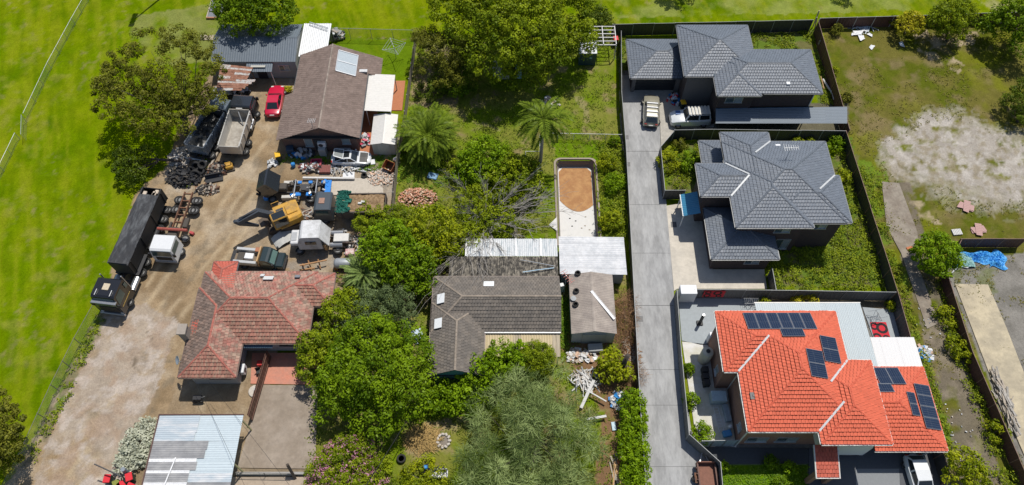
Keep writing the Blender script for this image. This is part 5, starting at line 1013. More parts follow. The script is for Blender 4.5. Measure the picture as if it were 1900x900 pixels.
tree("bushy_tree", "yellow green bushy tree left of the dead branches", "tree", (805, 450), [(800, 420, 3.4, 42, .8), (825, 440, 3.0, 34, .8), (790, 455, 2.6, 34, .8)], LY, 321, BARK, .14, leaf=.22, pr=.45, cover=1.6, per=38)
tree("bushy_tree", "bright green tree above the cycad by the red house", "tree", (730, 470), [(725, 445, 3.4, 40, .8), (700, 465, 2.8, 34, .8), (745, 470, 3.0, 36, .8)], LB_, 322, BARK, .14, leaf=.22, pr=.45, cover=1.6, per=38)
tree("bushy_tree", "deep green tree between the cycad and the mossy roof", "tree", (765, 510), [(750, 500, 3.0, 38, .8), (775, 485, 3.4, 32, .8), (790, 525, 2.2, 24, .8)], LG, 323, BARK, .14, leaf=.22, pr=.45, cover=1.6, per=38)
# tangle of bare branches
def bare(label, base, tips, seed, r0=.12, m=None, name="dead_tree", sub=7):
    rr = random.Random(seed); b0 = at(*base); root = thing(name, label, "dead tree", b0); mb = MB().use(m or mat("dead_wood", (.26, .24, .215), .95, vary=.25)); tr_ = MB().use(m or MATS["dead_wood"]); tr_.tube([b0, b0 + Vector((.1, .1, 1.4))], [r0 * 1.3, r0], 7); s0_ = b0 + Vector((.1, .1, 1.3))
    def grow(a_, b_, r, lev):
        mid = a_.lerp(b_, .5) + Vector((rr.uniform(-.25, .25), rr.uniform(-.25, .25), rr.uniform(.05, .35))) * (a_ - b_).length * .3; mb.tube([a_, mid, b_], [max(r, .016), max(r * .7, .013), max(r * .3, .011)], 3, cap=False)
        if lev:
            for k in range(sub):
                s_ = (a_.lerp(mid, rr.random()) if rr.random() < .3 else mid.lerp(b_, rr.random())); dd = (b_ - a_) * rr.uniform(.22, .5); e = s_ + dd + Vector((rr.uniform(-1, 1), rr.uniform(-1, 1), rr.uniform(-.4, .5))) * (b_ - a_).length * .28; e.z = max(e.z, .1); grow(s_, e, r * .45, lev - 1)
    for px, py, z in tips: grow(s0_, at(px, py, z), r0 * .6, 2)
    tr_.build("trunk", None, root); mb.build("branches", None, root, kind="stuff"); return root
bare("grey tangle of bare branches left of the empty pool", (900, 425), [(1000, 365, 2.6), (985, 410, 2.2), (960, 345, 3.0), (905, 340, 3.2), (860, 345, 3.0), (1000, 395, 2.0), (930, 370, 3.6), (960, 440, 1.6), (880, 480, 2.4), (855, 520, 2.6), (890, 500, 2.6), (920, 455, 2.5), (840, 480, 2.6), (850, 380, 2.8), (1005, 380, 3.0), (990, 430, 2.6), (945, 365, 3.4), (920, 425, 3.2), (885, 400, 3.4), (870, 455, 3.0), (905, 470, 3.2), (950, 415, 3.0), (835, 345, 3.0)], 401)
tree("bushy_tree", "sparse green growth inside the grey dead branches", "tree", (905, 420), [(880, 380, 2.2, 40, .6), (920, 400, 2.0, 45, .6), (870, 430, 2.0, 38, .6), (955, 405, 1.8, 28, .6)], LYM, 402, BARK, .06, leaf=.18, pr=.42, cover=1.0, per=34, airy=.42, tintr=(.3, 1), dens=1.1)
# courtyard trees
tree("broad_tree", "biggest glossy green tree in front of the grey tiled house", "tree", (715, 745), [(700, 690, 5.0, 70, .8), (650, 700, 4.2, 55, .8), (745, 660, 4.6, 55, .8), (690, 630, 4.2, 50, .8), (740, 720, 4.0, 55, .8), (625, 740, 3.0, 40, .8), (700, 765, 3.2, 48, .8), (660, 640, 4.2, 48, .8), (770, 700, 3.4, 35, .8), (680, 700, 5.8, 48, .7)], LG, 410, BARKD, .3, leaf=.23, pr=.74, cover=1.7, per=42, limbs=14, tintr=(.15, 1))
tree("bushy_tree", "lighter green tree at the corner of the red house", "tree", (600, 660), [(590, 645, 3.0, 38, .8), (640, 580, 3.0, 42, .8), (580, 685, 2.4, 26, .8), (615, 615, 2.8, 32, .8)], LYM, 411, BARK, .14, leaf=.2, pr=.42, cover=1.4, per=38, airy=.3)
tree("bushy_tree", "grey green feathery tree between the cycad and the biggest tree", "tree", (680, 590), [(680, 575, 2.8, 40, .7), (725, 565, 2.6, 40, .7), (660, 610, 2.8, 36, .7), (745, 590, 2.4, 30, .7)], leaf_mat("leaf_greygreen", (.05, .075, .025), (.19, .25, .1)), 412, BARK, .12, leaf=.15, pr=.4, cover=1.4, per=46, airy=.3)
shrub("pale dry bush by the red house wall", 608, 612, 22, 1.4, leaf_mat("leaf_straw", (.3, .26, .15), (.6, .52, .36)), 413, airy=.3); shrub("brown leafed bush under the lighter tree", 600, 672, 20, 1.2, LBR, 414, airy=.35)
tree("flowering_shrub", "large pink flowering shrub at the bottom edge", "shrub", (640, 895), [(645, 865, 1.7, 58, .7), (605, 880, 1.5, 38, .8), (690, 880, 1.5, 40, .8), (650, 900, 1.6, 60, .7)], LYM, 415, BARK, .1, leaf=.16, pr=.4, cover=1.7, per=44)
r_ = bpy.data.objects["flowering_shrub"]; crown("flowers", r_, [(at(645, 862, 2.0), 2.9, 2.5, 1.3), (at(645, 893, 1.95), 3.5, 2.0, 1.25)], LPK, 416, leaf=.16, pr=.2, cover=.5, per=9, inner=.6, keep_low=.0)
tree("bushy_tree", "green bushes below the teal gable", "tree", (850, 740), [(845, 730, 1.5, 38, .7), (880, 745, 1.4, 30, .7), (815, 740, 1.3, 26, .7)], LB_, 417, BARK, .08, leaf=.2, pr=.38, cover=1.6, per=38)
tree("bushy_tree", "bright leafy tree against the cream verandah roof", "tree", (925, 690), [(930, 665, 2.9, 34, .8), (900, 690, 2.6, 34, .8), (960, 660, 2.8, 26, .8), (880, 705, 2.2, 26, .8)], LB_, 418, BARK, .12, leaf=.2, pr=.38, cover=1.7, per=40)
tree("clipped_tree", "smooth rounded tree at the right end of the cream verandah", "tree", (1000, 690), [(998, 665, 2.6, 31, .9)], LYM, 419, BARK, .1, leaf=.13, pr=.3, cover=2.2, per=60)
tree("casuarina_tree", "feathery grey green she-oak filling the bottom centre", "tree", (1000, 850), [(1000, 800, 5.0, 66, .6), (925, 795, 4.2, 44, .65), (1055, 785, 4.0, 46, .65), (955, 735, 3.4, 44, .65), (1030, 725, 3.0, 40, .65), (895, 845, 3.4, 40, .7), (1080, 845, 3.4, 38, .7), (980, 875, 4.4, 62, .6), (1055, 895, 3.6, 46, .7), (905, 895, 3.2, 42, .7), (1000, 765, 4.8, 40, .6), (900, 760, 2.6, 30, .6)], LC, 420, BARKD, .25, leaf=.55, pr=.62, cover=1.4, per=105, needle=True, aspect=.034, droop=.0, airy=.37, limbs=6, tintr=(0, 1))
# hedge and plants along the driveway fence
tree("hedge", "bright green overgrown hedge between the driveway and the she-oak", "hedge", (1172, 800), [(1172, 745, 1.0, 22, 1.1), (1175, 775, 1.1, 24, 1.1), (1173, 805, 1.1, 24, 1.1), (1176, 835, 1.1, 25, 1.1), (1176, 865, 1.1, 25, 1.1), (1176, 895, 1.1, 25, 1.1)], LB_, 430, BARK, .08, leaf=.16, pr=.35, cover=1.8, per=44)
tree("golden_shrub", "yellow leaved shrub in front of the fibro garage", "shrub", (1138, 690), [(1132, 672, 1.5, 24, .9), (1155, 690, 1.2, 20, .9), (1125, 690, 1.1, 18, .9)], LY, 431, BARK, .07, leaf=.24, pr=.36, cover=1.3, per=30, airy=.3)
p_ = at(1150, 690); solo(MB().tube([p_, p_ + Vector((.15, .1, 1.6)), p_ + Vector((.35, .3, 3.4))], [.3, .26, .2], 9), "tree_stump", BARKD, "tall dark lopped stump beside the yellow shrub", "stump", smooth=True)
tree("brown_thicket", "brown dead thicket along the wall of the fibro garage", "shrub", (1158, 590), [(1158, 560, 1.0, 18, 1), (1160, 590, 1.0, 20, 1), (1160, 620, .9, 18, 1)], LBR, 432, BARK, .05, leaf=.5, pr=.4, cover=1.0, per=34, needle=True, aspect=.02)
shrub("dry brown bush behind the driveway fence by the yellow shrub", 1180, 690, 16, 1.0, LBR, 433, leaf=.4, needle=True, aspect=.03)
# right side
tree("golden_shrub", "yellow flowering bush at the maroon back fence", "shrub", (1692, 62), [(1692, 45, 1.9, 24, .8)], LGD, 440, BARK, .08, leaf=.22, pr=.36, cover=1.6, per=38)
tree("round_tree", "green tree at the back fence beside the yellow bush", "tree", (1758, 75), [(1760, 30, 3.6, 32, .8), (1785, 20, 3.6, 24, .8), (1738, 45, 2.6, 20, .8), (1770, 58, 2.0, 22, .8)], LYM, 441, BARKD, .18, leaf=.2, pr=.45, cover=1.6, per=40)
tree("round_tree", "dark tree mass at the top right corner", "tree", (1880, 80), [(1888, 32, 4.2, 38, .8), (1852, 45, 3.0, 24, .8), (1908, 80, 3.2, 28, .8), (1828, 45, 2.0, 15, .8)], LG, 442, BARKD, .22, leaf=.22, pr=.5, cover=1.6, per=40)
tree("round_tree", "dark scrub tree at the right edge above the sand", "tree", (1888, 225), [(1890, 190, 2.0, 24, .8), (1908, 170, 2.4, 26, .8), (1900, 215, 1.5, 18, .8)], LD, 443, BARKD, .14, leaf=.18, pr=.45, cover=1.2, per=36, airy=.34)
tree("round_tree", "round green tree at the head of the grey yard", "tree", (1738, 505), [(1735, 470, 2.6, 40, .85), (1752, 480, 2.3, 30, .85), (1718, 475, 2.0, 26, .85)], LB_, 444, BARK, .16, leaf=.2, pr=.42, cover=1.7, per=42)
tree("round_tree", "bright green tree at the bottom right beside the carport", "tree", (1795, 890), [(1792, 865, 2.6, 30, .9), (1810, 880, 2.2, 24, .9), (1780, 885, 2.0, 24, .9)], LY, 445, BARK, .14, leaf=.2, pr=.4, cover=1.7, per=42)
for i, (px, py, r, lab) in enumerate(((1763, 590, 18, "leafy bush on the path below the round tree"), (1775, 640, 20, "leafy bush against the rusty fence, second below the round tree"), (1790, 660, 15, "small leafy bush by the rusty fence beside the timber heap"), (1850, 800, 20, "leafy weed bush on the right of the rubbish strewn path"), (1745, 575, 14, "small weed bush on the old path under the round tree"))): shrub(lab, px, py, r, 1.2, LY, 450 + i, airy=.3)
tree("round_tree", "dark tree at the bottom left corner over the fence", "tree", (2, 850), [(5, 790, 4.4, 38, .8), (-20, 830, 4.6, 50, .8), (15, 840, 3.6, 28, .8), (-15, 760, 4.4, 36, .8)], LO, 460, BARKD, .22, leaf=.18, pr=.5, cover=1.5, per=40, airy=.28)
tree("silver_shrub", "sprawling silver leaved shrub beside the patched carport roof", "shrub", (245, 840), [(272, 795, .55, 20, .5), (255, 820, .6, 26, .45), (240, 845, .55, 24, .45), (262, 845, .5, 20, .5), (228, 858, .45, 18, .5)], LS, 461, BARK, .06, leaf=.24, pr=.3, cover=1.5, per=26)
for i, (px, py, r, h, m, lab) in enumerate(((1240, 300, 20, 1.2, LY, "yellow green bush in the middle house front garden, left"), (1278, 298, 18, 1.6, LB_, "bright bush against the wall in the middle house front garden"), (1262, 268, 12, 1.0, LO, "thin spiky plant at the back of the front garden"), (1552, 268, 14, 1.4, LB_, "bush in the back corner of the middle house garden"), (1565, 330, 12, 1.3, LY, "narrow bush along the fence right of the middle house"), (1480, 262, 8, .9, LY, "small plant behind the middle roof, left one"), (1503, 262, 8, .9, LY, "small plant behind the middle roof, right one"),
    (1278, 685, 9, 1.0, LG, "small plant on the pale side path, farthest back"), (1284, 740, 13, 1.4, LB_, "leafy bush on the pale side path, middle one"), (1303, 803, 17, 1.6, LB_, "largest leafy bush at the front end of the side path"), (1480, 556, 9, .9, LGD, "yellow bush along the fence behind the orange house, left one"), (1504, 556, 11, 1.0, LGD, "larger yellow bush along the fence behind the orange house"), (1418, 561, 8, .8, LY, "green plant at the end of the patio rail"), (1430, 858, 12, .9, LG, "low shrub with white flowers in front of the orange house"), (1466, 868, 11, .9, LB_, "round bush on the small front lawn"), (1343, 866, 8, .8, LB_, "little bush at the corner of the front lawn"), (1450, 900, 13, .9, LG, "dark green bush at the bottom of the front lawn"), (1655, 568, 9, .8, LY, "plant in the back corner bed of the orange house"), (1125, 300, 16, 1.6, LY, "tall weed bush along the driveway fence, upper"), (1140, 340, 18, 1.6, LB_, "tall weed bush along the driveway fence, middle"), (1135, 410, 20, 1.5, LY, "tall weed bush along the driveway fence near the silver shed"), (1141, 262, 9, 1.2, LG, "small bush at the right end of the white rail fence"), (1545, 130, 10, .8, LY, "low bush beside the tall maroon fence"), (1571, 180, 9, .9, LO, "scrubby bush at the foot of the maroon fence in the lot"), (1553, 55, 9, 1.2, LO, "thin bush in the corner of the vacant lot"), (835, 755, 20, 1.0, LG, "low bush under the overhead cable"), (785, 890, 40, 1.0, LY, "yellow green bush at the bottom edge by the white tank"), (535, 165, 6, .6, LGD, "tiny golden bush beside the red sedan"), (440, 300, 0, 0, None, ""), (1655, 40, 9, 1.3, LO, "olive bush left of the yellow flowering bush"))):
    if m: shrub(lab, px, py, r, h, m, 500 + i)
for i, (px, py, lab) in enumerate(((1240, -3, "tree"), (1560, -5, "tree"))): pass
# ---------------- palms: every frond a part
def frond_mesh(L, nl, ll, droop, m, seed, wdt=.05):
    rs = random.Random(seed); mb = MB().use(m); pts = []
    for k in range(9): t_ = k / 8; pts.append(Vector((L * (t_ - .12 * t_ * t_), 0, L * (.35 * t_ - droop * t_ * t_))))
    mb.tube(pts, [.035 * (1 - .8 * k / 8) for k in range(9)], 4)
    for k in range(nl):
        t_ = .1 + .9 * k / nl; i = min(7, int(t_ * 8)); p = pts[i].lerp(pts[i + 1], t_ * 8 - i); d = (pts[i + 1] - pts[i]).normalized(); q = ll * (math.sin(math.pi * min(1, .15 + t_ * .8)) * .8 + .25)
        for s_ in (-1, 1):
            o = (Vector((0, s_, 0)) * .8 + d * .55 + Vector((0, 0, .12 + rs.uniform(-.15, .1)))).normalized(); e = p + o * q + Vector((0, 0, -.2 * q)); mid = p + o * q * .5; n_ = d * wdt
            mb.face(p - n_ * .5, mid - n_, e, mid + n_)
    me = mb.mesh("frond"); a = me.attributes.new("tint", 'FLOAT', 'POINT'); rs2 = np.random.RandomState(seed); a.data.foreach_set("value", np.repeat(rs2.uniform(.2, .95, len(me.vertices) // 4 + 1), 4)[:len(me.vertices)].astype(np.float32)); return me
def palm(label, base, crown_z, n, L, droop, m, seed, tr_r=.16, lean=(0, 0), name="palm_tree", ll=.5, nl=26, trunk_m=None, up=(.1, 1.2), wdt=.05):
    b0 = at(*base); root = thing(name, label, "palm", b0); top = Vector((lean[0], lean[1], crown_z)); rr = random.Random(seed)
    MB().use(trunk_m or BARKP).tube([(0, 0, -.1), tuple(top * .5 + Vector((.05, 0, 0))), tuple(top)], [tr_r * 1.2, tr_r, tr_r * .9], 9).build("trunk", None, root); root_o = ORI[root.name]
    for ch in KIDS[root.name]: ch.location = root_o
    ms = [frond_mesh(L * f, nl, ll, droop * g_, m, seed + j, wdt) for j, (f, g_) in enumerate(((1, 1), (.9, 1.15), (1.08, .85)))]
    for k in range(n):
        o = link("frond", ms[k % 3], root, top); f = k / n; o.rotation_euler = (rr.uniform(-.3, .3), -(up[0] + (up[1] - up[0]) * (1 - f) ** 1.0) + .35, k * 2.399 + rr.uniform(-.2, .2))
    return root
palm("big bushy date palm beside the cream shed", (797, 275), 2.2, 70, 4.0, .62, LPALM, 601, .3, ll=.75, nl=30, name="date_palm", up=(-.25, 1.3), trunk_m=BARKD, wdt=.07)
palm("tall queen palm with drooping fronds in the back yard", (1003, 299), 7.2, 20, 3.4, .8, LPALM, 602, .17, ll=.75, nl=28, name="queen_palm", up=(-.35, 1.1), trunk_m=BARKP, wdt=.08)
palm("low cycad like palm at the corner of the red house", (680, 520), 1.3, 40, 2.7, .42, LCY, 603, .25, ll=.4, nl=40, name="cycad_palm", up=(.0, 1.25), trunk_m=BARKD, wdt=.035)
# ================================================================ VEHICLES (local +x is forward, origin on the ground)
WM = {}
def wheel(parent, x, y, r=.33, w=.22, rim=True, dirty=False):
    k = (r, w)
    if k not in WM:
        a_ = tyre_mb(r, w); a_.use(TYRE); me = a_.mesh("tyre"); me.shade_smooth()
        b_ = MB().use(RIM).lathe([(r * .2, -w * .36), (r * .6, -w * .3), (r * .62, 0), (r * .6, w * .3), (r * .2, w * .36)], n=14); WM[k] = (me, b_.mesh("rim"))
    o = link("wheel", WM[k][0], parent, (x, y, r)); link("rim", WM[k][1], o); return o
def paint_mat(name, c, rough=.32, metal=.0, coat=.6):
    m = mat(name, c, rough, metal, .06, .8); m.node_tree.nodes["Principled BSDF"].inputs["Coat Weight"].default_value = coat; m.node_tree.nodes["Principled BSDF"].inputs["Coat Roughness"].default_value = .08; return m
CGLASS = glass_mat("car_glass", (.018, .022, .025), .05); TGLASS = glass_mat("truck_glass", (.05, .085, .085), .06); LAMP = glass_mat("headlight_glass", (.6, .6, .58), .15); TAIL = mat("tail_light_red", (.3, .012, .01), .3); BLACKPL = mat("black_plastic", (.018, .018, .02), .6); CHROME = mat("polished_metal", (.4, .41, .42), .38, .8, .1)
def spine(st, x):
    for k in range(len(st) - 1):
        if st[k][0] <= x <= st[k + 1][0]: t_ = (x - st[k][0]) / (st[k + 1][0] - st[k][0]); return [a_ + (b_ - a_) * t_ for a_, b_ in zip(st[k], st[k + 1])]
    return st[-1] if x > st[-1][0] else st[0]
def car(name, label, body, L=4.6, W=1.8, H=1.45, kind="sedan", bonnet=None, rack=None, wr=.32, group=None):
    root = thing(name, label, "car", (0, 0, 0), group); h = W / 2; belt = H * .62
    # lower body stations: x, half width, z low, z shoulder, z deck
    fr, rr_ = L / 2, -L / 2; suv = kind in ("suv", "wagon4")
    hood = H * (.62 if suv else .58); tail = belt * (1.0 if kind != "sedan" else 1.02)
    st = [(rr_, h * .78, .42, .62, .7), (rr_ + .12, h * .9, .28, belt * .86, tail * .92), (rr_ + .5, h * .98, .2, belt * .93, tail), (-L * .2, h, .2, belt * .95, belt), (L * .12, h, .2, belt * .94, belt), (L * .22, h, .2, belt * .92, hood * 1.0), (fr - .55, h * .97, .2, hood * .86, hood * .9), (fr - .14, h * .86, .26, hood * .7, hood * .76), (fr, h * .66, .36, .52, .6)]
    rings = []
    for x, w_, z0, zs, zd in st: rings.append([(x, -w_ * .9, z0), (x, -w_, z0 + .12), (x, -w_, zs * .8), (x, -w_ * .97, zs), (x, -w_ * .82, zd), (x, 0, zd + .03), (x, w_ * .82, zd), (x, w_ * .97, zs), (x, w_, zs * .8), (x, w_, z0 + .12), (x, w_ * .9, z0)])
    MB().loft(rings[::-1]).build("body", body, root, smooth='auto')
    cab = {"sedan": (.19 * L, .03 * L, -.2 * L, -.36 * L), "suv": (.21 * L, .06 * L, -.4 * L, -.475 * L), "wagon4": (.17 * L, .09 * L, -.43 * L, -.475 * L), "coupe": (.17 * L, .02 * L, -.15 * L, -.42 * L), "hatch": (.27 * L, .08 * L, -.34 * L, -.46 * L)}[kind]
    xw, xr, xq, xb = cab; bw, tw_ = h * .9, h * .7; zr = H; zm = belt - .03
    C = {}
    for nm, x, w_, z in (("wf", xw, bw * .95, zm + .02), ("rf", xr, tw_, zr - .04), ("rm", (xr + xq) / 2, tw_ * 1.02, zr), ("rb", xq, tw_ * .98, zr - .05), ("wb", xb, bw * .92, zm + .02)): C[nm] = (x, w_, z)
    P = lambda nm, s_: Vector((C[nm][0], C[nm][1] * s_, C[nm][2]))
    mb = MB(); bl = {s_: Vector((C["rm"][0], bw * s_, zm)) for s_ in (-1, 1)}
    mb.face(P("rf", -1), P("rf", 1), P("rm", 1), P("rm", -1)); mb.face(P("rm", -1), P("rm", 1), P("rb", 1), P("rb", -1)); mb.face(P("wf", -1), P("wf", 1), P("rf", 1), P("rf", -1)); mb.face(P("rb", -1), P("rb", 1), P("wb", 1), P("wb", -1))
    for s_ in (-1, 1):
        q = [P("wf", s_), P("rf", s_), P("rm", s_), bl[s_]]; q2 = [bl[s_], P("rm", s_), P("rb", s_), P("wb", s_)]; mb.face(*(q if s_ > 0 else q[::-1])); mb.face(*(q2 if s_ > 0 else q2[::-1]))
    # weld roof corners
    mb.build("cabin", body, root)
    def pane(nm, q, inset, out, m=CGLASS, pname=None):
        q = [Vector(p) for p in q]; c = sum(q, Vector()) / len(q); n_ = (q[1] - q[0]).cross(q[2] - q[0]).normalized(); n_ = n_ if n_.dot(c - Vector((c.x * .6, 0, H * .5))) > 0 else -n_; q = [c + (p - c) * inset + n_ * out for p in q]; MB().face(*q).build(nm, m, root)
    pane("windscreen", [P("wf", -1), P("wf", 1), P("rf", 1), P("rf", -1)], .9, .012); pane("rear_window", [P("rb", -1), P("rb", 1), P("wb", 1), P("wb", -1)], .86, .012)
    for s_ in (-1, 1):
        pane("side_window", [P("wf", s_) + Vector((-.1, 0, .03)), P("rf", s_) + Vector((-.04, 0, 0)), P("rm", s_), bl[s_] + Vector((0, 0, .05))], .88, .012); pane("side_window", [bl[s_] + Vector((0, 0, .05)), P("rm", s_), P("rb", s_), P("wb", s_) + Vector((.15, 0, .04))], .86, .012)
        MB().box(xw - .35, s_ * h - .02 if s_ > 0 else -h - .16, zm, xw - .2, h + .16 if s_ > 0 else -h + .02, zm + .14, .03).build("mirror", body, root)
        MB().box(fr - .32, s_ * h * .62 - .16, hood * .62, fr - .07, s_ * h * .62 + .16, hood * .62 + .15, .03).build("headlight", LAMP, root); MB().box(rr_ - .01, s_ * h * .66 - .15, belt * .72, rr_ + .16, s_ * h * .66 + .15, belt * .72 + .17, .03).build("tail_light", TAIL, root)
        for x in (fr - L * .185, rr_ + L * .19): wheel(root, x, s_ * (h - .1), wr, .22)
    MB().box(fr - .05, -h * .6, .3, fr + .04, h * .6, .48, .03).build("bumper", BLACKPL if suv else body, root); MB().box(rr_ - .05, -h * .72, .36, rr_ + .05, h * .72, .56, .03).build("bumper", BLACKPL if suv else body, root); MB().box(rr_ - .07, -.25, .62, rr_ - .0, .25, .74).build("number_plate", LAMP, root)
    if bonnet: z_ = lambda x: spine(st, x)[4] + .045; xa, xb_ = L * .23, fr - .3; xs_ = [xa, (xa + fr - .55) / 2, fr - .55, xb_]; MB().loft([[(x, -h * .75, z_(x) - .01), (x, 0, z_(x) + .025), (x, h * .75, z_(x) - .01)] for x in xs_], close=False, caps=False).build("bonnet", bonnet, root)
    if rack:
        rk = MB().use(rack); [rk.bar((xq + .1 + k * (xr - xq - .2) / 6, -tw_ * .98, zr + .1), (xq + .1 + k * (xr - xq - .2) / 6, tw_ * .98, zr + .1), .12 if kind == "suv" else .2, .03) for k in range(0, 7, 2 if kind == "suv" else 1)]; rk.build("roof_rack", None, root, kind="stuff")
        for s_ in (-1, 1): MB().bar((xq + .1, s_ * tw_ * .98, zr + .07), (xr - .1, s_ * tw_ * .98, zr + .07), .04).build("roof_rail", BLACKPL, root)
    return root, C, (xw, xr, xq, xb, tw_, zr, h)
def between(o, fpx, rpx, zf=0, zr=0, side=0.0):
    """put a vehicle so that its ends sit at the two surveyed points; side = shift to its left"""
    f, r_ = at(*fpx, zf), at(*rpx, zr); d = f - r_; d.z = 0; rz = math.atan2(d.y, d.x); c = (f + r_) / 2; n_ = Vector((-d.y, d.x, 0)).normalized() * side; return place(o, (c.x + n_.x, c.y + n_.y, 0), rz)
o, _, _ = car("sedan", "bright red sedan parked beside the brown tiled house", paint_mat("paint_red", (.5, .01, .045)), 4.6, 1.82, 1.42, "sedan"); between(o, (516, 164), (508, 219), .3)
o, C_, q = car("suv", "pale gold wagon with white roof bars facing the garage", paint_mat("paint_gold", (.37, .35, .27), .3, .4), 4.65, 1.85, 1.62, "suv", rack=mat("rack_white", (.75, .75, .75), .5)); between(o, (1208, 182), (1206, 238), .3)
o, C_, q = car("four_wheel_drive", "white four wheel drive with a slatted roof rack by the dark house wall", paint_mat("paint_white", (.6, .62, .63)), 4.7, 1.86, 1.9, "wagon4", rack=mat("rack_cream", (.55, .52, .45), .6), wr=.38); between(o, (1243, 227), (1313, 225)); g = tyre_mb(.36, .24); g.use(BLACKPL); w_ = link("spare_wheel", g.mesh("spare_wheel"), o, (-2.5, 0, .95)); w_.rotation_euler = (0, 0, R(90)); MB().box(1.15, -.7, 1.19, 1.7, -.15, 1.215).build("bonnet_panel", mat("panel_blue", (.05, .12, .3), .4), o)
o, C_, q = car("coupe", "old white coupe with black bonnet, sunroof and raised rear hatch", paint_mat("paint_white", (0, 0, 0)), 4.3, 1.75, 1.28, "coupe", bonnet=mat("bonnet_black", (.035, .033, .032), .55)); between(o, (685, 299), (622, 299)); MB().box(-.72, -.42, 1.275, -.08, .42, 1.295).build("sunroof", CGLASS, o)
g = MB().use(MATS["paint_white"]); a_, b_ = Vector((-.75, .62, 1.28)), Vector((-.75, -.62, 1.28)); c_, d_ = Vector((-1.72, -.5, 1.62)), Vector((-1.72, .5, 1.62)); [g.bar(p, q_, .09, .06) for p, q_ in ((a_, b_), (b_, c_), (c_, d_), (d_, a_))]; h_ = g.build("rear_hatch", None, o); MB().face(a_, b_, c_, d_).build("hatch_glass", mat("clear_glass_grey", (.16, .18, .18), .3), h_)
o, C_, q = car("hatchback", "white hatchback on the dark drive of the orange roofed house", MATS["paint_white"], 4.2, 1.78, 1.5, "hatch"); between(o, (1712, 928), (1690, 856))
# ---------------- trucks
RUSTM = mat("rust_steel", (.2, .09, .045), .85, .1, .35, 3, col2=(.11, .06, .04)); STEELD = mat("steel_dark", (.045, .045, .048), .6, .2, .25, 2); GREASE = mat("greasy_metal", (.07, .06, .05), .7, .2, .35, 3)
def cab(parent, x0, x1, W, z0, z1, m, slope=.25, screen=True, windows=True, glass=TGLASS, back=0.0, M=None, sleeper=False):
    """forward-control cab: faceted shell with windscreen, side windows, grille and bumper as parts"""
    h = W / 2; zm = z0 + (z1 - z0) * .5
    prof = [(x1, z0), (x1 + .02, z0 + .25), (x1, zm), (x1 - slope, z1 - .12), (x1 - slope - .22, z1), (x0 + .15, z1 + .0), (x0, z1 - .12), (x0, z0)]
    rings = [[(x, y * (1 if z < zm + .01 else f), z) for x, z in prof] for y, f in ((-h, .94), (-h * .93, .96), (h * .93, .96), (h, .94))]
    rings = [[(x, (y if abs(y) < h * .95 else y), z - (.05 if abs(y) > h * .95 and z > z1 - .2 else 0)) for x, y, z in r] for r in rings]
    def bld(mb, nm, mt, par):
        if M is not None: mb.v = [tuple(M @ Vector(v)) for v in mb.v]
        return mb.build(nm, mt, par)
    o = bld(MB().loft(rings), "cab", m, parent); e = .02
    if screen:
        a_, b_ = Vector((x1 + e, 0, zm + .05)), Vector((x1 - slope + .03 + e, 0, z1 - .2)); bld(MB().face(a_ + Vector((0, -h * .86, 0)), a_ + Vector((0, h * .86, 0)), b_ + Vector((0, h * .8, 0)), b_ + Vector((0, -h * .8, 0))), "windscreen", glass, o)
        bld(MB().box(x1 + .0, -h * .7, z0 + .3, x1 + .05, h * .7, zm - .1, .02), "grille", BLACKPL, o)
        for s_ in (-1, 1): bld(MB().box(x1 - .02, s_ * h * .8 - .14, z0 + .12, x1 + .06, s_ * h * .8 + .14, z0 + .3, .02), "headlight", LAMP, o)
    if windows:
        for s_ in (-1, 1):
            y_ = s_ * (h * .985 + .012); mb = MB(); q = [Vector((x1 - .25, y_, zm + .05)), Vector((x1 - slope - .2, y_ * .96, z1 - .25)), Vector((x0 + (.9 if sleeper else .3), y_ * .96, z1 - .25)), Vector((x0 + (.9 if sleeper else .3), y_, zm + .05))]; mb.face(*(q if s_ > 0 else q[::-1])); bld(mb, "side_window", glass, o)
            mm = MB().box(x1 - .1, y_ - .02 if s_ > 0 else y_ - .25, zm, x1 + .06, y_ + .25 if s_ > 0 else y_ + .02, zm + .5, .03); bld(mm, "mirror", BLACKPL, o)
    return o
def chassis(parent, x0, x1, m, z=.75, gap=.8, h=.24, cross=5):
    for s_ in (-1, 1): MB().box(x0, s_ * gap / 2 - .05, z - h / 2, x1, s_ * gap / 2 + .05, z + h / 2).build("chassis_rail", m, parent)
    for k in range(cross): x = x0 + .2 + (x1 - x0 - .4) * k / (cross - 1); MB().box(x - .06, -gap / 2 + .05, z - .08, x + .06, gap / 2 - .05, z + .06).build("cross_member", m, parent)
def axle(parent, x, W=2.4, r=.5, dual=True):
    MB().tube([(x, -W / 2 + .3, r), (x, W / 2 - .3, r)], .09, 8).build("axle", GREASE, parent)
    for s_ in (-1, 1):
        wheel(parent, x, s_ * (W / 2 - .14), r, .27)
        if dual: wheel(parent, x, s_ * (W / 2 - .45), r, .27)
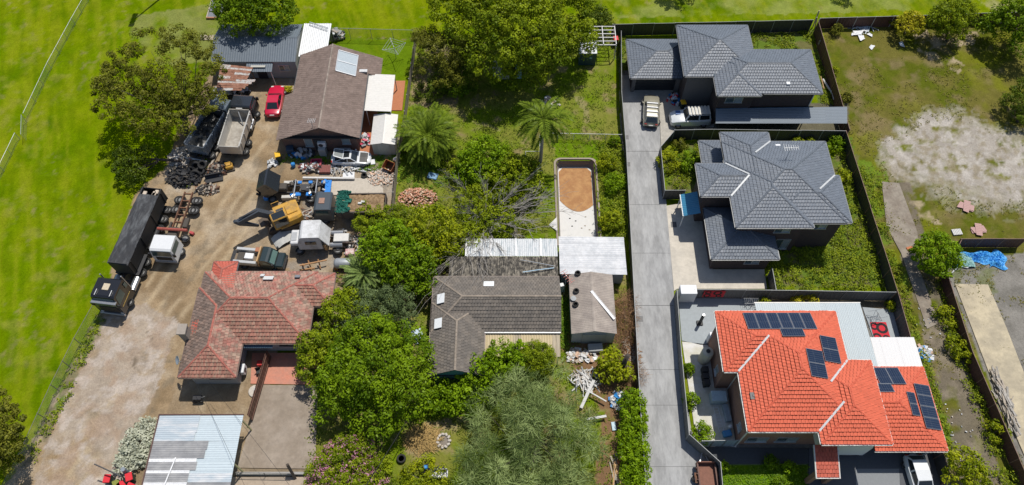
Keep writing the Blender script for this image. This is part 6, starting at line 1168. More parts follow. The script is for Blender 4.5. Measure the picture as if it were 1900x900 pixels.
def tray(parent, x0, x1, W, z0, z1, m_in, m_out, flare=.1, name="tipper_body", t=.09, tail=.0):
    """open tipper body with floor, sides, headboard and tailgate"""
    h = W / 2; o = MB().box(x0, -h + flare, z0, x1, h - flare, z0 + .1).build(name, m_in, parent)
    for s_ in (-1, 1):
        q = [(s_ * (h - flare), z0), (s_ * h, z1), (s_ * (h - t), z1), (s_ * (h - flare - t), z0 + .1)]; V = [(x, y, z) for x in (x0, x1) for y, z in q]; F = [(0, 1, 5, 4), (1, 2, 6, 5), (2, 3, 7, 6), (3, 2, 1, 0), (4, 5, 6, 7)]
        if s_ < 0: F = [f[::-1] for f in F]
        MB().raw(V, F).build("side_board", m_out, o); MB().box(x0, s_ * h - (.12 if s_ > 0 else .0), z1 - .02, x1, s_ * h + (.0 if s_ > 0 else .12), z1 + .07).build("top_rail", m_out, o)
        for k in range(4): x = x0 + .5 + (x1 - x0 - 1) * k / 3; MB().bar((x, s_ * (h - flare + .05), z0), (x, s_ * (h + .05), z1), .08).build("stake", m_out, o)
    MB().box(x1 - .08, -h + .1, z0 + .1, x1, h - .1, z1 + .25).build("headboard", m_in, o); MB().box(x0 - .06, -h + .05, z0 - tail, x0, h - .05, z1 - .05).build("tailgate", m_out, o); return o
def lump_sheet(x0, x1, y0, y1, z, amp, nx_, ny_, seed, edge=0):
    rs = np.random.RandomState(seed); X, Y = np.meshgrid(np.linspace(x0, x1, nx_), np.linspace(y0, y1, ny_)); Z = z + (fbm(X, Y, .7, seed, 4) - .5) * 2 * amp + rs.uniform(-.2, .2, X.shape) * amp
    V = np.stack([X, Y, Z], -1).reshape(-1, 3); I = np.arange((ny_ - 1) * (nx_ - 1)); b_ = I // (nx_ - 1) * nx_ + I % (nx_ - 1); mb = MB(); mb.raw([tuple(v) for v in V], [tuple(f) for f in np.stack([b_, b_ + 1, b_ + nx_ + 1, b_ + nx_], 1)]); return mb
TINS = mat("tray_inside", (.4, .37, .32), .75, .2, .22, 1.2, col2=(.28, .25, .21)); POL = mat("tray_polished", (.36, .42, .5), .25, .75, .12, .8); PALU = mat("tray_alloy", (.5, .49, .46), .45, .5, .15); BCAB = paint_mat("cab_black", (.022, .026, .032), .22)
# 1: silver tipper with black cab
t1 = thing("tipper_truck", "tipper truck with empty silver tray and black cab in the yard", "truck", (0, 0, 0))
chassis(t1, -3.6, 3.2, STEELD); axle(t1, 2.6, 2.35, .48, False); axle(t1, -1.6, 2.4, .48); axle(t1, -2.85, 2.4, .48)
cab(t1, 1.75, 3.75, 2.35, .6, 2.75, BCAB); tray(t1, -3.7, 1.35, 2.45, 1.2, 2.5, TINS, PALU, .1); MB().box(1.35, -.35, 1.3, 1.5, .35, 2.8).build("hoist", PALU, t1); MB().bar((1.2, .1, 2.5), (.2, -.35, 1.4), .1).build("hoist_ram", PALU, t1)
for s_ in (-1, 1): MB().tube([(.1, s_ * .95, .75), (1.5, s_ * .95, .75)], .27, 10).build("fuel_tank", CHROME, t1)
f_, r_ = at(452, 180, 2.75), at(431, 270, 1.9); d = f_ - r_; place(t1, ((f_.x + r_.x) / 2 - .1, (f_.y + r_.y) / 2, 0), math.atan2(d.y, d.x))
# 2: second tipper under the tree
t2 = thing("tipper_truck", "tipper truck with polished tray and black covered load under the eucalyptus", "truck", (0, 0, 0))
chassis(t2, -4.1, 3.0, STEELD); axle(t2, 2.5, 2.35, .48, False); axle(t2, -1.9, 2.4, .48); axle(t2, -3.1, 2.4, .48); cab(t2, 1.9, 3.7, 2.3, .6, 2.6, mat("cab_bluegrey", (.1, .13, .16), .4)); tb = tray(t2, -3.6, 1.5, 2.45, 1.2, 2.6, STEELD, POL, .1)
lump_sheet(-3.45, 1.35, -1.0, 1.0, 2.0, .3, 26, 14, 701).build("load_cover", mat("plastic_black", (.012, .013, .014), .3), t2, smooth=True); MB().box(-4.25, -1.1, .62, -4.1, 1.1, .85, .03).build("bumper", CHROME, t2)
for y in (-.9, -.45, .45, .9): MB().box(-4.28, y - .12, .66, -4.25, y + .12, .8).build("tail_light", TAIL if abs(y) > .6 else LAMP, t2)
f_, r_ = at(403, 199, 2.5), at(362, 268, 2.5); d = f_ - r_; dn = d.normalized(); place(t2, (r_.x + dn.x * 3.4, r_.y + dn.y * 3.4, 0), math.atan2(d.y, d.x))
# 3: prime mover and covered trailer along the grass
DH = at(245, 565) - at(320, 388); HDG = math.atan2(DH.y, DH.x); dn = DH.normalized(); left = Vector((-dn.y, dn.x, 0))
pm = thing("prime_mover", "black and gold prime mover facing the gravel drive at the bottom left", "truck", (0, 0, 0)); GOLD = mat("stripe_gold", (.45, .32, .1), .4, .3)
chassis(pm, -3.2, 2.2, STEELD); axle(pm, 1.7, 2.45, .5, False); axle(pm, -1.7, 2.45, .5); axle(pm, -2.95, 2.45, .5); c1 = cab(pm, .55, 2.95, 2.5, .55, 3.35, paint_mat("cab_black_gloss", (.014, .014, .016), .25), slope=.28, sleeper=True)
MB().box(2.72, -1.25, 2.65, 3.1, 1.25, 2.8, .03).build("sun_visor", CHROME, c1); MB().box(2.95, -1.25, .35, 3.15, 1.25, .68, .04).build("bumper", CHROME, c1); MB().box(1.2, -.32, 3.35, 1.9, .32, 3.42, .02).build("roof_hatch", mat("hatch_cream", (.5, .42, .3), .6), c1)
for y in (-.75, .75): MB().tube([(1.9, y, 3.43), (2.55, y, 3.43)], .05, 6).build("air_horn", CHROME, c1)
for s_ in (-1, 1):
    MB().box(.9, s_ * 1.255 - .01, 1.4, 2.6, s_ * 1.255 + .01, 1.5).build("stripe", GOLD, c1); MB().box(.6, s_ * 1.255 - .01, 2.25, .95, s_ * 1.255 + .01, 2.9).build("sleeper_window", TGLASS, c1); MB().tube([(-1.0, s_ * 1.0, .72), (.45, s_ * 1.0, .72)], .32, 12).build("fuel_tank", CHROME, pm); MB().tube([(.35, s_ * 1.05, .9), (.35, s_ * 1.05, 3.5)], .07, 8).build("exhaust_stack", CHROME, pm)
    MB().box(-3.55, s_ * .95 - .28, 1.03, -1.1, s_ * .95 + .28, 1.09, .0).build("mudguard", STEELD, pm)
MB().lathe([(.5, 1.0), (.52, 1.08), (.1, 1.1)], (-2.3, 0, 0), 'z', 14).build("turntable", GREASE, pm)
p0 = at(245, 566); c = p0 - dn * 1.7 + left * -1.2; 
def right_of(p, off): return p + Vector((dn.y, -dn.x, 0)) * off
# the surveyed wheels are on the side facing the yard
yard_side = 1 if left.x > 0 else -1
c = p0 - dn * 1.7 - left * yard_side * 1.15; place(pm, (c.x, c.y, 0), HDG)
tl_ = thing("semi_trailer", "long black covered tipper trailer parked along the grass", "trailer", (0, 0, 0)); TARP = mat("tarp_black", (.022, .023, .026), .7, 0, .4, 1.1, col2=(.1, .105, .11), spots=-.1, stretch=(.4, 1.3, 1)); SIDEB = mat("trailer_black", (.02, .02, .02), .6, 0, .3)
LT = 9.2; chassis(tl_, -LT / 2, LT / 2, STEELD, .95); [axle(tl_, -LT / 2 + .9 + k * 1.2, 2.3, .48) for k in range(3)]
tb = tray(tl_, -LT / 2, LT / 2, 2.08, 1.25, 3.1, STEELD, SIDEB, .12); lump_sheet(-LT / 2 + .9, LT / 2 + .05, -1.07, 1.07, 3.2, .09, 60, 16, 711).build("tarp", TARP, tl_, smooth=True)
for k in range(5): x = -LT / 2 + rnd.uniform(.1, .8); y = rnd.uniform(-1, 1); MB().box(x - .25, y - .2, 2.9, x + .25, y + .2, 3.1, .06).build("scrap_load", mat("scrap_pale", (.5, .42, .33), .8, vary=.3), tl_)
MB().tube([(1.5, yard_side * 1.1, .9), (-1.2, yard_side * 1.1, .9)], .24, 10).build("air_tank", BLACKPL, tl_)
ctr = at(320, 388); ca_ = c - dn * (2.3 + LT / 2 - 1.2); place(tl_, (ca_.x, ca_.y, 0), HDG)
# 4: white cab twin-steer with bare rusty chassis
t4 = thing("cab_chassis_truck", "white cab truck with a bare rusty chassis beside the black trailer", "truck", (0, 0, 0)); chassis(t4, -4.6, 3.0, RUSTM, .95, .85, .26, 9); axle(t4, 2.5, 2.35, .48, False); axle(t4, .9, 2.35, .48, False); axle(t4, -2.6, 2.4, .5); axle(t4, -3.85, 2.4, .5)
cw = cab(t4, 1.75, 3.75, 2.3, .6, 2.6, mat("cab_white_dull", (.62, .63, .63), .45, 0, .08), slope=.12); MB().box(3.72, -1.15, .45, 3.85, 1.15, .75, .03).build("bumper", mat("bumper_grey", (.3, .31, .32), .5), cw)
MB().box(.1, -.5, 1.0, 1.4, .5, 1.5, .08).build("gearbox", GREASE, t4); MB().tube([(.6, -1.5, 1.75), (.6, 1.6, 1.75)], .16, 8).build("red_pipe", mat("pipe_red", (.3, .07, .05), .7), t4); MB().box(-.6, -.7, .9, .2, -.5, 1.3).build("battery_box", GREASE, t4); MB().box(-1.4, .5, .6, -.2, 1.0, 1.0, .05).build("fuel_tank", GREASE, t4)
pr = at(339, 472); c = pr - dn * 2.3 - left * yard_side * 1.05; dn4 = (at(338, 474) - at(367, 388)).normalized(); l4 = Vector((-dn4.y, dn4.x, 0)); ys4 = 1 if l4.x > 0 else -1; c = pr - dn4 * 2.5 - l4 * ys4 * 1.05; place(t4, (c.x, c.y, 0), math.atan2(dn4.y, dn4.x))
# 5: blue chassis truck with the black cab tipped forward
BLUE = paint_mat("chassis_blue", (.015, .2, .6), .4); t5 = thing("tilted_cab_truck", "blue chassis truck with its black cab tilted forward for repair", "truck", (0, 0, 0)); chassis(t5, -3.6, 3.2, STEELD, .85, .85, .24, 6); axle(t5, 2.6, 2.35, .48, False); axle(t5, -1.5, 2.4, .48); axle(t5, -2.8, 2.4, .48)
M = Matrix.Translation((3.1, 0, .9)) @ Matrix.Rotation(R(38), 4, 'Y') @ Matrix.Translation((-3.1, 0, -.9)); cab(t5, 1.3, 3.15, 2.15, .85, 2.6, BCAB, M=M, glass=CGLASS)
MB().box(3.05, -1.15, .4, 3.55, 1.15, .95, .08).build("bumper", BLUE, t5); MB().box(3.2, -.45, .95, 3.6, .5, 1.35, .08).build("washer_tank", mat("tank_white", (.68, .68, .68), .5), t5); MB().box(1.0, -.42, .95, 2.4, .42, 1.6, .08).build("engine", GREASE, t5)
for k, x in enumerate((-.2, -1.35, -2.75)): MB().box(x - .22, -1.0, .95, x + .22, -.62, 1.12, .05).build("mudguard", BLUE, t5); MB().box(x - .3, .55, .95, x + .3, 1.0, 1.15, .05).build("mudguard", BLUE, t5)
for x in (.2, -2.1): MB().box(x - .05, -1.1, 1.1, x + .05, 1.1, 1.25).build("cross_beam", CHROME, t5)
MB().box(-1.4, -.4, 1.0, -.4, .4, 1.3, .03).build("toolbox", STEELD, t5); MB().box(-3.65, -1.0, .95, -3.0, 1.0, 1.15, .03).build("rear_plate", BLUE, t5)
for s_ in (-1, 1): MB().box(-.1, s_ * .95 - .2, .45, 1.6, s_ * .95 + .2, .95, .04).build("step_box", mat("alloy_box", (.5, .48, .44), .5, .4), t5)
for k in range(26): x = rnd.uniform(-3.4, 1.0); y = rnd.uniform(-.9, .9); w_ = rnd.uniform(.12, .3); M = Matrix.Translation((x, y, rnd.uniform(.95, 1.3))) @ Matrix.Rotation(rnd.uniform(0, 3), 4, 'Z') @ Matrix.Rotation(rnd.uniform(-.4, .4), 4, 'X'); MB().box(-w_, -w_ * .6, -.1, w_, w_ * .6, .1, .03, M=M).build("machine_part", rnd.choice([GREASE, STEELD, PALU, GREASE, BLUE, STEELD]), t5)
between(t5, (497, 361), (614, 359))
# 6: loaded tipper with green net
t6 = thing("tipper_truck", "dark tipper truck loaded with soil under a bunched green net", "truck", (0, 0, 0)); chassis(t6, -3.8, 3.0, STEELD); axle(t6, 2.5, 2.35, .48, False); axle(t6, -1.8, 2.4, .48); axle(t6, -3.0, 2.4, .48); ck = cab(t6, 1.6, 3.55, 2.35, .65, 2.7, mat("cab_slate", (.055, .068, .08), .35, 0, .08), slope=.2); MB().box(2.3, -.35, 2.7, 2.9, .35, 2.76, .02).build("roof_hatch", mat("hatch_rust", (.3, .17, .12), .7), ck)
tray(t6, -3.9, 1.1, 2.45, 1.2, 2.25, GREASE, mat("tray_brownish", (.1, .08, .065), .7, .1), .05); SOIL = mat("soil_load", (.17, .105, .05), .95, 0, .4, 4, col2=(.3, .2, .11), bump=.04, bscale=12); lump_sheet(-3.8, 1.0, -1.08, 1.08, 2.2, .16, 40, 20, 721).build("soil_load", SOIL, t6)

nt_ = lump_sheet(-.25, 1.15, -1.38, 1.3, 2.45, .38, 34, 52, 723); nt_.v = [(x + .22 * math.sin(y * 5.1) * (x < .4) + .08 * math.sin(y * 17), y, max(z, 2.25)) for x, y, z in nt_.v]; nt_.build("net_cover", mat("net_green", (.02, .15, .11), .9, 0, .5, 7), t6); [MB().box(x - .2, y - .12, 2.25, x + .2, y + .12, 2.42, .04).build("load_scrap", mat("scrap_white", (.55, .54, .5), .7), t6) for x, y in ((-1.3, .1), (-1.6, -.1))]
MB().tube([(-.3, -1.0, .7), (.9, -1.0, .7)], .27, 12).build("fuel_tank", CHROME, t6); between(t6, (588, 399), (716, 398)); 
# 7: white cab truck half dismantled
t7 = thing("tilted_cab_truck", "white bonneted truck cab half dismantled by the yellow green tree", "truck", (0, 0, 0)); DW = mat("cab_white_dirty", (.58, .58, .58), .45, 0, .2, 1.1, col2=(.4, .4, .39), spots=-.08); chassis(t7, -3.2, 3.0, GREASE); axle(t7, 2.3, 2.3, .48, False); axle(t7, -1.6, 2.4, .48); cab(t7, -.2, 2.2, 2.25, .95, 3.1, DW, slope=.4, screen=False, windows=False)
MB().box(2.2, -.85, 1.2, 3.1, .85, 1.75, .1).build("bonnet", DW, t7); MB().box(2.45, -.5, 1.75, 2.95, .5, 1.8).build("bonnet_grille", mat("grille_grey", (.35, .36, .37), .5), t7); MB().box(.3, -1.18, 1.9, 1.4, -1.12, 2.4).build("side_window", CGLASS, t7); MB().box(.3, 1.1, 1.9, 1.4, 1.16, 2.4).build("side_window", CGLASS, t7)
M = Matrix.Translation((-.45, 0, 2.2)) @ Matrix.Rotation(R(25), 4, 'Y'); MB().box(-.06, -1.05, -.9, .06, 1.05, .9, .02, M=M).build("rear_panel", DW, t7); MB().box(-.6, -1.15, .7, -.35, 1.15, 1.7).build("timber_prop", mat("timber_raw", (.45, .28, .13), .8), t7)
for y in (-.85, .6): MB().tube([(-.8, y, .8), (-2.1, y, .8)], .3, 12).build("fuel_tank", CHROME, t7)
MB().box(-2.8, -.5, .95, -1.2, .5, 1.35, .05).build("drive_unit", PALU, t7); between(t7, (552, 455), (652, 452))
# 8: black utility with tool tray
t8 = thing("utility_truck", "small black utility with tool boxes on its tray behind the red roof", "truck", (0, 0, 0)); chassis(t8, -2.9, 2.0, STEELD, .62, .7, .16); BG = paint_mat("cab_darkgreen", (.016, .03, .032), .3)
for s_ in (-1, 1): wheel(t8, 1.65, s_ * .78, .37, .24); wheel(t8, -1.5, s_ * .78, .37, .24)
c8 = cab(t8, .35, 1.75, 1.8, .45, 1.95, BG, slope=.5, glass=glass_mat("truck_glass_green", (.1, .17, .15), .06)); MB().box(1.7, -.88, .45, 2.55, .88, 1.05, .12).build("bonnet", BG, c8); MB().box(2.5, -.85, .35, 2.65, .85, .6, .04).build("bumper", BLACKPL, c8)
MB().box(-2.6, -.92, .78, .2, .92, .86).build("tray_deck", mat("deck_timber", (.2, .15, .1), .9), t8)
for s_ in (-1, 1): MB().box(-2.5, s_ * .75 - .16, .86, -.1, s_ * .75 + .16, 1.35, .03).build("tool_box", mat("toolbox_alloy", (.5, .5, .49), .4, .4, .12), t8)
MB().box(-1.5, -.3, .86, -.6, .35, 1.25, .03).build("white_case", mat("tank_white", (0, 0, 0)), t8); MB().box(-2.3, -.5, .86, -1.6, .5, 1.05).build("scrap_tray", GREASE, t8); MB().box(-.5, .45, 1.35, -.05, .95, 1.5, .02).build("orange_box", mat("rust_orange", (.35, .15, .08), .8), t8); MB().box(.1, -.9, .86, .24, .9, 1.9).build("headboard", mat("timber_raw", (0, 0, 0)), t8); MB().box(-3.1, -.9, .55, -2.62, .9, .62).build("tailgate", BLACKPL, t8)
f_, r_ = at(543, 488, .3), at(440, 482, .3); between(t8, (541, 492), (433, 483))
# ---------------- excavator
YEL = mat("excavator_yellow", (.52, .28, .03), .6, 0, .25, 1.5, col2=(.33, .19, .05), spots=-.05); ex = thing("excavator", "yellow excavator with its black boom folded out to the left", "excavator", (0, 0, 0)); TRK = mat("track_steel", (.07, .055, .045), .8, .2, .3, 4)
for s_ in (-1, 1):
    y0_ = s_ * .85; tr0 = [(-1.5, .1), (-1.65, .4), (-1.45, .72), (1.45, .72), (1.65, .4), (1.5, .1)]; mb = MB(); n_ = len(tr0); V = [(x, y0_ + d_, z) for d_ in (-.24, .24) for x, z in tr0]; mb.raw(V, [tuple(range(n_)), tuple(range(n_, 2 * n_))[::-1]] + [(i, n_ + i, n_ + (i + 1) % n_, (i + 1) % n_) for i in range(n_)]); o = mb.build("track", TRK, ex)
    sh_ = MB().use(TRK); [sh_.box(x - .05, y0_ - .26, .72, x + .05, y0_ + .26, .77) for x in np.arange(-1.4, 1.45, .17)]; sh_.build("track_shoes", None, o, kind="stuff")
MB().box(-.7, -.6, .35, .7, .6, .75, .05).build("undercarriage", GREASE, ex)
sw = Matrix.Rotation(R(12), 4, 'Z')
def exb(mb, nm, m, par=None): mb.v = [tuple(sw @ Vector(v)) for v in mb.v]; return mb.build(nm, m, par or ex)
up_ = exb(MB().loft([[(x, y * (1 - .12 * (x < -1.3)), z) for y, z in ((-1.15, .85), (1.15, .85), (1.15, 1.55), (.95, 1.75), (-.95, 1.75), (-1.15, 1.55))] for x in (-1.75, -1.3, -.2, .55)]), "house_body", YEL); exb(MB().box(-1.5, -.6, 1.75, -.5, .5, 1.86, .04), "engine_cover", YEL, up_); exb(MB().box(-.35, -.55, 1.75, .35, -.1, 1.82, .02), "walkway_plate", STEELD, up_)
cbx = exb(MB().box(-.45, .2, .95, 1.05, 1.15, 2.55, .08), "operator_cab", YEL, ex); exb(MB().box(1.04, .3, 1.3, 1.07, 1.05, 2.4), "front_window", CGLASS, cbx); exb(MB().box(-.3, 1.14, 1.35, .9, 1.17, 2.4), "side_window", CGLASS, cbx); exb(MB().box(-.3, .3, 2.545, .9, 1.05, 2.57), "roof_window", CGLASS, cbx); exb(MB().use(YEL).bar((-.2, -1.1, 1.75), (-.2, -1.1, 2.2), .05).bar((-.2, -1.1, 2.2), (.5, -1.1, 2.2), .05).bar((.5, -1.1, 2.2), (.5, -1.1, 1.6), .05), "handrail", None, up_)
BOOM = mat("boom_black", (.075, .085, .1), .4, .3, .3, 2); pts = [Vector((.55, -.25, 1.3)), Vector((1.9, -.25, 2.9)), Vector((3.9, -.25, 2.6))]
def boxbeam(P, ws, hs_):
    mb = MB(); rings = []
    for k, p in enumerate(P):
        d = (P[min(k + 1, len(P) - 1)] - P[max(0, k - 1)]).normalized(); n_ = Vector((-d.z, 0, d.x)); rings.append([p + n_ * hs_[k] + Vector((0, ws[k], 0)), p - n_ * hs_[k] + Vector((0, ws[k], 0)), p - n_ * hs_[k] - Vector((0, ws[k], 0)), p + n_ * hs_[k] - Vector((0, ws[k], 0))])
    return mb.loft(rings)
bo = exb(boxbeam(pts, [.25, .25, .2], [.24, .38, .2]), "boom", BOOM); exb(MB().tube([Vector((.7, -.25, 1.0)), Vector((1.9, -.25, 2.4))], .08, 8), "boom_ram", CHROME, bo); exb(MB().tube([Vector((1.8, -.25, 3.2)), Vector((3.6, -.25, 3.1))], .08, 8), "stick_ram", STEELD, bo)
st_ = exb(boxbeam([Vector((4.1, -.25, 2.95)), Vector((3.7, -.25, 2.4)), Vector((2.35, -.25, .95))], [.14, .16, .1], [.12, .24, .1]), "stick", BOOM)
bk = exb(MB().loft([[(x, y, z) for x, z in ((2.2, 1.15), (1.75, 1.25), (1.35, .95), (1.3, .5), (1.6, .15), (1.75, .3), (1.5, .6), (1.6, .9))] for y in (-.7, .2)]), "bucket", mat("bucket_brown", (.13, .1, .075), .7, .3, .3)); 
for y in (-.6, -.4, -.2, 0, .15): exb(MB().box(1.5, y - .04, .05, 1.75, y + .04, .2), "bucket_tooth", CHROME, bk)
f_ = at(462, 424); r_ = at(528, 408); d = f_ - r_; place(ex, (at(530, 414).x, at(530, 414).y, 0), math.atan2(d.y, d.x) - R(1)); ex.scale = (1.1, 1.1, 1.1)
# ---------------- small box trailer on the driveway
bt = thing("box_trailer", "small rusty box trailer parked at the bottom of the concrete driveway", "trailer", (0, 0, 0)); chassis(bt, -1.3, 1.2, RUSTM, .45, 1.0, .1, 3); tray(bt, -1.3, 1.2, 1.65, .5, .95, mat("trailer_floor", (.2, .09, .06), .8, .1, .3), mat("trailer_side", (.12, .06, .045), .7, .1, .3), .0, "trailer_body", .04)
for s_ in (-1, 1): wheel(bt, -.1, s_ * .95, .33, .2); MB().bar((1.2, s_ * .45, .45), (2.4, 0, .45), .08).build("drawbar", GALV, bt); MB().box(-.55, s_ * .95 - .14, .68, .35, s_ * .95 + .14, .73).build("mudguard", RUSTM, bt)
MB().tube([(2.2, .0, .0), (2.2, 0, .7)], .04, 6).build("jockey_stand", GALV, bt); between(bt, (1305, 862), (1312, 915)); bt.location.z = .03
# ================================================================ SMALL THINGS
WHT = mat("plastic_white", (.62, .63, .64), .5, vary=.1); TIMB = mat("timber_weathered", (.36, .31, .25), .9, vary=.3, scale=3, stretch=(4, 1, 1)); TIMR = mat("timber_raw", (0, 0, 0)); PALEW = mat("timber_white_paint", (.55, .54, .52), .8, vary=.2)
def wbin(px, py, lid_m, body_m, label, rz=0, group=None, z=0):
    p = at(px, py); r_ = thing("wheelie_bin", label, "bin", (0, 0, 0), group)
    MB().loft([[(x * f, y * f, zz) for x, y in ((-.27, -.33), (.27, -.33), (.27, .33), (-.27, .33))] for f, zz in ((.8, .08), (1, .98))]).build("body", body_m, r_); MB().box(-.3, -.37, .98, .3, .36, 1.06, .03).build("lid", lid_m, r_)
    for s_ in (-1, 1): MB().lathe([(.1, -.03), (.1, .03)], (s_ * .22, .3, .1), 'x', 10).build("wheel", BLACKPL, r_)
    return place(r_, (p.x, p.y, z), rz)
LIDY = mat("lid_yellow", (.75, .42, .01), .5, vary=.05); LIDR = mat("lid_red", (.6, .02, .03), .5, vary=.05); BING = mat("bin_green", (.02, .045, .03), .6)
wbin(519, 297, LIDY, BING, "green bin with yellow lid at the corner of the brown house", .3); wbin(1265, 200, LIDY, BING, "green bin with yellow lid behind the white four wheel drive", .2); wbin(1141, 82, LIDR, BING, "bin with bright red lid at the back corner by the garage", .1)
GB = "red lidded bins at the bottom left"
for i, (px, py, lab) in enumerate(((208, 893, "red lidded bin farthest left by the leaning pole"), (248, 890, "red lidded bin against the carport barge board"), (234, 905, "red lidded bin lowest and middle of the group"), (251, 908, "red lidded bin lowest and nearest the carport"))): wbin(px, py, LIDR, BING, lab, .4 * i, GB)
wbin(225, 903, mat("lid_olive", (.2, .22, .03), .6), BING, "dark bin with olive lid between the red lidded bins", .5)
def heap(label, px, py, rx, ry, h, mats_, n, size, seed, name="scrap_heap", cat="heap", flat=.45, yaw=None):
    """loose pieces tumbled on a low mound; each piece is geometry, heap = one thing"""
    rr = random.Random(seed); c = at(px, py); r_ = thing(name, label, cat, c); k_ = mpp(px, py); RX, RY = rx * k_, ry * k_ * 1.15; acc = {}
    big = min(60, n)
    for i in range(n):
        a_ = rr.uniform(0, 6.283); q = rr.random() ** .6; x, y = c.x + RX * q * math.cos(a_), c.y + RY * q * math.sin(a_); z = h * (1 - q * q) * rr.uniform(.5, 1) + .03
        s_ = [size[0] * rr.uniform(.5, 1.4), size[1] * rr.uniform(.5, 1.4), size[2] * rr.uniform(.6, 1.3)]
        M = Matrix.Translation((x, y, z)) @ Matrix.Rotation(rr.uniform(0, 6.28) if yaw is None else yaw + rr.gauss(0, .16), 4, 'Z') @ Matrix.Rotation(rr.uniform(-flat, flat), 4, 'X') @ Matrix.Rotation(rr.uniform(-flat, flat), 4, 'Y')
        m = rr.choice(mats_); b_ = acc.setdefault(m.name, MB().use(m)); b_.box(-s_[0] / 2, -s_[1] / 2, -s_[2] / 2, s_[0] / 2, s_[1] / 2, s_[2] / 2, M=M)
    for m_, b_ in acc.items(): b_.build("pieces", None, r_, kind="stuff")
    return r_
BRK = mat("brick_pieces", (.42, .2, .12), .9, vary=.25, island=.3); BRK2 = mat("brick_pieces_pale", (.52, .36, .26), .9, vary=.2, island=.3); CON = mat("rubble_pale", (.46, .42, .37), .9, vary=.2, island=.3); GREYP = mat("scrap_grey", (.28, .29, .3), .6, vary=.2, island=.3); BLK = mat("scrap_black", (.025, .025, .027), .7, island=.3); PNK = mat("crate_pink", (.6, .06, .13), .6); MAR = mat("sheet_maroon", (.19, .06, .05), .7, vary=.2, island=.2); BLU = mat("plastic_blue", (.02, .2, .5), .5); ORB = mat("bin_rust_orange", (.38, .12, .035), .8, vary=.3, col2=(.22, .08, .04))
heap("heap of broken red bricks under the palm garden fence", 775, 368, 36, 20, .7, [BRK, BRK, BRK2], 420, (.24, .12, .09), 801, "brick_heap")
heap("spread of pale rubble beside the rusty bin", 708, 330, 26, 18, .2, [CON, CON, BRK2], 220, (.22, .16, .08), 802, "rubble_heap"); heap("mixed rubble and weeds beside the dismantled white truck", 655, 455, 22, 18, .25, [CON, BRK2, GREYP, PALEW], 110, (.3, .16, .1), 803, "rubble_heap")
heap("pile of mixed junk behind the tilted black cab", 580, 312, 26, 10, .5, [WHT, GREYP, BLK, TIMB, GREASE, MAR], 110, (.45, .25, .14), 804, "junk_pile"); heap("line of pipes and white offcuts below the white coupe", 640, 314, 36, 9, .3, [PALEW, GREYP, GREYP, GALV, TIMB], 60, (1.3, .12, .08), 805, "junk_pile", flat=.12)
heap("black scrap metal heap between the trailer and the tipper", 343, 330, 32, 18, 1.0, [BLK, BLK, GREASE, STEELD], 260, (.6, .22, .1), 806, "scrap_heap", flat=.9); heap("rusty machine parts beside the tyre pile", 405, 315, 20, 14, .5, [RUSTM, BLK, GREASE, TIMB], 90, (.55, .2, .12), 807, "scrap_heap", flat=.8)
heap("stones and rubbish under the eucalyptus behind the tipper", 335, 292, 24, 20, .25, [CON, TIMB, CON, GREYP], 140, (.3, .2, .12), 808, "rubble_heap"); heap("jumble of parts in the dark under the rusty lean-to", 425, 172, 36, 12, .7, [BLK, GREASE, GREYP, WHT], 90, (.5, .3, .2), 809, "junk_pile", flat=.8)
heap("white broken boards and branches by the yellow shrub", 1085, 705, 26, 20, .4, [PALEW, TIMB, PALEW, GREYP], 60, (1.3, .1, .07), 810, "timber_heap", flat=.3); heap("scattered white scraps below the fibro garage", 1078, 660, 30, 12, .25, [PALEW, WHT, BRK2, TIMB], 60, (.5, .25, .1), 811, "junk_pile"); heap("white and blue rubbish beside the hedge", 1150, 745, 18, 16, .25, [WHT, BLU, PALEW, GREYP], 40, (.45, .25, .08), 812, "junk_pile")
heap("stack of long planks at the foot of the hedge", 1148, 880, 12, 16, .25, [TIMB, TIMR], 26, (.16, 2.0, .05), 813, "timber_heap", flat=.04, yaw=.05); heap("long grey timber pile against the rusty fence", 1862, 742, 10, 50, .5, [mat("timber_silver", (.3, .28, .25), .95, vary=.35, island=.35), TIMB], 130, (.13, 1.7, .06), 814, "timber_heap", flat=.14, yaw=.05)
heap("litter of white bags and cartons by the lot fence", 1716, 655, 14, 14, .2, [WHT, WHT, BLU, BRK2, GREYP], 40, (.4, .3, .12), 815, "rubbish_heap"); heap("scattered pale litter along the old path", 1765, 800, 40, 60, .05, [WHT, CON, TIMB, GREYP], 22, (.15, .09, .04), 816, "rubbish_heap"); heap("litter on the path below the round tree", 1722, 600, 24, 30, .05, [WHT, CON, GREYP], 14, (.15, .1, .04), 817, "rubbish_heap")
heap("heap of golden straw and palm fronds by the big tree", 785, 815, 34, 22, .3, [mat("straw", (.4, .27, .1), .95, vary=.3, island=.3)], 420, (1.1, .028, .02), 818, "straw_heap", flat=.3); heap("brown dry litter beside the driveway fence", 1172, 660, 16, 36, .15, [mat("litter_brown", (.26, .13, .06), .95, vary=.3, island=.3), TIMB], 240, (.6, .05, .03), 819, "leaf_litter", flat=.4); heap("dead palm litter behind the grey house wall", 755, 560, 20, 18, .2, [TIMB, mat("litter_brown", (0, 0, 0))], 60, (.8, .06, .04), 820, "leaf_litter", flat=.4)
heap("engine parts and crates against the brown brick wall", 560, 287, 22, 7, .8, [GREYP, BLK, WHT, GREASE, BLU], 46, (.6, .4, .4), 821, "junk_pile", flat=.2); heap("toys and boxes beside the orange brick strip", 678, 262, 8, 14, .5, [PNK, WHT, BLK, GREYP], 30, (.4, .3, .25), 822, "junk_pile", flat=.4); heap("bikes and red boxes by the dark house wall", 1250, 186, 12, 12, .6, [LIDR, BLU, BLK, WHT], 34, (.5, .25, .25), 823, "junk_pile", flat=.4)
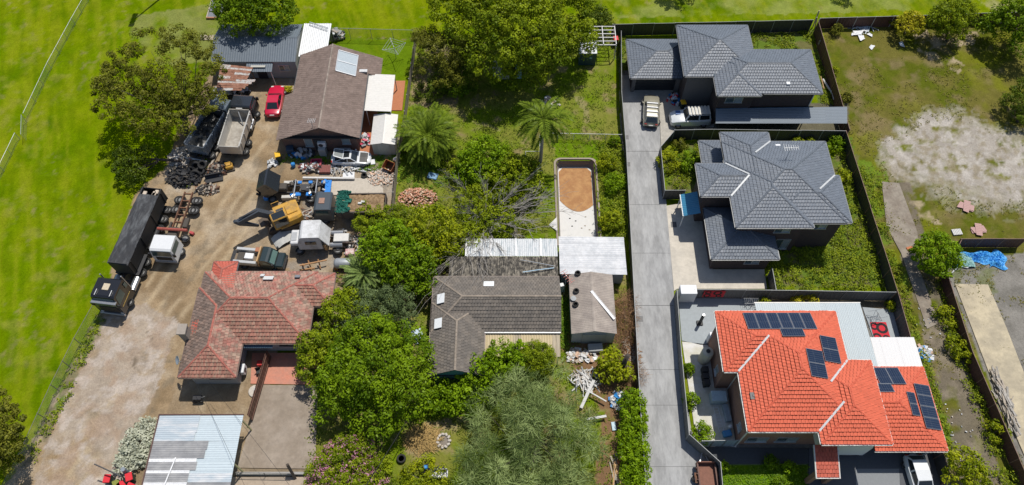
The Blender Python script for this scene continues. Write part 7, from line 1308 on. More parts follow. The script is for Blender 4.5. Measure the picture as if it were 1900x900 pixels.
heap("white and grey junk on the shelf behind the white shed", 626, 68, 14, 8, 1.2, [WHT, BLK, GREYP, TIMB], 40, (.7, .3, .2), 824, "junk_pile", flat=.3); heap("white offcuts beside the open tool drawer by the yellow bin", 504, 305, 10, 9, .3, [WHT, GREYP, PALEW], 22, (.45, .2, .12), 825, "junk_pile", flat=.3); heap("paving stones broken beside the palm garden", 1020, 190, 20, 12, .08, [CON, BRK2, WHT], 50, (.3, .22, .07), 826, "rubble_heap", flat=.2)
heap("low dark scrap beside the rusty chassis of the white cab truck", 385, 352, 22, 9, .35, [BLK, GREASE, RUSTM, TIMB], 70, (.6, .16, .08), 830, "scrap_heap", flat=.5); heap("timber and metal offcuts between the excavator and the loaded tipper", 572, 396, 16, 9, .3, [GREASE, TIMB, RUSTM, GREYP], 40, (.8, .14, .08), 832, "scrap_heap", flat=.25)
heap("white and grey parts on the ground behind the dismantled white truck", 634, 437, 12, 10, .5, [WHT, GREYP, PALEW, GREASE], 36, (.5, .2, .12), 833, "scrap_heap", flat=.5)
# tyres in a pile
for i, (px, py, z, rx, lab) in enumerate(((374, 322, .25, .2, "loose tyre on the pile, right of two in the front"), (366, 328, .3, 1.2, "loose tyre standing on edge at the front of the pile"), (380, 314, .6, .5, "loose tyre tipped up at the back right of the pile"), (368, 314, .4, 1.0, "loose tyre leaning at the back left of the pile"), (356, 322, .3, .4, "loose tyre at the left end of the pile"))):
    g = tyre_mb(.52, .3); M = Matrix.Rotation(rx, 4, 'X') @ Matrix.Rotation(.4 * i, 4, 'Z'); g.v = [tuple(M @ Vector(v) + at(px, py, 0) + Vector((0, 0, z + .2))) for v in g.v]; solo(g, "tyre", TYRE, lab, "tyre", "tyres dumped by the scrap heap", smooth=True)
for px, py, r_, rx, lab in ((655, 297, .5, .1, "grey tyre pile end behind the white coupe"), (676, 327, .34, .3, "tyre lying beside the pale rubble"), (745, 852, .42, 0, "black tyre lying on the grass by the straw")):
    g = tyre_mb(r_, .26); M = Matrix.Rotation(rx, 4, 'X'); g.v = [tuple(M @ Vector(v) + at(px, py, 0) + Vector((0, 0, .16))) for v in g.v]; solo(g, "tyre", TYRE, lab, "tyre", smooth=True)
def boxthing(name, label, cat, px, py, sx, sy, sz, m, rz=0, z=0, c=.03, group=None, extra=None, rx=0):
    p = at(px, py, z); r_ = thing(name, label, cat, (0, 0, 0), group); MB().box(-sx / 2, -sy / 2, 0, sx / 2, sy / 2, sz, c).build("body", m, r_)
    if extra: extra(r_)
    return place(r_, p, rz, rx)
def slats(m, sx, sy, z, n, axis='x', name="slat"):
    def f(r_):
        for k in range(n):
            if axis == 'x': MB().box(-sx / 2 + sx * (k + .1) / n, -sy / 2, z, -sx / 2 + sx * (k + .9) / n, sy / 2, z + .03).build(name, m, r_)
            else: MB().box(-sx / 2, -sy / 2 + sy * (k + .1) / n, z, sx / 2, -sy / 2 + sy * (k + .9) / n, z + .03).build(name, m, r_)
    return f
# junk one can pick out
def open_box(name, label, cat, px, py, sx, sy, sz, m, rz=0, t=.05, m_in=None, rx=0):
    p = at(px, py); r_ = thing(name, label, cat, (0, 0, 0)); MB().box(-sx / 2, -sy / 2, 0, sx / 2, sy / 2, t).build("base", m_in or m, r_)
    for s_ in (-1, 1): MB().box(s_ * sx / 2 - t / 2, -sy / 2, t, s_ * sx / 2 + t / 2, sy / 2, sz).build("side", m, r_); MB().box(-sx / 2 + t / 2, s_ * sy / 2 - t / 2, t, sx / 2 - t / 2, s_ * sy / 2 + t / 2, sz - .01).build("side", m, r_)
    return place(r_, p, rz, rx)
open_box("pink_crate", "pink plastic crate on the junk beside the white coupe", "crate", 588, 305, 1.1, .8, .5, PNK, .05); open_box("rusty_bin", "rusty orange metal bin tipped by the paling fence", "bin", 725, 311, 1.2, 1.0, .85, ORB, -.5, .05, mat("bin_inside", (.12, .06, .035), .9), .35)
boxthing("sheet_stack", "stack of maroon roof sheets lying in the junk", "sheets", 604, 316, 1.2, 1.0, .3, MAR, .02, extra=slats(MAR, 1.2, 1.0, .31, 6)); a_, b_ = at(600, 331), at(658, 331)
solo(MB().bar(at(562, 330, .3), at(658, 331, .25), .22, .18), "beam", PALEW, "long white beam lying along the pale slab", "beam"); boxthing("foam_board", "white board lying at the end of the long white beam", "board", 647, 326, 1.3, .9, .12, WHT, .05); boxthing("drum", "blue drum lid behind the tilted black cab", "drum", 545, 309, .45, .45, .6, BLU, .3, 0, .1)
boxthing("wrapped_pallet", "pink and white bundle beside the dismantled white truck", "bundle", 650, 470, .9, .7, .4, mat("bundle_pink", (.45, .2, .2), .8, vary=.3, col2=(.6, .55, .5)), .1)
tk = thing("gas_tank", "grey cylinder tank on its side by the sawhorse", "tank", (0, 0, 0)); MB().lathe([(.05, -1.0), (.42, -.95), (.55, -.7), (.55, .7), (.42, .95), (.05, 1.0)], (0, 0, .6), 'x', 18).build("shell", mat("tank_grey", (.33, .35, .37), .5, .3), tk, smooth=True); MB().box(-.95, -.5, 0, -.6, .5, .5).build("cradle", ORB, tk); MB().box(.5, -.4, 0, .7, .4, .3).build("cradle", GALV, tk); place(tk, at(640, 494))
sh_ = thing("sawhorse", "orange rusty timber sawhorse frame behind the red roof", "sawhorse", at(585, 494)); o_ = ORI[sh_.name]
for a_, b_ in (((-1.4, -.3, .7), (1.3, .3, .75)), ((-1.3, .2, .1), (-.9, -.4, .75)), ((-.3, -.5, .05), (-.6, .3, .75)), ((.6, -.3, .05), (.4, .4, .75)), ((-1.5, -.5, .1), (.1, -.5, .5))): MB().bar(o_ + Vector(a_), o_ + Vector(b_), .12).build("bar", mat("timber_orange", (.4, .22, .1), .8, vary=.3), sh_)
g = lump_sheet(-1.2, 1.2, -.8, .8, .35, .2, 18, 12, 831); p_ = at(528, 443); M = Matrix.Translation(p_) @ Matrix.Rotation(.6, 4, 'Z'); g.v = [tuple(M @ Vector((v[0], v[1], max(.02, v[2] * (1 - (v[0] / 1.25) ** 2))))) for v in g.v]; solo(g, "tarp", mat("tarp_greywhite", (.42, .42, .4), .8, vary=.15), "crumpled pale tarp on the ground below the excavator", "tarp", smooth=True)
MB(); yl = thing("yellow_attachment", "yellow machine attachment standing on the dirt below the silver tipper", "attachment", (0, 0, 0)); MB().box(-.4, -.35, .1, .4, .35, .6, .08).build("body", YEL, yl); MB().box(-.5, -.5, 0, .5, .5, .14).build("base", GREASE, yl); MB().tube([(-.3, 0, .6), (-.3, 0, 1.0), (.3, 0, 1.0), (.3, 0, .6)], .06, 6).build("bracket", YEL, yl); place(yl, at(427, 312), .3)
bk2 = thing("loader_bucket", "wide black loader bucket lying on the dirt", "bucket", (0, 0, 0)); MB().loft([[(x, y, z) for y, z in ((-.4, .05), (.35, .0), (.5, .3), (.35, .7), (.25, .65), (.35, .3), (.2, .12), (-.4, .12))] for x in (-.95, .95)]).build("shell", BLK, bk2); place(bk2, at(398, 333), .25)
pc_ = at(360, 437); boxthing("jerry_can", "red fuel can on the dirt beside the white cab truck", "can", 357, 434, .5, .3, .3, mat("can_red", (.4, .06, .06), .6), -.4); solo(MB().bar(at(318, 285, .25), at(348, 277, .3), .28, .22), "log", TIMB, "pale timber log lying on the bank behind the tipper", "log"); solo(MB().bar(at(392, 305, .2), at(404, 283, .2), .2, .16), "log", TIMB, "timber beam lying between the two tippers", "log")
# brown house yard details
boxthing("refrigerator", "grey white fridge standing against the brown brick wall", "fridge", 601, 286, .8, .7, 1.2, mat("appliance_dull", (.4, .4, .39), .6), 0); boxthing("panel_stack", "pale panels leaning on the brown wall behind the coupe", "panel", 640, 285, 1.6, .12, 1.0, GREYP, 0); boxthing("washing_machine", "dark blue machine under the brown gable near the yellow bin", "machine", 541, 284, .8, .7, 1.0, mat("machine_darkblue", (.03, .06, .1), .5), .2); boxthing("white_box", "white carton lying right of the coupe bonnet", "carton", 692, 302, .5, .7, .2, WHT, .2); boxthing("white_sack", "white sacks beside the rusty bin at the fence", "sack", 735, 298, .6, .5, .45, WHT, .4, 0, .15)
# clothesline
cl = thing("clothesline", "rotary clothesline on the lawn behind the brown house", "clothesline", at(735, 108)); o_ = ORI[cl.name]; MB().tube([o_, o_ + Vector((0, 0, 1.9))], .04, 8).build("post", GALV, cl)
for k in range(4): a_ = k * math.pi / 2 + .4; MB().tube([o_ + Vector((0, 0, 1.6)), o_ + Vector((1.5 * math.cos(a_), 1.5 * math.sin(a_), 2.0))], .03, 6).build("arm", GALV, cl)
ln = MB().use(WHITEMETAL)
for f in (.5, .75, 1):
    for k in range(4): a_, b_ = k * math.pi / 2 + .4, (k + 1) * math.pi / 2 + .4; ln.tube([o_ + Vector((1.5 * f * math.cos(a_), 1.5 * f * math.sin(a_), 1.6 + .4 * f)), o_ + Vector((1.5 * f * math.cos(b_), 1.5 * f * math.sin(b_), 1.6 + .4 * f))], .014, 4)
ln.build("line", None, cl, kind="stuff")
# back yard sheds and pergola frame
pg = thing("pergola_frame", "bare white pergola frame in the back corner beside the dark fence", "pergola", at(1112, 80)); x0, x1, y0, y1 = 10.3, 12.5, 66.4, 70.2
q0, q1 = at(1096, 84, 2.3), at(1130, 50, 2.3); x0, x1, y0, y1 = q0.x, 12.5, q0.y, q1.y
for k in range(6): y = y0 + (y1 - y0) * k / 5; MB().box(x0, y - .05, 2.3, x1, y + .05, 2.4).build("rafter", PALEW, pg)
for x in (x0, (x0 + x1) / 2, x1): MB().box(x - .05, y0, 2.41, x + .05, y1, 2.5).build("beam", PALEW, pg)
for x, y in ((x0, y0), (x1, y0), (x0, y1), (x1, y1)): MB().box(x - .05, y - .05, 0, x + .05, y + .05, 2.29).build("post", PALEW, pg)
gsh = thing("garden_shed", "dark green metal shed in front of the pergola frame", "shed", at(1090, 118)); c_ = at(1090, 100, 1.0); SG = mat("shed_green", (.025, .06, .06), .6, vary=.1); MB().box(c_.x - 1.05, c_.y - .9, 0, c_.x + 1.0, c_.y + .9, 1.9).build("wall", SG, gsh); MB().box(c_.x - 1.1, c_.y - .95, 1.9, c_.x + 1.05, c_.y + .95, 2.0, .03).build("roof", GALV, gsh); MB().box(c_.x + .2, c_.y - .93, 1.1, c_.x + .5, c_.y - .9, 1.4).build("sign_plate", mat("plate_bluegrey", (.2, .35, .38), .5), gsh)
for px, py, w_, m_, lab in ((930, 141, 1.9, CREAMW, "small cream shed under the largest tree"), (962, 140, .7, mat("box_paleblue", (.3, .48, .52), .5), "pale blue cabinet beside the cream shed under the largest tree")):
    c_ = at(px, py + 6); r_ = thing("garden_shed" if w_ > 1 else "cabinet", lab, "shed" if w_ > 1 else "cabinet", c_); MB().box(c_.x - w_ / 2, c_.y, 0, c_.x + w_ / 2, c_.y + 1.3, 1.75).build("wall", m_, r_); MB().box(c_.x - w_ / 2 - .06, c_.y - .06, 1.75, c_.x + w_ / 2 + .06, c_.y + 1.36, 1.83, .02).build("roof", m_, r_); MB().box(c_.x - w_ * .3, c_.y - .03, .05, c_.x + w_ * .3, c_.y - .002, 1.6).build("door", m_, r_)
# empty pool
pool = thing("swimming_pool", "drained swimming pool shell with tan silt at its deep end", "pool", at(1068, 370)); SHELL = mat("pool_shell", (.58, .57, .545), .7, vary=.07, scale=.8); SIDE = mat("pool_side_stained", (.2, .165, .145), .85, vary=.25, scale=2, stretch=(.4, .4, 5)); COP = mat("pool_coping", (.3, .25, .2), .9, vary=.25, scale=3); SILT = mat("pool_silt", (.42, .23, .095), .95, vary=.16, scale=1.2, col2=(.34, .17, .07), bump=.02)
xw, xe, yn, ysth = at(1032, 330, .1).x, at(1106, 330, .1).x, at(1068, 295, .1).y, at(1068, 452, .1).y; R_ = 0.7; FZ = -1.0
out = []
for (cx, cy, a0) in ((xe - R_, yn - R_, 0), (xw + R_, yn - R_, 90)):
    for k in range(6): a_ = R(a0 + k * 18); out.append((cx + R_ * math.cos(a_), cy + R_ * math.sin(a_)))
out += [(xw, ysth), (xe, ysth)]
def ring(off, z): cx, cy = (xw + xe) / 2, (yn + ysth) / 2; return [(cx + (x - cx) * (1 - off / abs(xe - xw) * 2), cy + (y - cy) * (1 - off / abs(yn - ysth) * 2), z) for x, y in out]
MB().use(COP).loft([ring(-.22, -.12), ring(-.2, .08), ring(0, .1), ring(.0, .0)], caps=False).build("coping", None, pool)
MB().use(SIDE).loft([ring(.0, .03), ring(.06, -.35), ring(.1, -.4), ring(.12, -.7), ring(.3, FZ)], caps=False).build("side_wall", None, pool)
fl = MB().use(SHELL); fl.face(*ring(.28, FZ)); fl.build("floor", None, pool)
yt = at(1068, 388, FZ).y; S_ = []
for k in range(13): t_ = k / 12; S_.append((xw + .4 + (xe - xw - .8) * t_, yt - .5 * math.sin(math.pi * t_) + 1.1 * (1 - t_) ** 3 + .5 * t_ ** 4))
top_ = [(xe - .38, yn - 1.0), (xe - .8, yn - .5), (xw + .8, yn - .5), (xw + .38, yn - 1.0)]
MB().use(SILT).face(*[(x, y, FZ + .03) for x, y in S_ + top_]).build("silt", None, pool)
MB().use(SHELL).prism([(xw - .95, at(1068, 418).y), (xw - .1, at(1068, 404).y), (xw - .1, at(1068, 430).y)], -.2, .12).build("entry_step", None, pool)
for k in range(7): px, py = rnd.uniform(1042, 1095), rnd.uniform(400, 432); c_ = at(px, py, FZ); MB().box(c_.x - .09, c_.y - .05, FZ + .01, c_.x + .09, c_.y + .05, FZ + .06, .02).build("debris", BLK if k % 2 else TIMB, pool)
# orange house yard
cb = boxthing("cabinet", "tall white cabinet in the back corner of the grey patio", "cabinet", 1271, 553, 1.6, 1.0, 1.9, WHT, 0, .03); heat = thing("patio_heater", "black flue pipe on a stand on the grey patio", "heater", (0, 0, 0)); MB().tube([(0, 0, .1), (0, 0, 1.9)], .15, 14).build("flue", BLACKPL, heat); MB().box(-.3, -.25, 0, .3, .25, .16, .03).build("base", BLACKPL, heat); MB().lathe([(.11, 1.9), (.12, 1.92), (.02, 1.915)]).build("cap", CHROME, heat); place(heat, at(1298, 600, .03))
wt = thing("water_tank", "tall cream water tank against the orange roofed house wall", "water tank", (0, 0, 0)); MB().lathe([(.55, 0), (.56, .1), (.56, 1.9), (.5, 2.05), (.2, 2.15), (.05, 2.17)], n=22).build("shell", mat("tank_cream", (.52, .48, .38), .5, vary=.06), wt, smooth='auto'); MB().lathe([(.2, 2.14), (.2, 2.22), (.02, 2.23)], n=14).build("lid", BLACKPL, wt); place(wt, at(1305, 668, .03))
for i, (px, py, lab) in enumerate(((1330, 741, "pale blue grey air conditioner unit in the corner of the orange house"),)): ac = boxthing("air_conditioner", lab, "air conditioner", px, py, 1.4, 1.0, 1.0, mat("ac_bluegrey", (.36, .46, .5), .5), 0, .03)
hwc = boxthing("hot_water_unit", "white heat pump unit on the wall behind the water tank", "heater", 1316, 633, .6, .5, 1.6, WHT, 0, .03)
for i, (px, py) in enumerate(((1306, 690), (1307, 702), (1309, 714))): boxthing("storage_box", "black storage box in a row along the orange house, " + ["farthest back", "middle", "nearest"][i], "box", px, py, .6, .55, .8, BLACKPL, .05, .03, group="black boxes beside the water tank")
ldr = thing("ladder", "white stepladder lying on the side path of the orange house", "ladder", (0, 0, 0))
for s_ in (-.22, .22): MB().box(s_ - .03, -1.2, .03, s_ + .03, 1.2, .1).build("rail", WHT, ldr)
for k in range(8): MB().box(-.19, -1.05 + k * .3, .04, .19, -1.0 + k * .3, .09).build("rung", WHT, ldr)
place(ldr, at(1333, 778, .03), .1); boxthing("bench", "pale blue bench under the side wall of the orange house", "bench", 1347, 768, .5, 1.6, .45, mat("bench_bluegrey", (.3, .36, .4), .6), .1, .03, extra=slats(mat("bench_bluegrey", (0, 0, 0)), .5, 1.6, .46, 4)); boxthing("tub", "blue tub at the gate end of the side path", "tub", 1348, 806, .8, .6, .4, mat("tub_blue", (.06, .25, .5), .5), .2, .03, .06); boxthing("gas_bottle", "round white gas bottle near the blue tub", "gas bottle", 1353, 794, .35, .35, .6, WHT, 0, .03, .1)
REDR, BLKR = mat("rug_red", (.5, .01, .025), .8, vary=.08), mat("rug_black", (.02, .015, .016), .9)
def rug(label, c, u, v, w_, h_, seed):
    """flat woven rug with ring pattern"""
    rr = random.Random(seed); n_ = u.cross(v).normalized(); r_ = thing("rug", label, "rug", c); P = lambda a_, b_, e: c + u * a_ + v * b_ + n_ * e
    MB().use(REDR).face(P(0, 0, .01), P(w_, 0, .01), P(w_, h_, .01), P(0, h_, .01)).face(P(0, 0, -.01), P(0, h_, -.01), P(w_, h_, -.01), P(w_, 0, -.01)).build("cloth", None, r_)
    for k, (fx, fy, f) in enumerate(((.2, .25, .3), (.65, .7, .36), (.75, .2, .24), (.2, .8, .26))):
        cx, cy, ro = w_ * fx, h_ * fy, min(w_, h_) * f; mb = MB().use(BLKR)
        cl_ = lambda a_, b_: (min(max(a_, .01), w_ - .01), min(max(b_, .01), h_ - .01))
        for j in range(20):
            q = [cl_(cx + r2 * math.cos(t_), cy + r2 * math.sin(t_)) for r2, t_ in ((ro * .55, j * .31416), (ro, j * .31416), (ro, (j + 1) * .31416), (ro * .55, (j + 1) * .31416))]; mb.face(*[P(a_, b_, .016 + k * .003) for a_, b_ in q])
        mb.build("ring_pattern", None, r_)
    return r_
a_ = at(1307, 540, 1.9); rug("red and black ring patterned rug hung over the grey fence", Vector((a_.x, a_.y - .06, .75)), Vector((1, 0, 0)), Vector((0, 0, 1)), 2.1, 1.22, 3)
a_, b_ = at(1624, 636, .05), at(1614, 597, .05); rug("red and black ring patterned rug lying on the side terrace", Vector((a_.x, a_.y, .05)), Vector((1, 0, 0)), Vector((0, 1, 0)), 1.6, 2.2, 5)
def drying_rack(label, px, py, L_, w_, rz):
    r_ = thing("drying_rack", label, "drying rack", (0, 0, 0)); BK = GALV
    for s_ in (-1, 1): MB().tube([(-L_ / 2, s_ * w_ / 2, .9), (L_ / 2, s_ * w_ / 2, .9)], .025, 5).build("rail", BK, r_); MB().tube([(s_ * L_ * .4, -w_ / 2, 0), (0, w_ / 2, .9)], .022, 5).build("leg", BK, r_); MB().tube([(s_ * L_ * .4, w_ / 2, 0), (0, -w_ / 2, .88)], .022, 5).build("leg", BK, r_)
    for k in range(8): x = -L_ / 2 + L_ * (k + .5) / 8; MB().tube([(x, -w_ / 2, .9), (x, w_ / 2, .9)], .012, 4).build("wire", BK, r_)
    return place(r_, at(px, py, .03), rz)
drying_rack("thin metal drying rack on the side terrace", 1622, 590, 1.6, .9, .2); drying_rack("metal rack behind the orange roof edge on the patio", 1390, 566, 1.5, .6, 0)
sc_ = thing("bicycle", "bicycle leaning near the patio plants behind the orange roof", "bicycle", (0, 0, 0))
for x in (-.5, .5): g = MB().lathe([(.28, -.02), (.33, -.02), (.33, .02), (.28, .02), (.28, -.02)], (x, 0, .33), 'y', 18); g.build("wheel", BLACKPL, sc_)
fr_ = MB().use(STEELD); [fr_.tube([a_, b_], .025, 5) for a_, b_ in (((-.5, 0, .33), (-.1, 0, .35)), ((-.5, 0, .33), (-.2, 0, .75)), ((-.1, 0, .35), (-.25, 0, .85)), ((-.1, 0, .35), (.38, 0, .75)), ((-.2, 0, .75), (.38, 0, .78)), ((.5, 0, .33), (.36, 0, .95)))]; fr_.build("frame", None, sc_); MB().box(-.36, -.07, .85, -.14, .07, .92, .03).build("saddle", BLACKPL, sc_); MB().tube([(.36, -.25, .97), (.36, .25, .97)], .02, 5).build("handlebar", BLACKPL, sc_); place(sc_, at(1408, 574, .03), .5)
# right hand lots
g_ = "white sheets of rubbish in the vacant lot"
for i, (px, py, s_, lab) in enumerate(((1592, 62, .8, "white plastic sheet in the vacant lot, left of the cluster"), (1606, 56, .7, "white plastic sheet in the lot, nearest the back fence"), (1598, 70, .8, "white plastic sheet in the lot, lowest of the cluster"), (1614, 65, .5, "white plastic sheet in the lot, right of the cluster"), (1584, 64, .5, "small white plastic sheet at the left end of the cluster"), (1617, 88, .55, "small white sheet lying alone below the cluster"), (1672, 83, .6, "white scrap near the shadow of the yellow bush"))):
    s_ *= .62; g = lump_sheet(-s_, s_, -s_ * .7, s_ * .7, .12, .12, 9, 8, 840 + i); c_ = at(px, py); M = Matrix.Translation(c_) @ Matrix.Rotation(i * .8, 4, 'Z'); g.v = [tuple(M @ Vector((v[0] * (1 + .3 * math.sin(v[1] * 5)), v[1], max(.02, v[2])))) for v in g.v]; solo(g, "plastic_sheet", mat("sheet_white_plastic", (.64, .65, .66), .5), lab, "rubbish", g_)
heap("bundle of pale blue poles along the back fence of the lot", 1600, 51, 22, 3, .15, [mat("pole_paleblue", (.36, .42, .46), .5), GALV], 14, (2.4, .1, .08), 850, "pole_bundle", flat=.05)
lw = thing("ladder", "white ladder leaning among pipes beside the tall maroon fence", "ladder", at(1544, 160)); a_, b_ = at(1535, 125, .3), at(1550, 185, .5)
for s_ in (-.2, .2): MB().bar(a_ + Vector((s_, 0, 0)), b_ + Vector((s_, 0, 0)), .07).build("rail", PALEW, lw)
for k in range(9): p_ = a_.lerp(b_, (k + .5) / 9); MB().bar(p_ + Vector((-.2, 0, 0)), p_ + Vector((.2, 0, 0)), .04).build("rung", PALEW, lw)
solo(MB().tube([at(1527, 147, .3), at(1552, 186, .3)], .12, 8), "pipe", PALEW, "white pipe crossing below the ladder by the maroon fence", "pipe"); solo(MB().tube([at(1523, 142, .3), at(1529, 165, .3)], .06, 6), "pipe", TIMR, "thin raw timber pole beside the roof edge of the farthest dark house", "pole")
fr2 = boxthing("frame", "small square frame leaning on the tall maroon fence", "frame", 1522, 82, .6, .1, .6, TIMB, 0, .7, .01)
TB = mat("tarp_blue", (.015, .22, .62), .45, vary=.2, scale=3, col2=(.1, .4, .75))
for i, (px, py, rx, ry, lab) in enumerate(((1815, 478, 1.4, .7, "crumpled blue tarp against the rusty fence, left one"), (1847, 482, 1.0, 1.0, "crumpled blue tarp against the rusty fence, right one"), (1765, 487, .5, .5, "small blue tarp scrap beside the round tree"))):
    g = lump_sheet(-rx, rx, -ry, ry, .3, .42, 34, 28, 860 + i); c_ = at(px, py); g.v = [(v[0] * (1 + .25 * math.sin(v[1] * 4 + i)) + c_.x, v[1] * (1 + .25 * math.sin(v[0] * 3)) + c_.y, max(.02, v[2] * max(0, 1 - (v[0] / rx) ** 4) * max(0, 1 - (v[1] / ry) ** 4))) for v in g.v]; solo(g, "tarp", TB, lab, "tarp", smooth=False)
g = lump_sheet(-.9, .9, -.8, .8, .2, .3, 30, 26, 866); c_ = at(1790, 484); g.v = [(v[0] + c_.x, v[1] + c_.y, max(.02, v[2] * max(0, 1 - (v[0] / .9) ** 4))) for v in g.v]; solo(g, "net", mat("net_paleteal", (.25, .42, .4), .8, vary=.3, scale=8), "pale teal tangled net between the blue tarps", "net")
solo(MB().tube([at(1764, 509, .08), at(1772, 500, .1), at(1782, 494, .1), at(1795, 497, .08), at(1800, 493, .08)], .07, 6), "hose", WHT, "white hose lying below the teal net", "hose", smooth=True)
PS = mat("sheet_pinkish", (.42, .26, .235), .8, vary=.2, scale=3)
for i, (px, py, lab, rz) in enumerate(((1793, 384, "stack of faded pink roof sheets on the grass, upper one", -.6), (1815, 427, "stack of faded pink roof sheets at the rusty fence", .05))):
    c_ = at(px, py); r_ = thing("sheet_stack", lab, "sheets", (0, 0, 0))
    for k in range(4): g = MB(); w_, h_ = (.75, .35); corrugated(g, (-w_ + rnd.uniform(-.3, .3), -h_ + rnd.uniform(-.15, .15), .05 + .04 * k), (w_, -h_, .05 + .04 * k), (w_, h_, .05 + .04 * k), (-w_, h_, .05 + .04 * k), .2, .012); o_ = g.build("roof_sheet", PS, r_); o_.rotation_euler = (0, 0, rnd.uniform(-.25, .25) + (1.57 if k == 3 else 0))
    place(r_, c_, rz)
boxthing("pallet", "pale slatted pallet lying at the end of the rusty fence", "pallet", 1775, 431, 1.0, .7, .06, PALEW, .1, 0, .01, extra=slats(PALEW, 1.0, .7, .08, 6)); boxthing("broken_pot", "broken orange pot pieces on the old path", "pot", 1688, 462, .7, .5, .12, mat("pot_orange", (.45, .16, .07), .9), .3, 0, .04)
# courtyard and bottom
boxthing("stool", "red square stool on the shaded courtyard tiles", "stool", 484, 676, .5, .5, .45, mat("stool_red", (.5, .03, .03), .6), .1, .03); bar_ = thing("barbecue", "black bicycle like trolley in the shade below the red house", "trolley", (0, 0, 0)); MB().box(-.4, -.25, .4, .4, .25, .7, .04).build("body", BLACKPL, bar_); [MB().lathe([(.2, -.03), (.22, -.03), (.22, .03), (.2, .03)], (x, -.3, .22), 'y', 12).build("wheel", BLACKPL, bar_) for x in (-.3, .3)]; MB().tube([(.4, 0, .6), (.8, 0, .95)], .03, 6).build("handle", GALV, bar_); place(bar_, at(370, 742)); p_ = at(482, 692, .03)
cht = thing("chair", "dark metal chair on the narrow pink tile strip", "chair", (0, 0, 0)); MB().box(-.22, -.22, .42, .22, .22, .46).build("seat", BLACKPL, cht); MB().box(-.22, .18, .46, .22, .22, .9).build("backrest", BLACKPL, cht); [MB().box(x - .02, y - .02, 0, x + .02, y + .02, .42).build("leg", BLACKPL, cht) for x in (-.2, .2) for y in (-.2, .2)]; place(cht, p_, .4)
solo(MB().lathe([(.55, 0), (.6, .06), (.55, .1), (.1, .12)], at(473, 726), n=20), "round_slab", CON, "pale round slab at the foot of the slatted fence", "slab"); boxthing("white_bucket", "white bucket on the pale round slab", "bucket", 476, 724, .35, .35, .35, WHT, 0, .12, .06)
pst = thing("bollard", "leaning grey concrete pipe post among the silver shrub", "post", (0, 0, 0)); MB().tube([(0, 0, 0), (0, .05, 1.5)], .2, 12).build("shaft", mat("pipe_grey", (.2, .23, .26), .6), pst); place(pst, at(241, 880)); ppl = thing("boom_pole", "thin dark pole slanting over the red lidded bins", "pole", at(225, 890)); MB().tube([at(225, 888, .0), at(225, 884, 1.6), at(175, 861, 2.2)], .06, 6).build("pole", STEELD, ppl); solo(MB().bar(at(222, 872, .4), at(240, 893, .9), .09), "timber_batten", TIMB, "pale timber batten leaning between the bins", "batten")
tb_ = open_box("white_tub", "white bath tub on the grass at the bottom centre", "tub", 815, 880, 1.5, .7, .5, WHT, 0, .07); boxthing("black_machine", "black mower with blue cover left of the white tub", "mower", 790, 872, .9, .7, .6, BLACKPL, .3, 0, .1); boxthing("blue_bucket", "bright blue bucket on top of the black mower", "bucket", 790, 868, .35, .35, .35, BLU, 0, .6, .08); boxthing("black_crate", "black seat cushion behind the white tub", "cushion", 815, 870, 1.3, .35, .5, BLACKPL, 0, 0, .08)
fp = thing("fire_ring", "ring of pale stones with ash on the back grass", "fire ring", at(823, 818)); o_ = ORI[fp.name]
for k in range(11): a_ = k * .571; c_ = o_ + Vector((.55 * math.cos(a_), .6 * math.sin(a_), .08)); M = Matrix.Translation(c_) @ Matrix.Rotation(k, 4, 'Z'); MB().box(-.16, -.11, -.1, .16, .11, .1, .05, M=M).build("stone", CON, fp)
MB().prism([(o_.x + .45 * math.cos(k * .63), o_.y + .48 * math.sin(k * .63)) for k in range(10)], -.05, .03).build("ash", mat("ash", (.2, .17, .14), .95, vary=.3), fp)
for A_, B_, w_, lab in ((at(1078, 757, .4), at(1102, 705, .7), .28, "long white post fallen across the she-oak edge"), (at(1085, 722, .6), at(1125, 745, .5), .12, "thin white rail lying behind the fallen post"), (at(1088, 778, .5), at(1125, 772, .5), .22, "broad white board lying right of the she-oak")): solo(MB().bar(A_, B_, w_, .12), "fallen_timber", PALEW, lab, "timber")
boxthing("signboard", "small pale blue board lying by the hedge", "board", 1139, 791, .4, .8, .06, mat("board_paleblue", (.42, .55, .62), .6), .1, .05, .01); boxthing("orange_drum", "orange drum at the top of the plank stack", "drum", 1151, 858, .6, .5, .5, ORB, .4, 0, .1)
boxthing("tarp_bundle", "pale blue plastic sheet beside the grey tiled house", "sheet", 776, 625, 1.0, 1.5, .2, mat("plastic_paleblue", (.42, .52, .62), .5, vary=.15), .4, 0, .05); boxthing("tarp_bundle", "small blue plastic heap by the palm garden", "sheet", 803, 328, 1.1, .8, .25, mat("plastic_midblue", (.16, .3, .45), .5, vary=.2), -.3, 0, .06); wl = boxthing("work_bench", "grey slab bench in front of the fibro garage", "bench", 1104, 648, 1.4, .8, .5, FIBRO, .05)
boxthing("gas_meter", "white meter and pipes between the grey house and the garage", "meter", 1041, 540, .4, .4, 1.4, WHT, .3); an2 = thing("roof_antenna", "red tipped television antenna at the gable end of the grey house", "antenna", at(1046, 546)); o_ = at(1046, 548, 0); MB().tube([o_, o_ + Vector((0, 0, 4.2))], .035, 6).build("mast", GALV, an2); MB().bar(o_ + Vector((-.3, .5, 4.1)), o_ + Vector((.5, -.7, 4.1)), .04).build("boom", mat("antenna_red", (.45, .15, .12), .6), an2)
for k in range(6): p_ = (o_ + Vector((-.3, .5, 4.14))).lerp(o_ + Vector((.5, -.7, 4.14)), k / 5); MB().bar(p_ + Vector((-.28, -.2, 0)), p_ + Vector((.28, .2, 0)), .03).build("element", mat("antenna_red", (0, 0, 0)), an2)
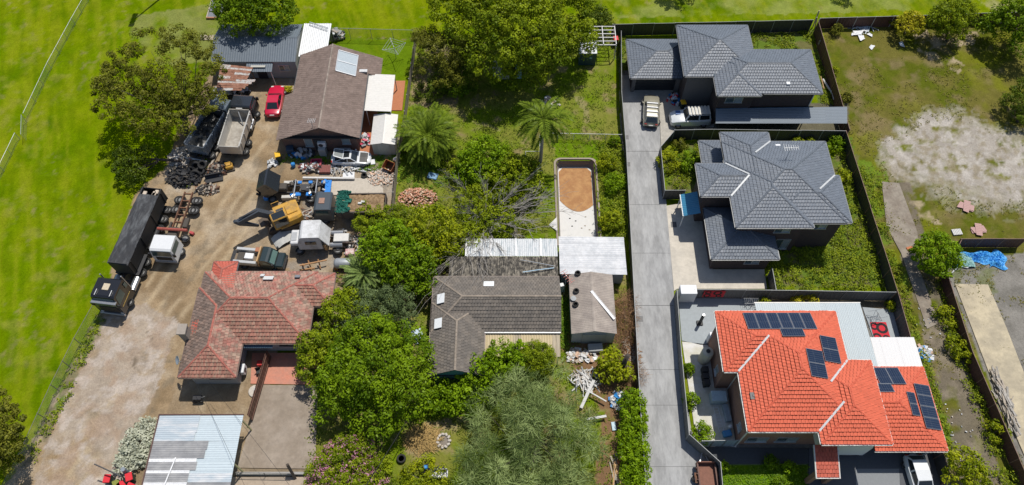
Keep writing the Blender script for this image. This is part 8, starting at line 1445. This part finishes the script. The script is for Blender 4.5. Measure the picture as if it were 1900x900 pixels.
an3 = thing("roof_antenna", "white television antenna on the front ridge of the brown house", "antenna", at(580, 234, 4.5)); o_ = ORI[an3.name]; MB().tube([o_ - Vector((0, 0, .2)), o_ + Vector((0, 0, .9))], .03, 6).build("mast", WHITEMETAL, an3); [MB().bar(o_ + Vector((-.35 + k * .18, -.3, .9)), o_ + Vector((-.25 + k * .18, .3, .9)), .03).build("element", WHITEMETAL, an3) for k in range(5)]
# thing outside the top edge whose shadow is seen: field light pole, two trees; grey strip on the field
lp = thing("light_pole", "tall field light pole whose long shadow falls on the grass", "light pole", (-45.2, 78.7, 0)); MB().tube([(-45.2, 78.7, 0), (-45.2, 78.7, 12.6)], [.17, .09], 8).build("pole", GALV, lp)
for y in (-.9, -.3, .3, .9): MB().box(-45.5, 78.5 + y, 12.3, -44.9, 79.0 + y, 12.8, .05).build("lamp_head", GREYP, lp)
MB().bar((-45.2, 77.6, 12.5), (-45.2, 79.9, 12.5), .12).build("cross_arm", GALV, lp)
for i, (px, r_, lab) in enumerate(((1250, 1.9, "field tree beyond the top edge left of the lot"), (1565, 1.2, "smaller field tree beyond the top edge above the lot"))):
    c_ = at(px, 2); b0 = Vector((c_.x + 1.3, c_.y + 2.4, 0)); t_ = thing("field_tree", lab, "tree", b0); B = [((b0.x, b0.y, 5.0), r_ * 1.2, r_ * 1.1, r_ * .8)]; P = crown("crown", t_, B, LYM, 900 + i, leaf=.22, pr=.5, cover=1.6, per=36); trunk(t_, b0, B, .18, BARK, 901 + i, 8, P)
cp = at(398, 34); st = thing("cricket_pitch", "grey strip with timber edge on the field at the top", "pitch", cp); x0, x1, y0 = at(385, 35).x, at(409, 35).x, cp.y; MB().box(x0, y0, -.05, x1, y0 + 9, .12).build("surface", mat("pitch_grey", (.17, .18, .2), .85, vary=.12), st); MB().box(x0 - .1, y0 - .15, -.05, x1 + .1, y0, .25).build("edging", BRK, st); MB().box(x0 - .15, y0, -.05, x0, y0 + 9, .2).build("edging", TIMB, st)
slab("field_path", [(372, 65), (406, 65), (406, 74), (372, 74)], mat("path_beige", (.36, .3, .22), .9, vary=.2), .02)
solo(MB().bar(at(258, 20, .02), at(258, 19, 0.02), .01), "peg", GALV, "tiny survey peg in the field grass", "peg") if False else None
# tall posts at the corner of the lot
for i, (px, py, qx, qy) in enumerate(((1508, 50, 1520, 20), (1512, 52, 1516, 32))): solo(MB().bar(at(px, py), at(qx, qy, 2.6), .12), "leaning_post", TIMB, ["longer pole leaning on the corner where the two back fences meet", "shorter board leaning beside the longer corner pole"][i], "post")
# overhead cables
CAB = mat("cable_black", (.02, .02, .02), .6)
def cable(label, a_, b_, sag=.5, r_=.03): solo(MB().tube([a_.lerp(b_, k / 10) - Vector((0, 0, sag * 4 * (k / 10) * (1 - k / 10))) for k in range(11)], r_, 4), "overhead_cable", CAB, label, "cable")
cable("overhead cable running from the teal gable down past the biggest tree", at(806, 691, 2.9), at(640, 960, 5.5), .6, .035); cable("thin overhead cable from the red house across the patched carport", at(362, 706, 2.7), at(480, 960, 5.5), .4, .012); cable("second thin cable from the red house beside the first", at(388, 709, 2.7), at(560, 930, 5.5), .4, .012)
pole2 = thing("fence_post", "dark timber gate post leaning at the end of the plinth wall", "post", at(547, 888)); MB().bar(at(548, 888), at(533, 862, 1.9), .22).build("shaft", BARKD, pole2)
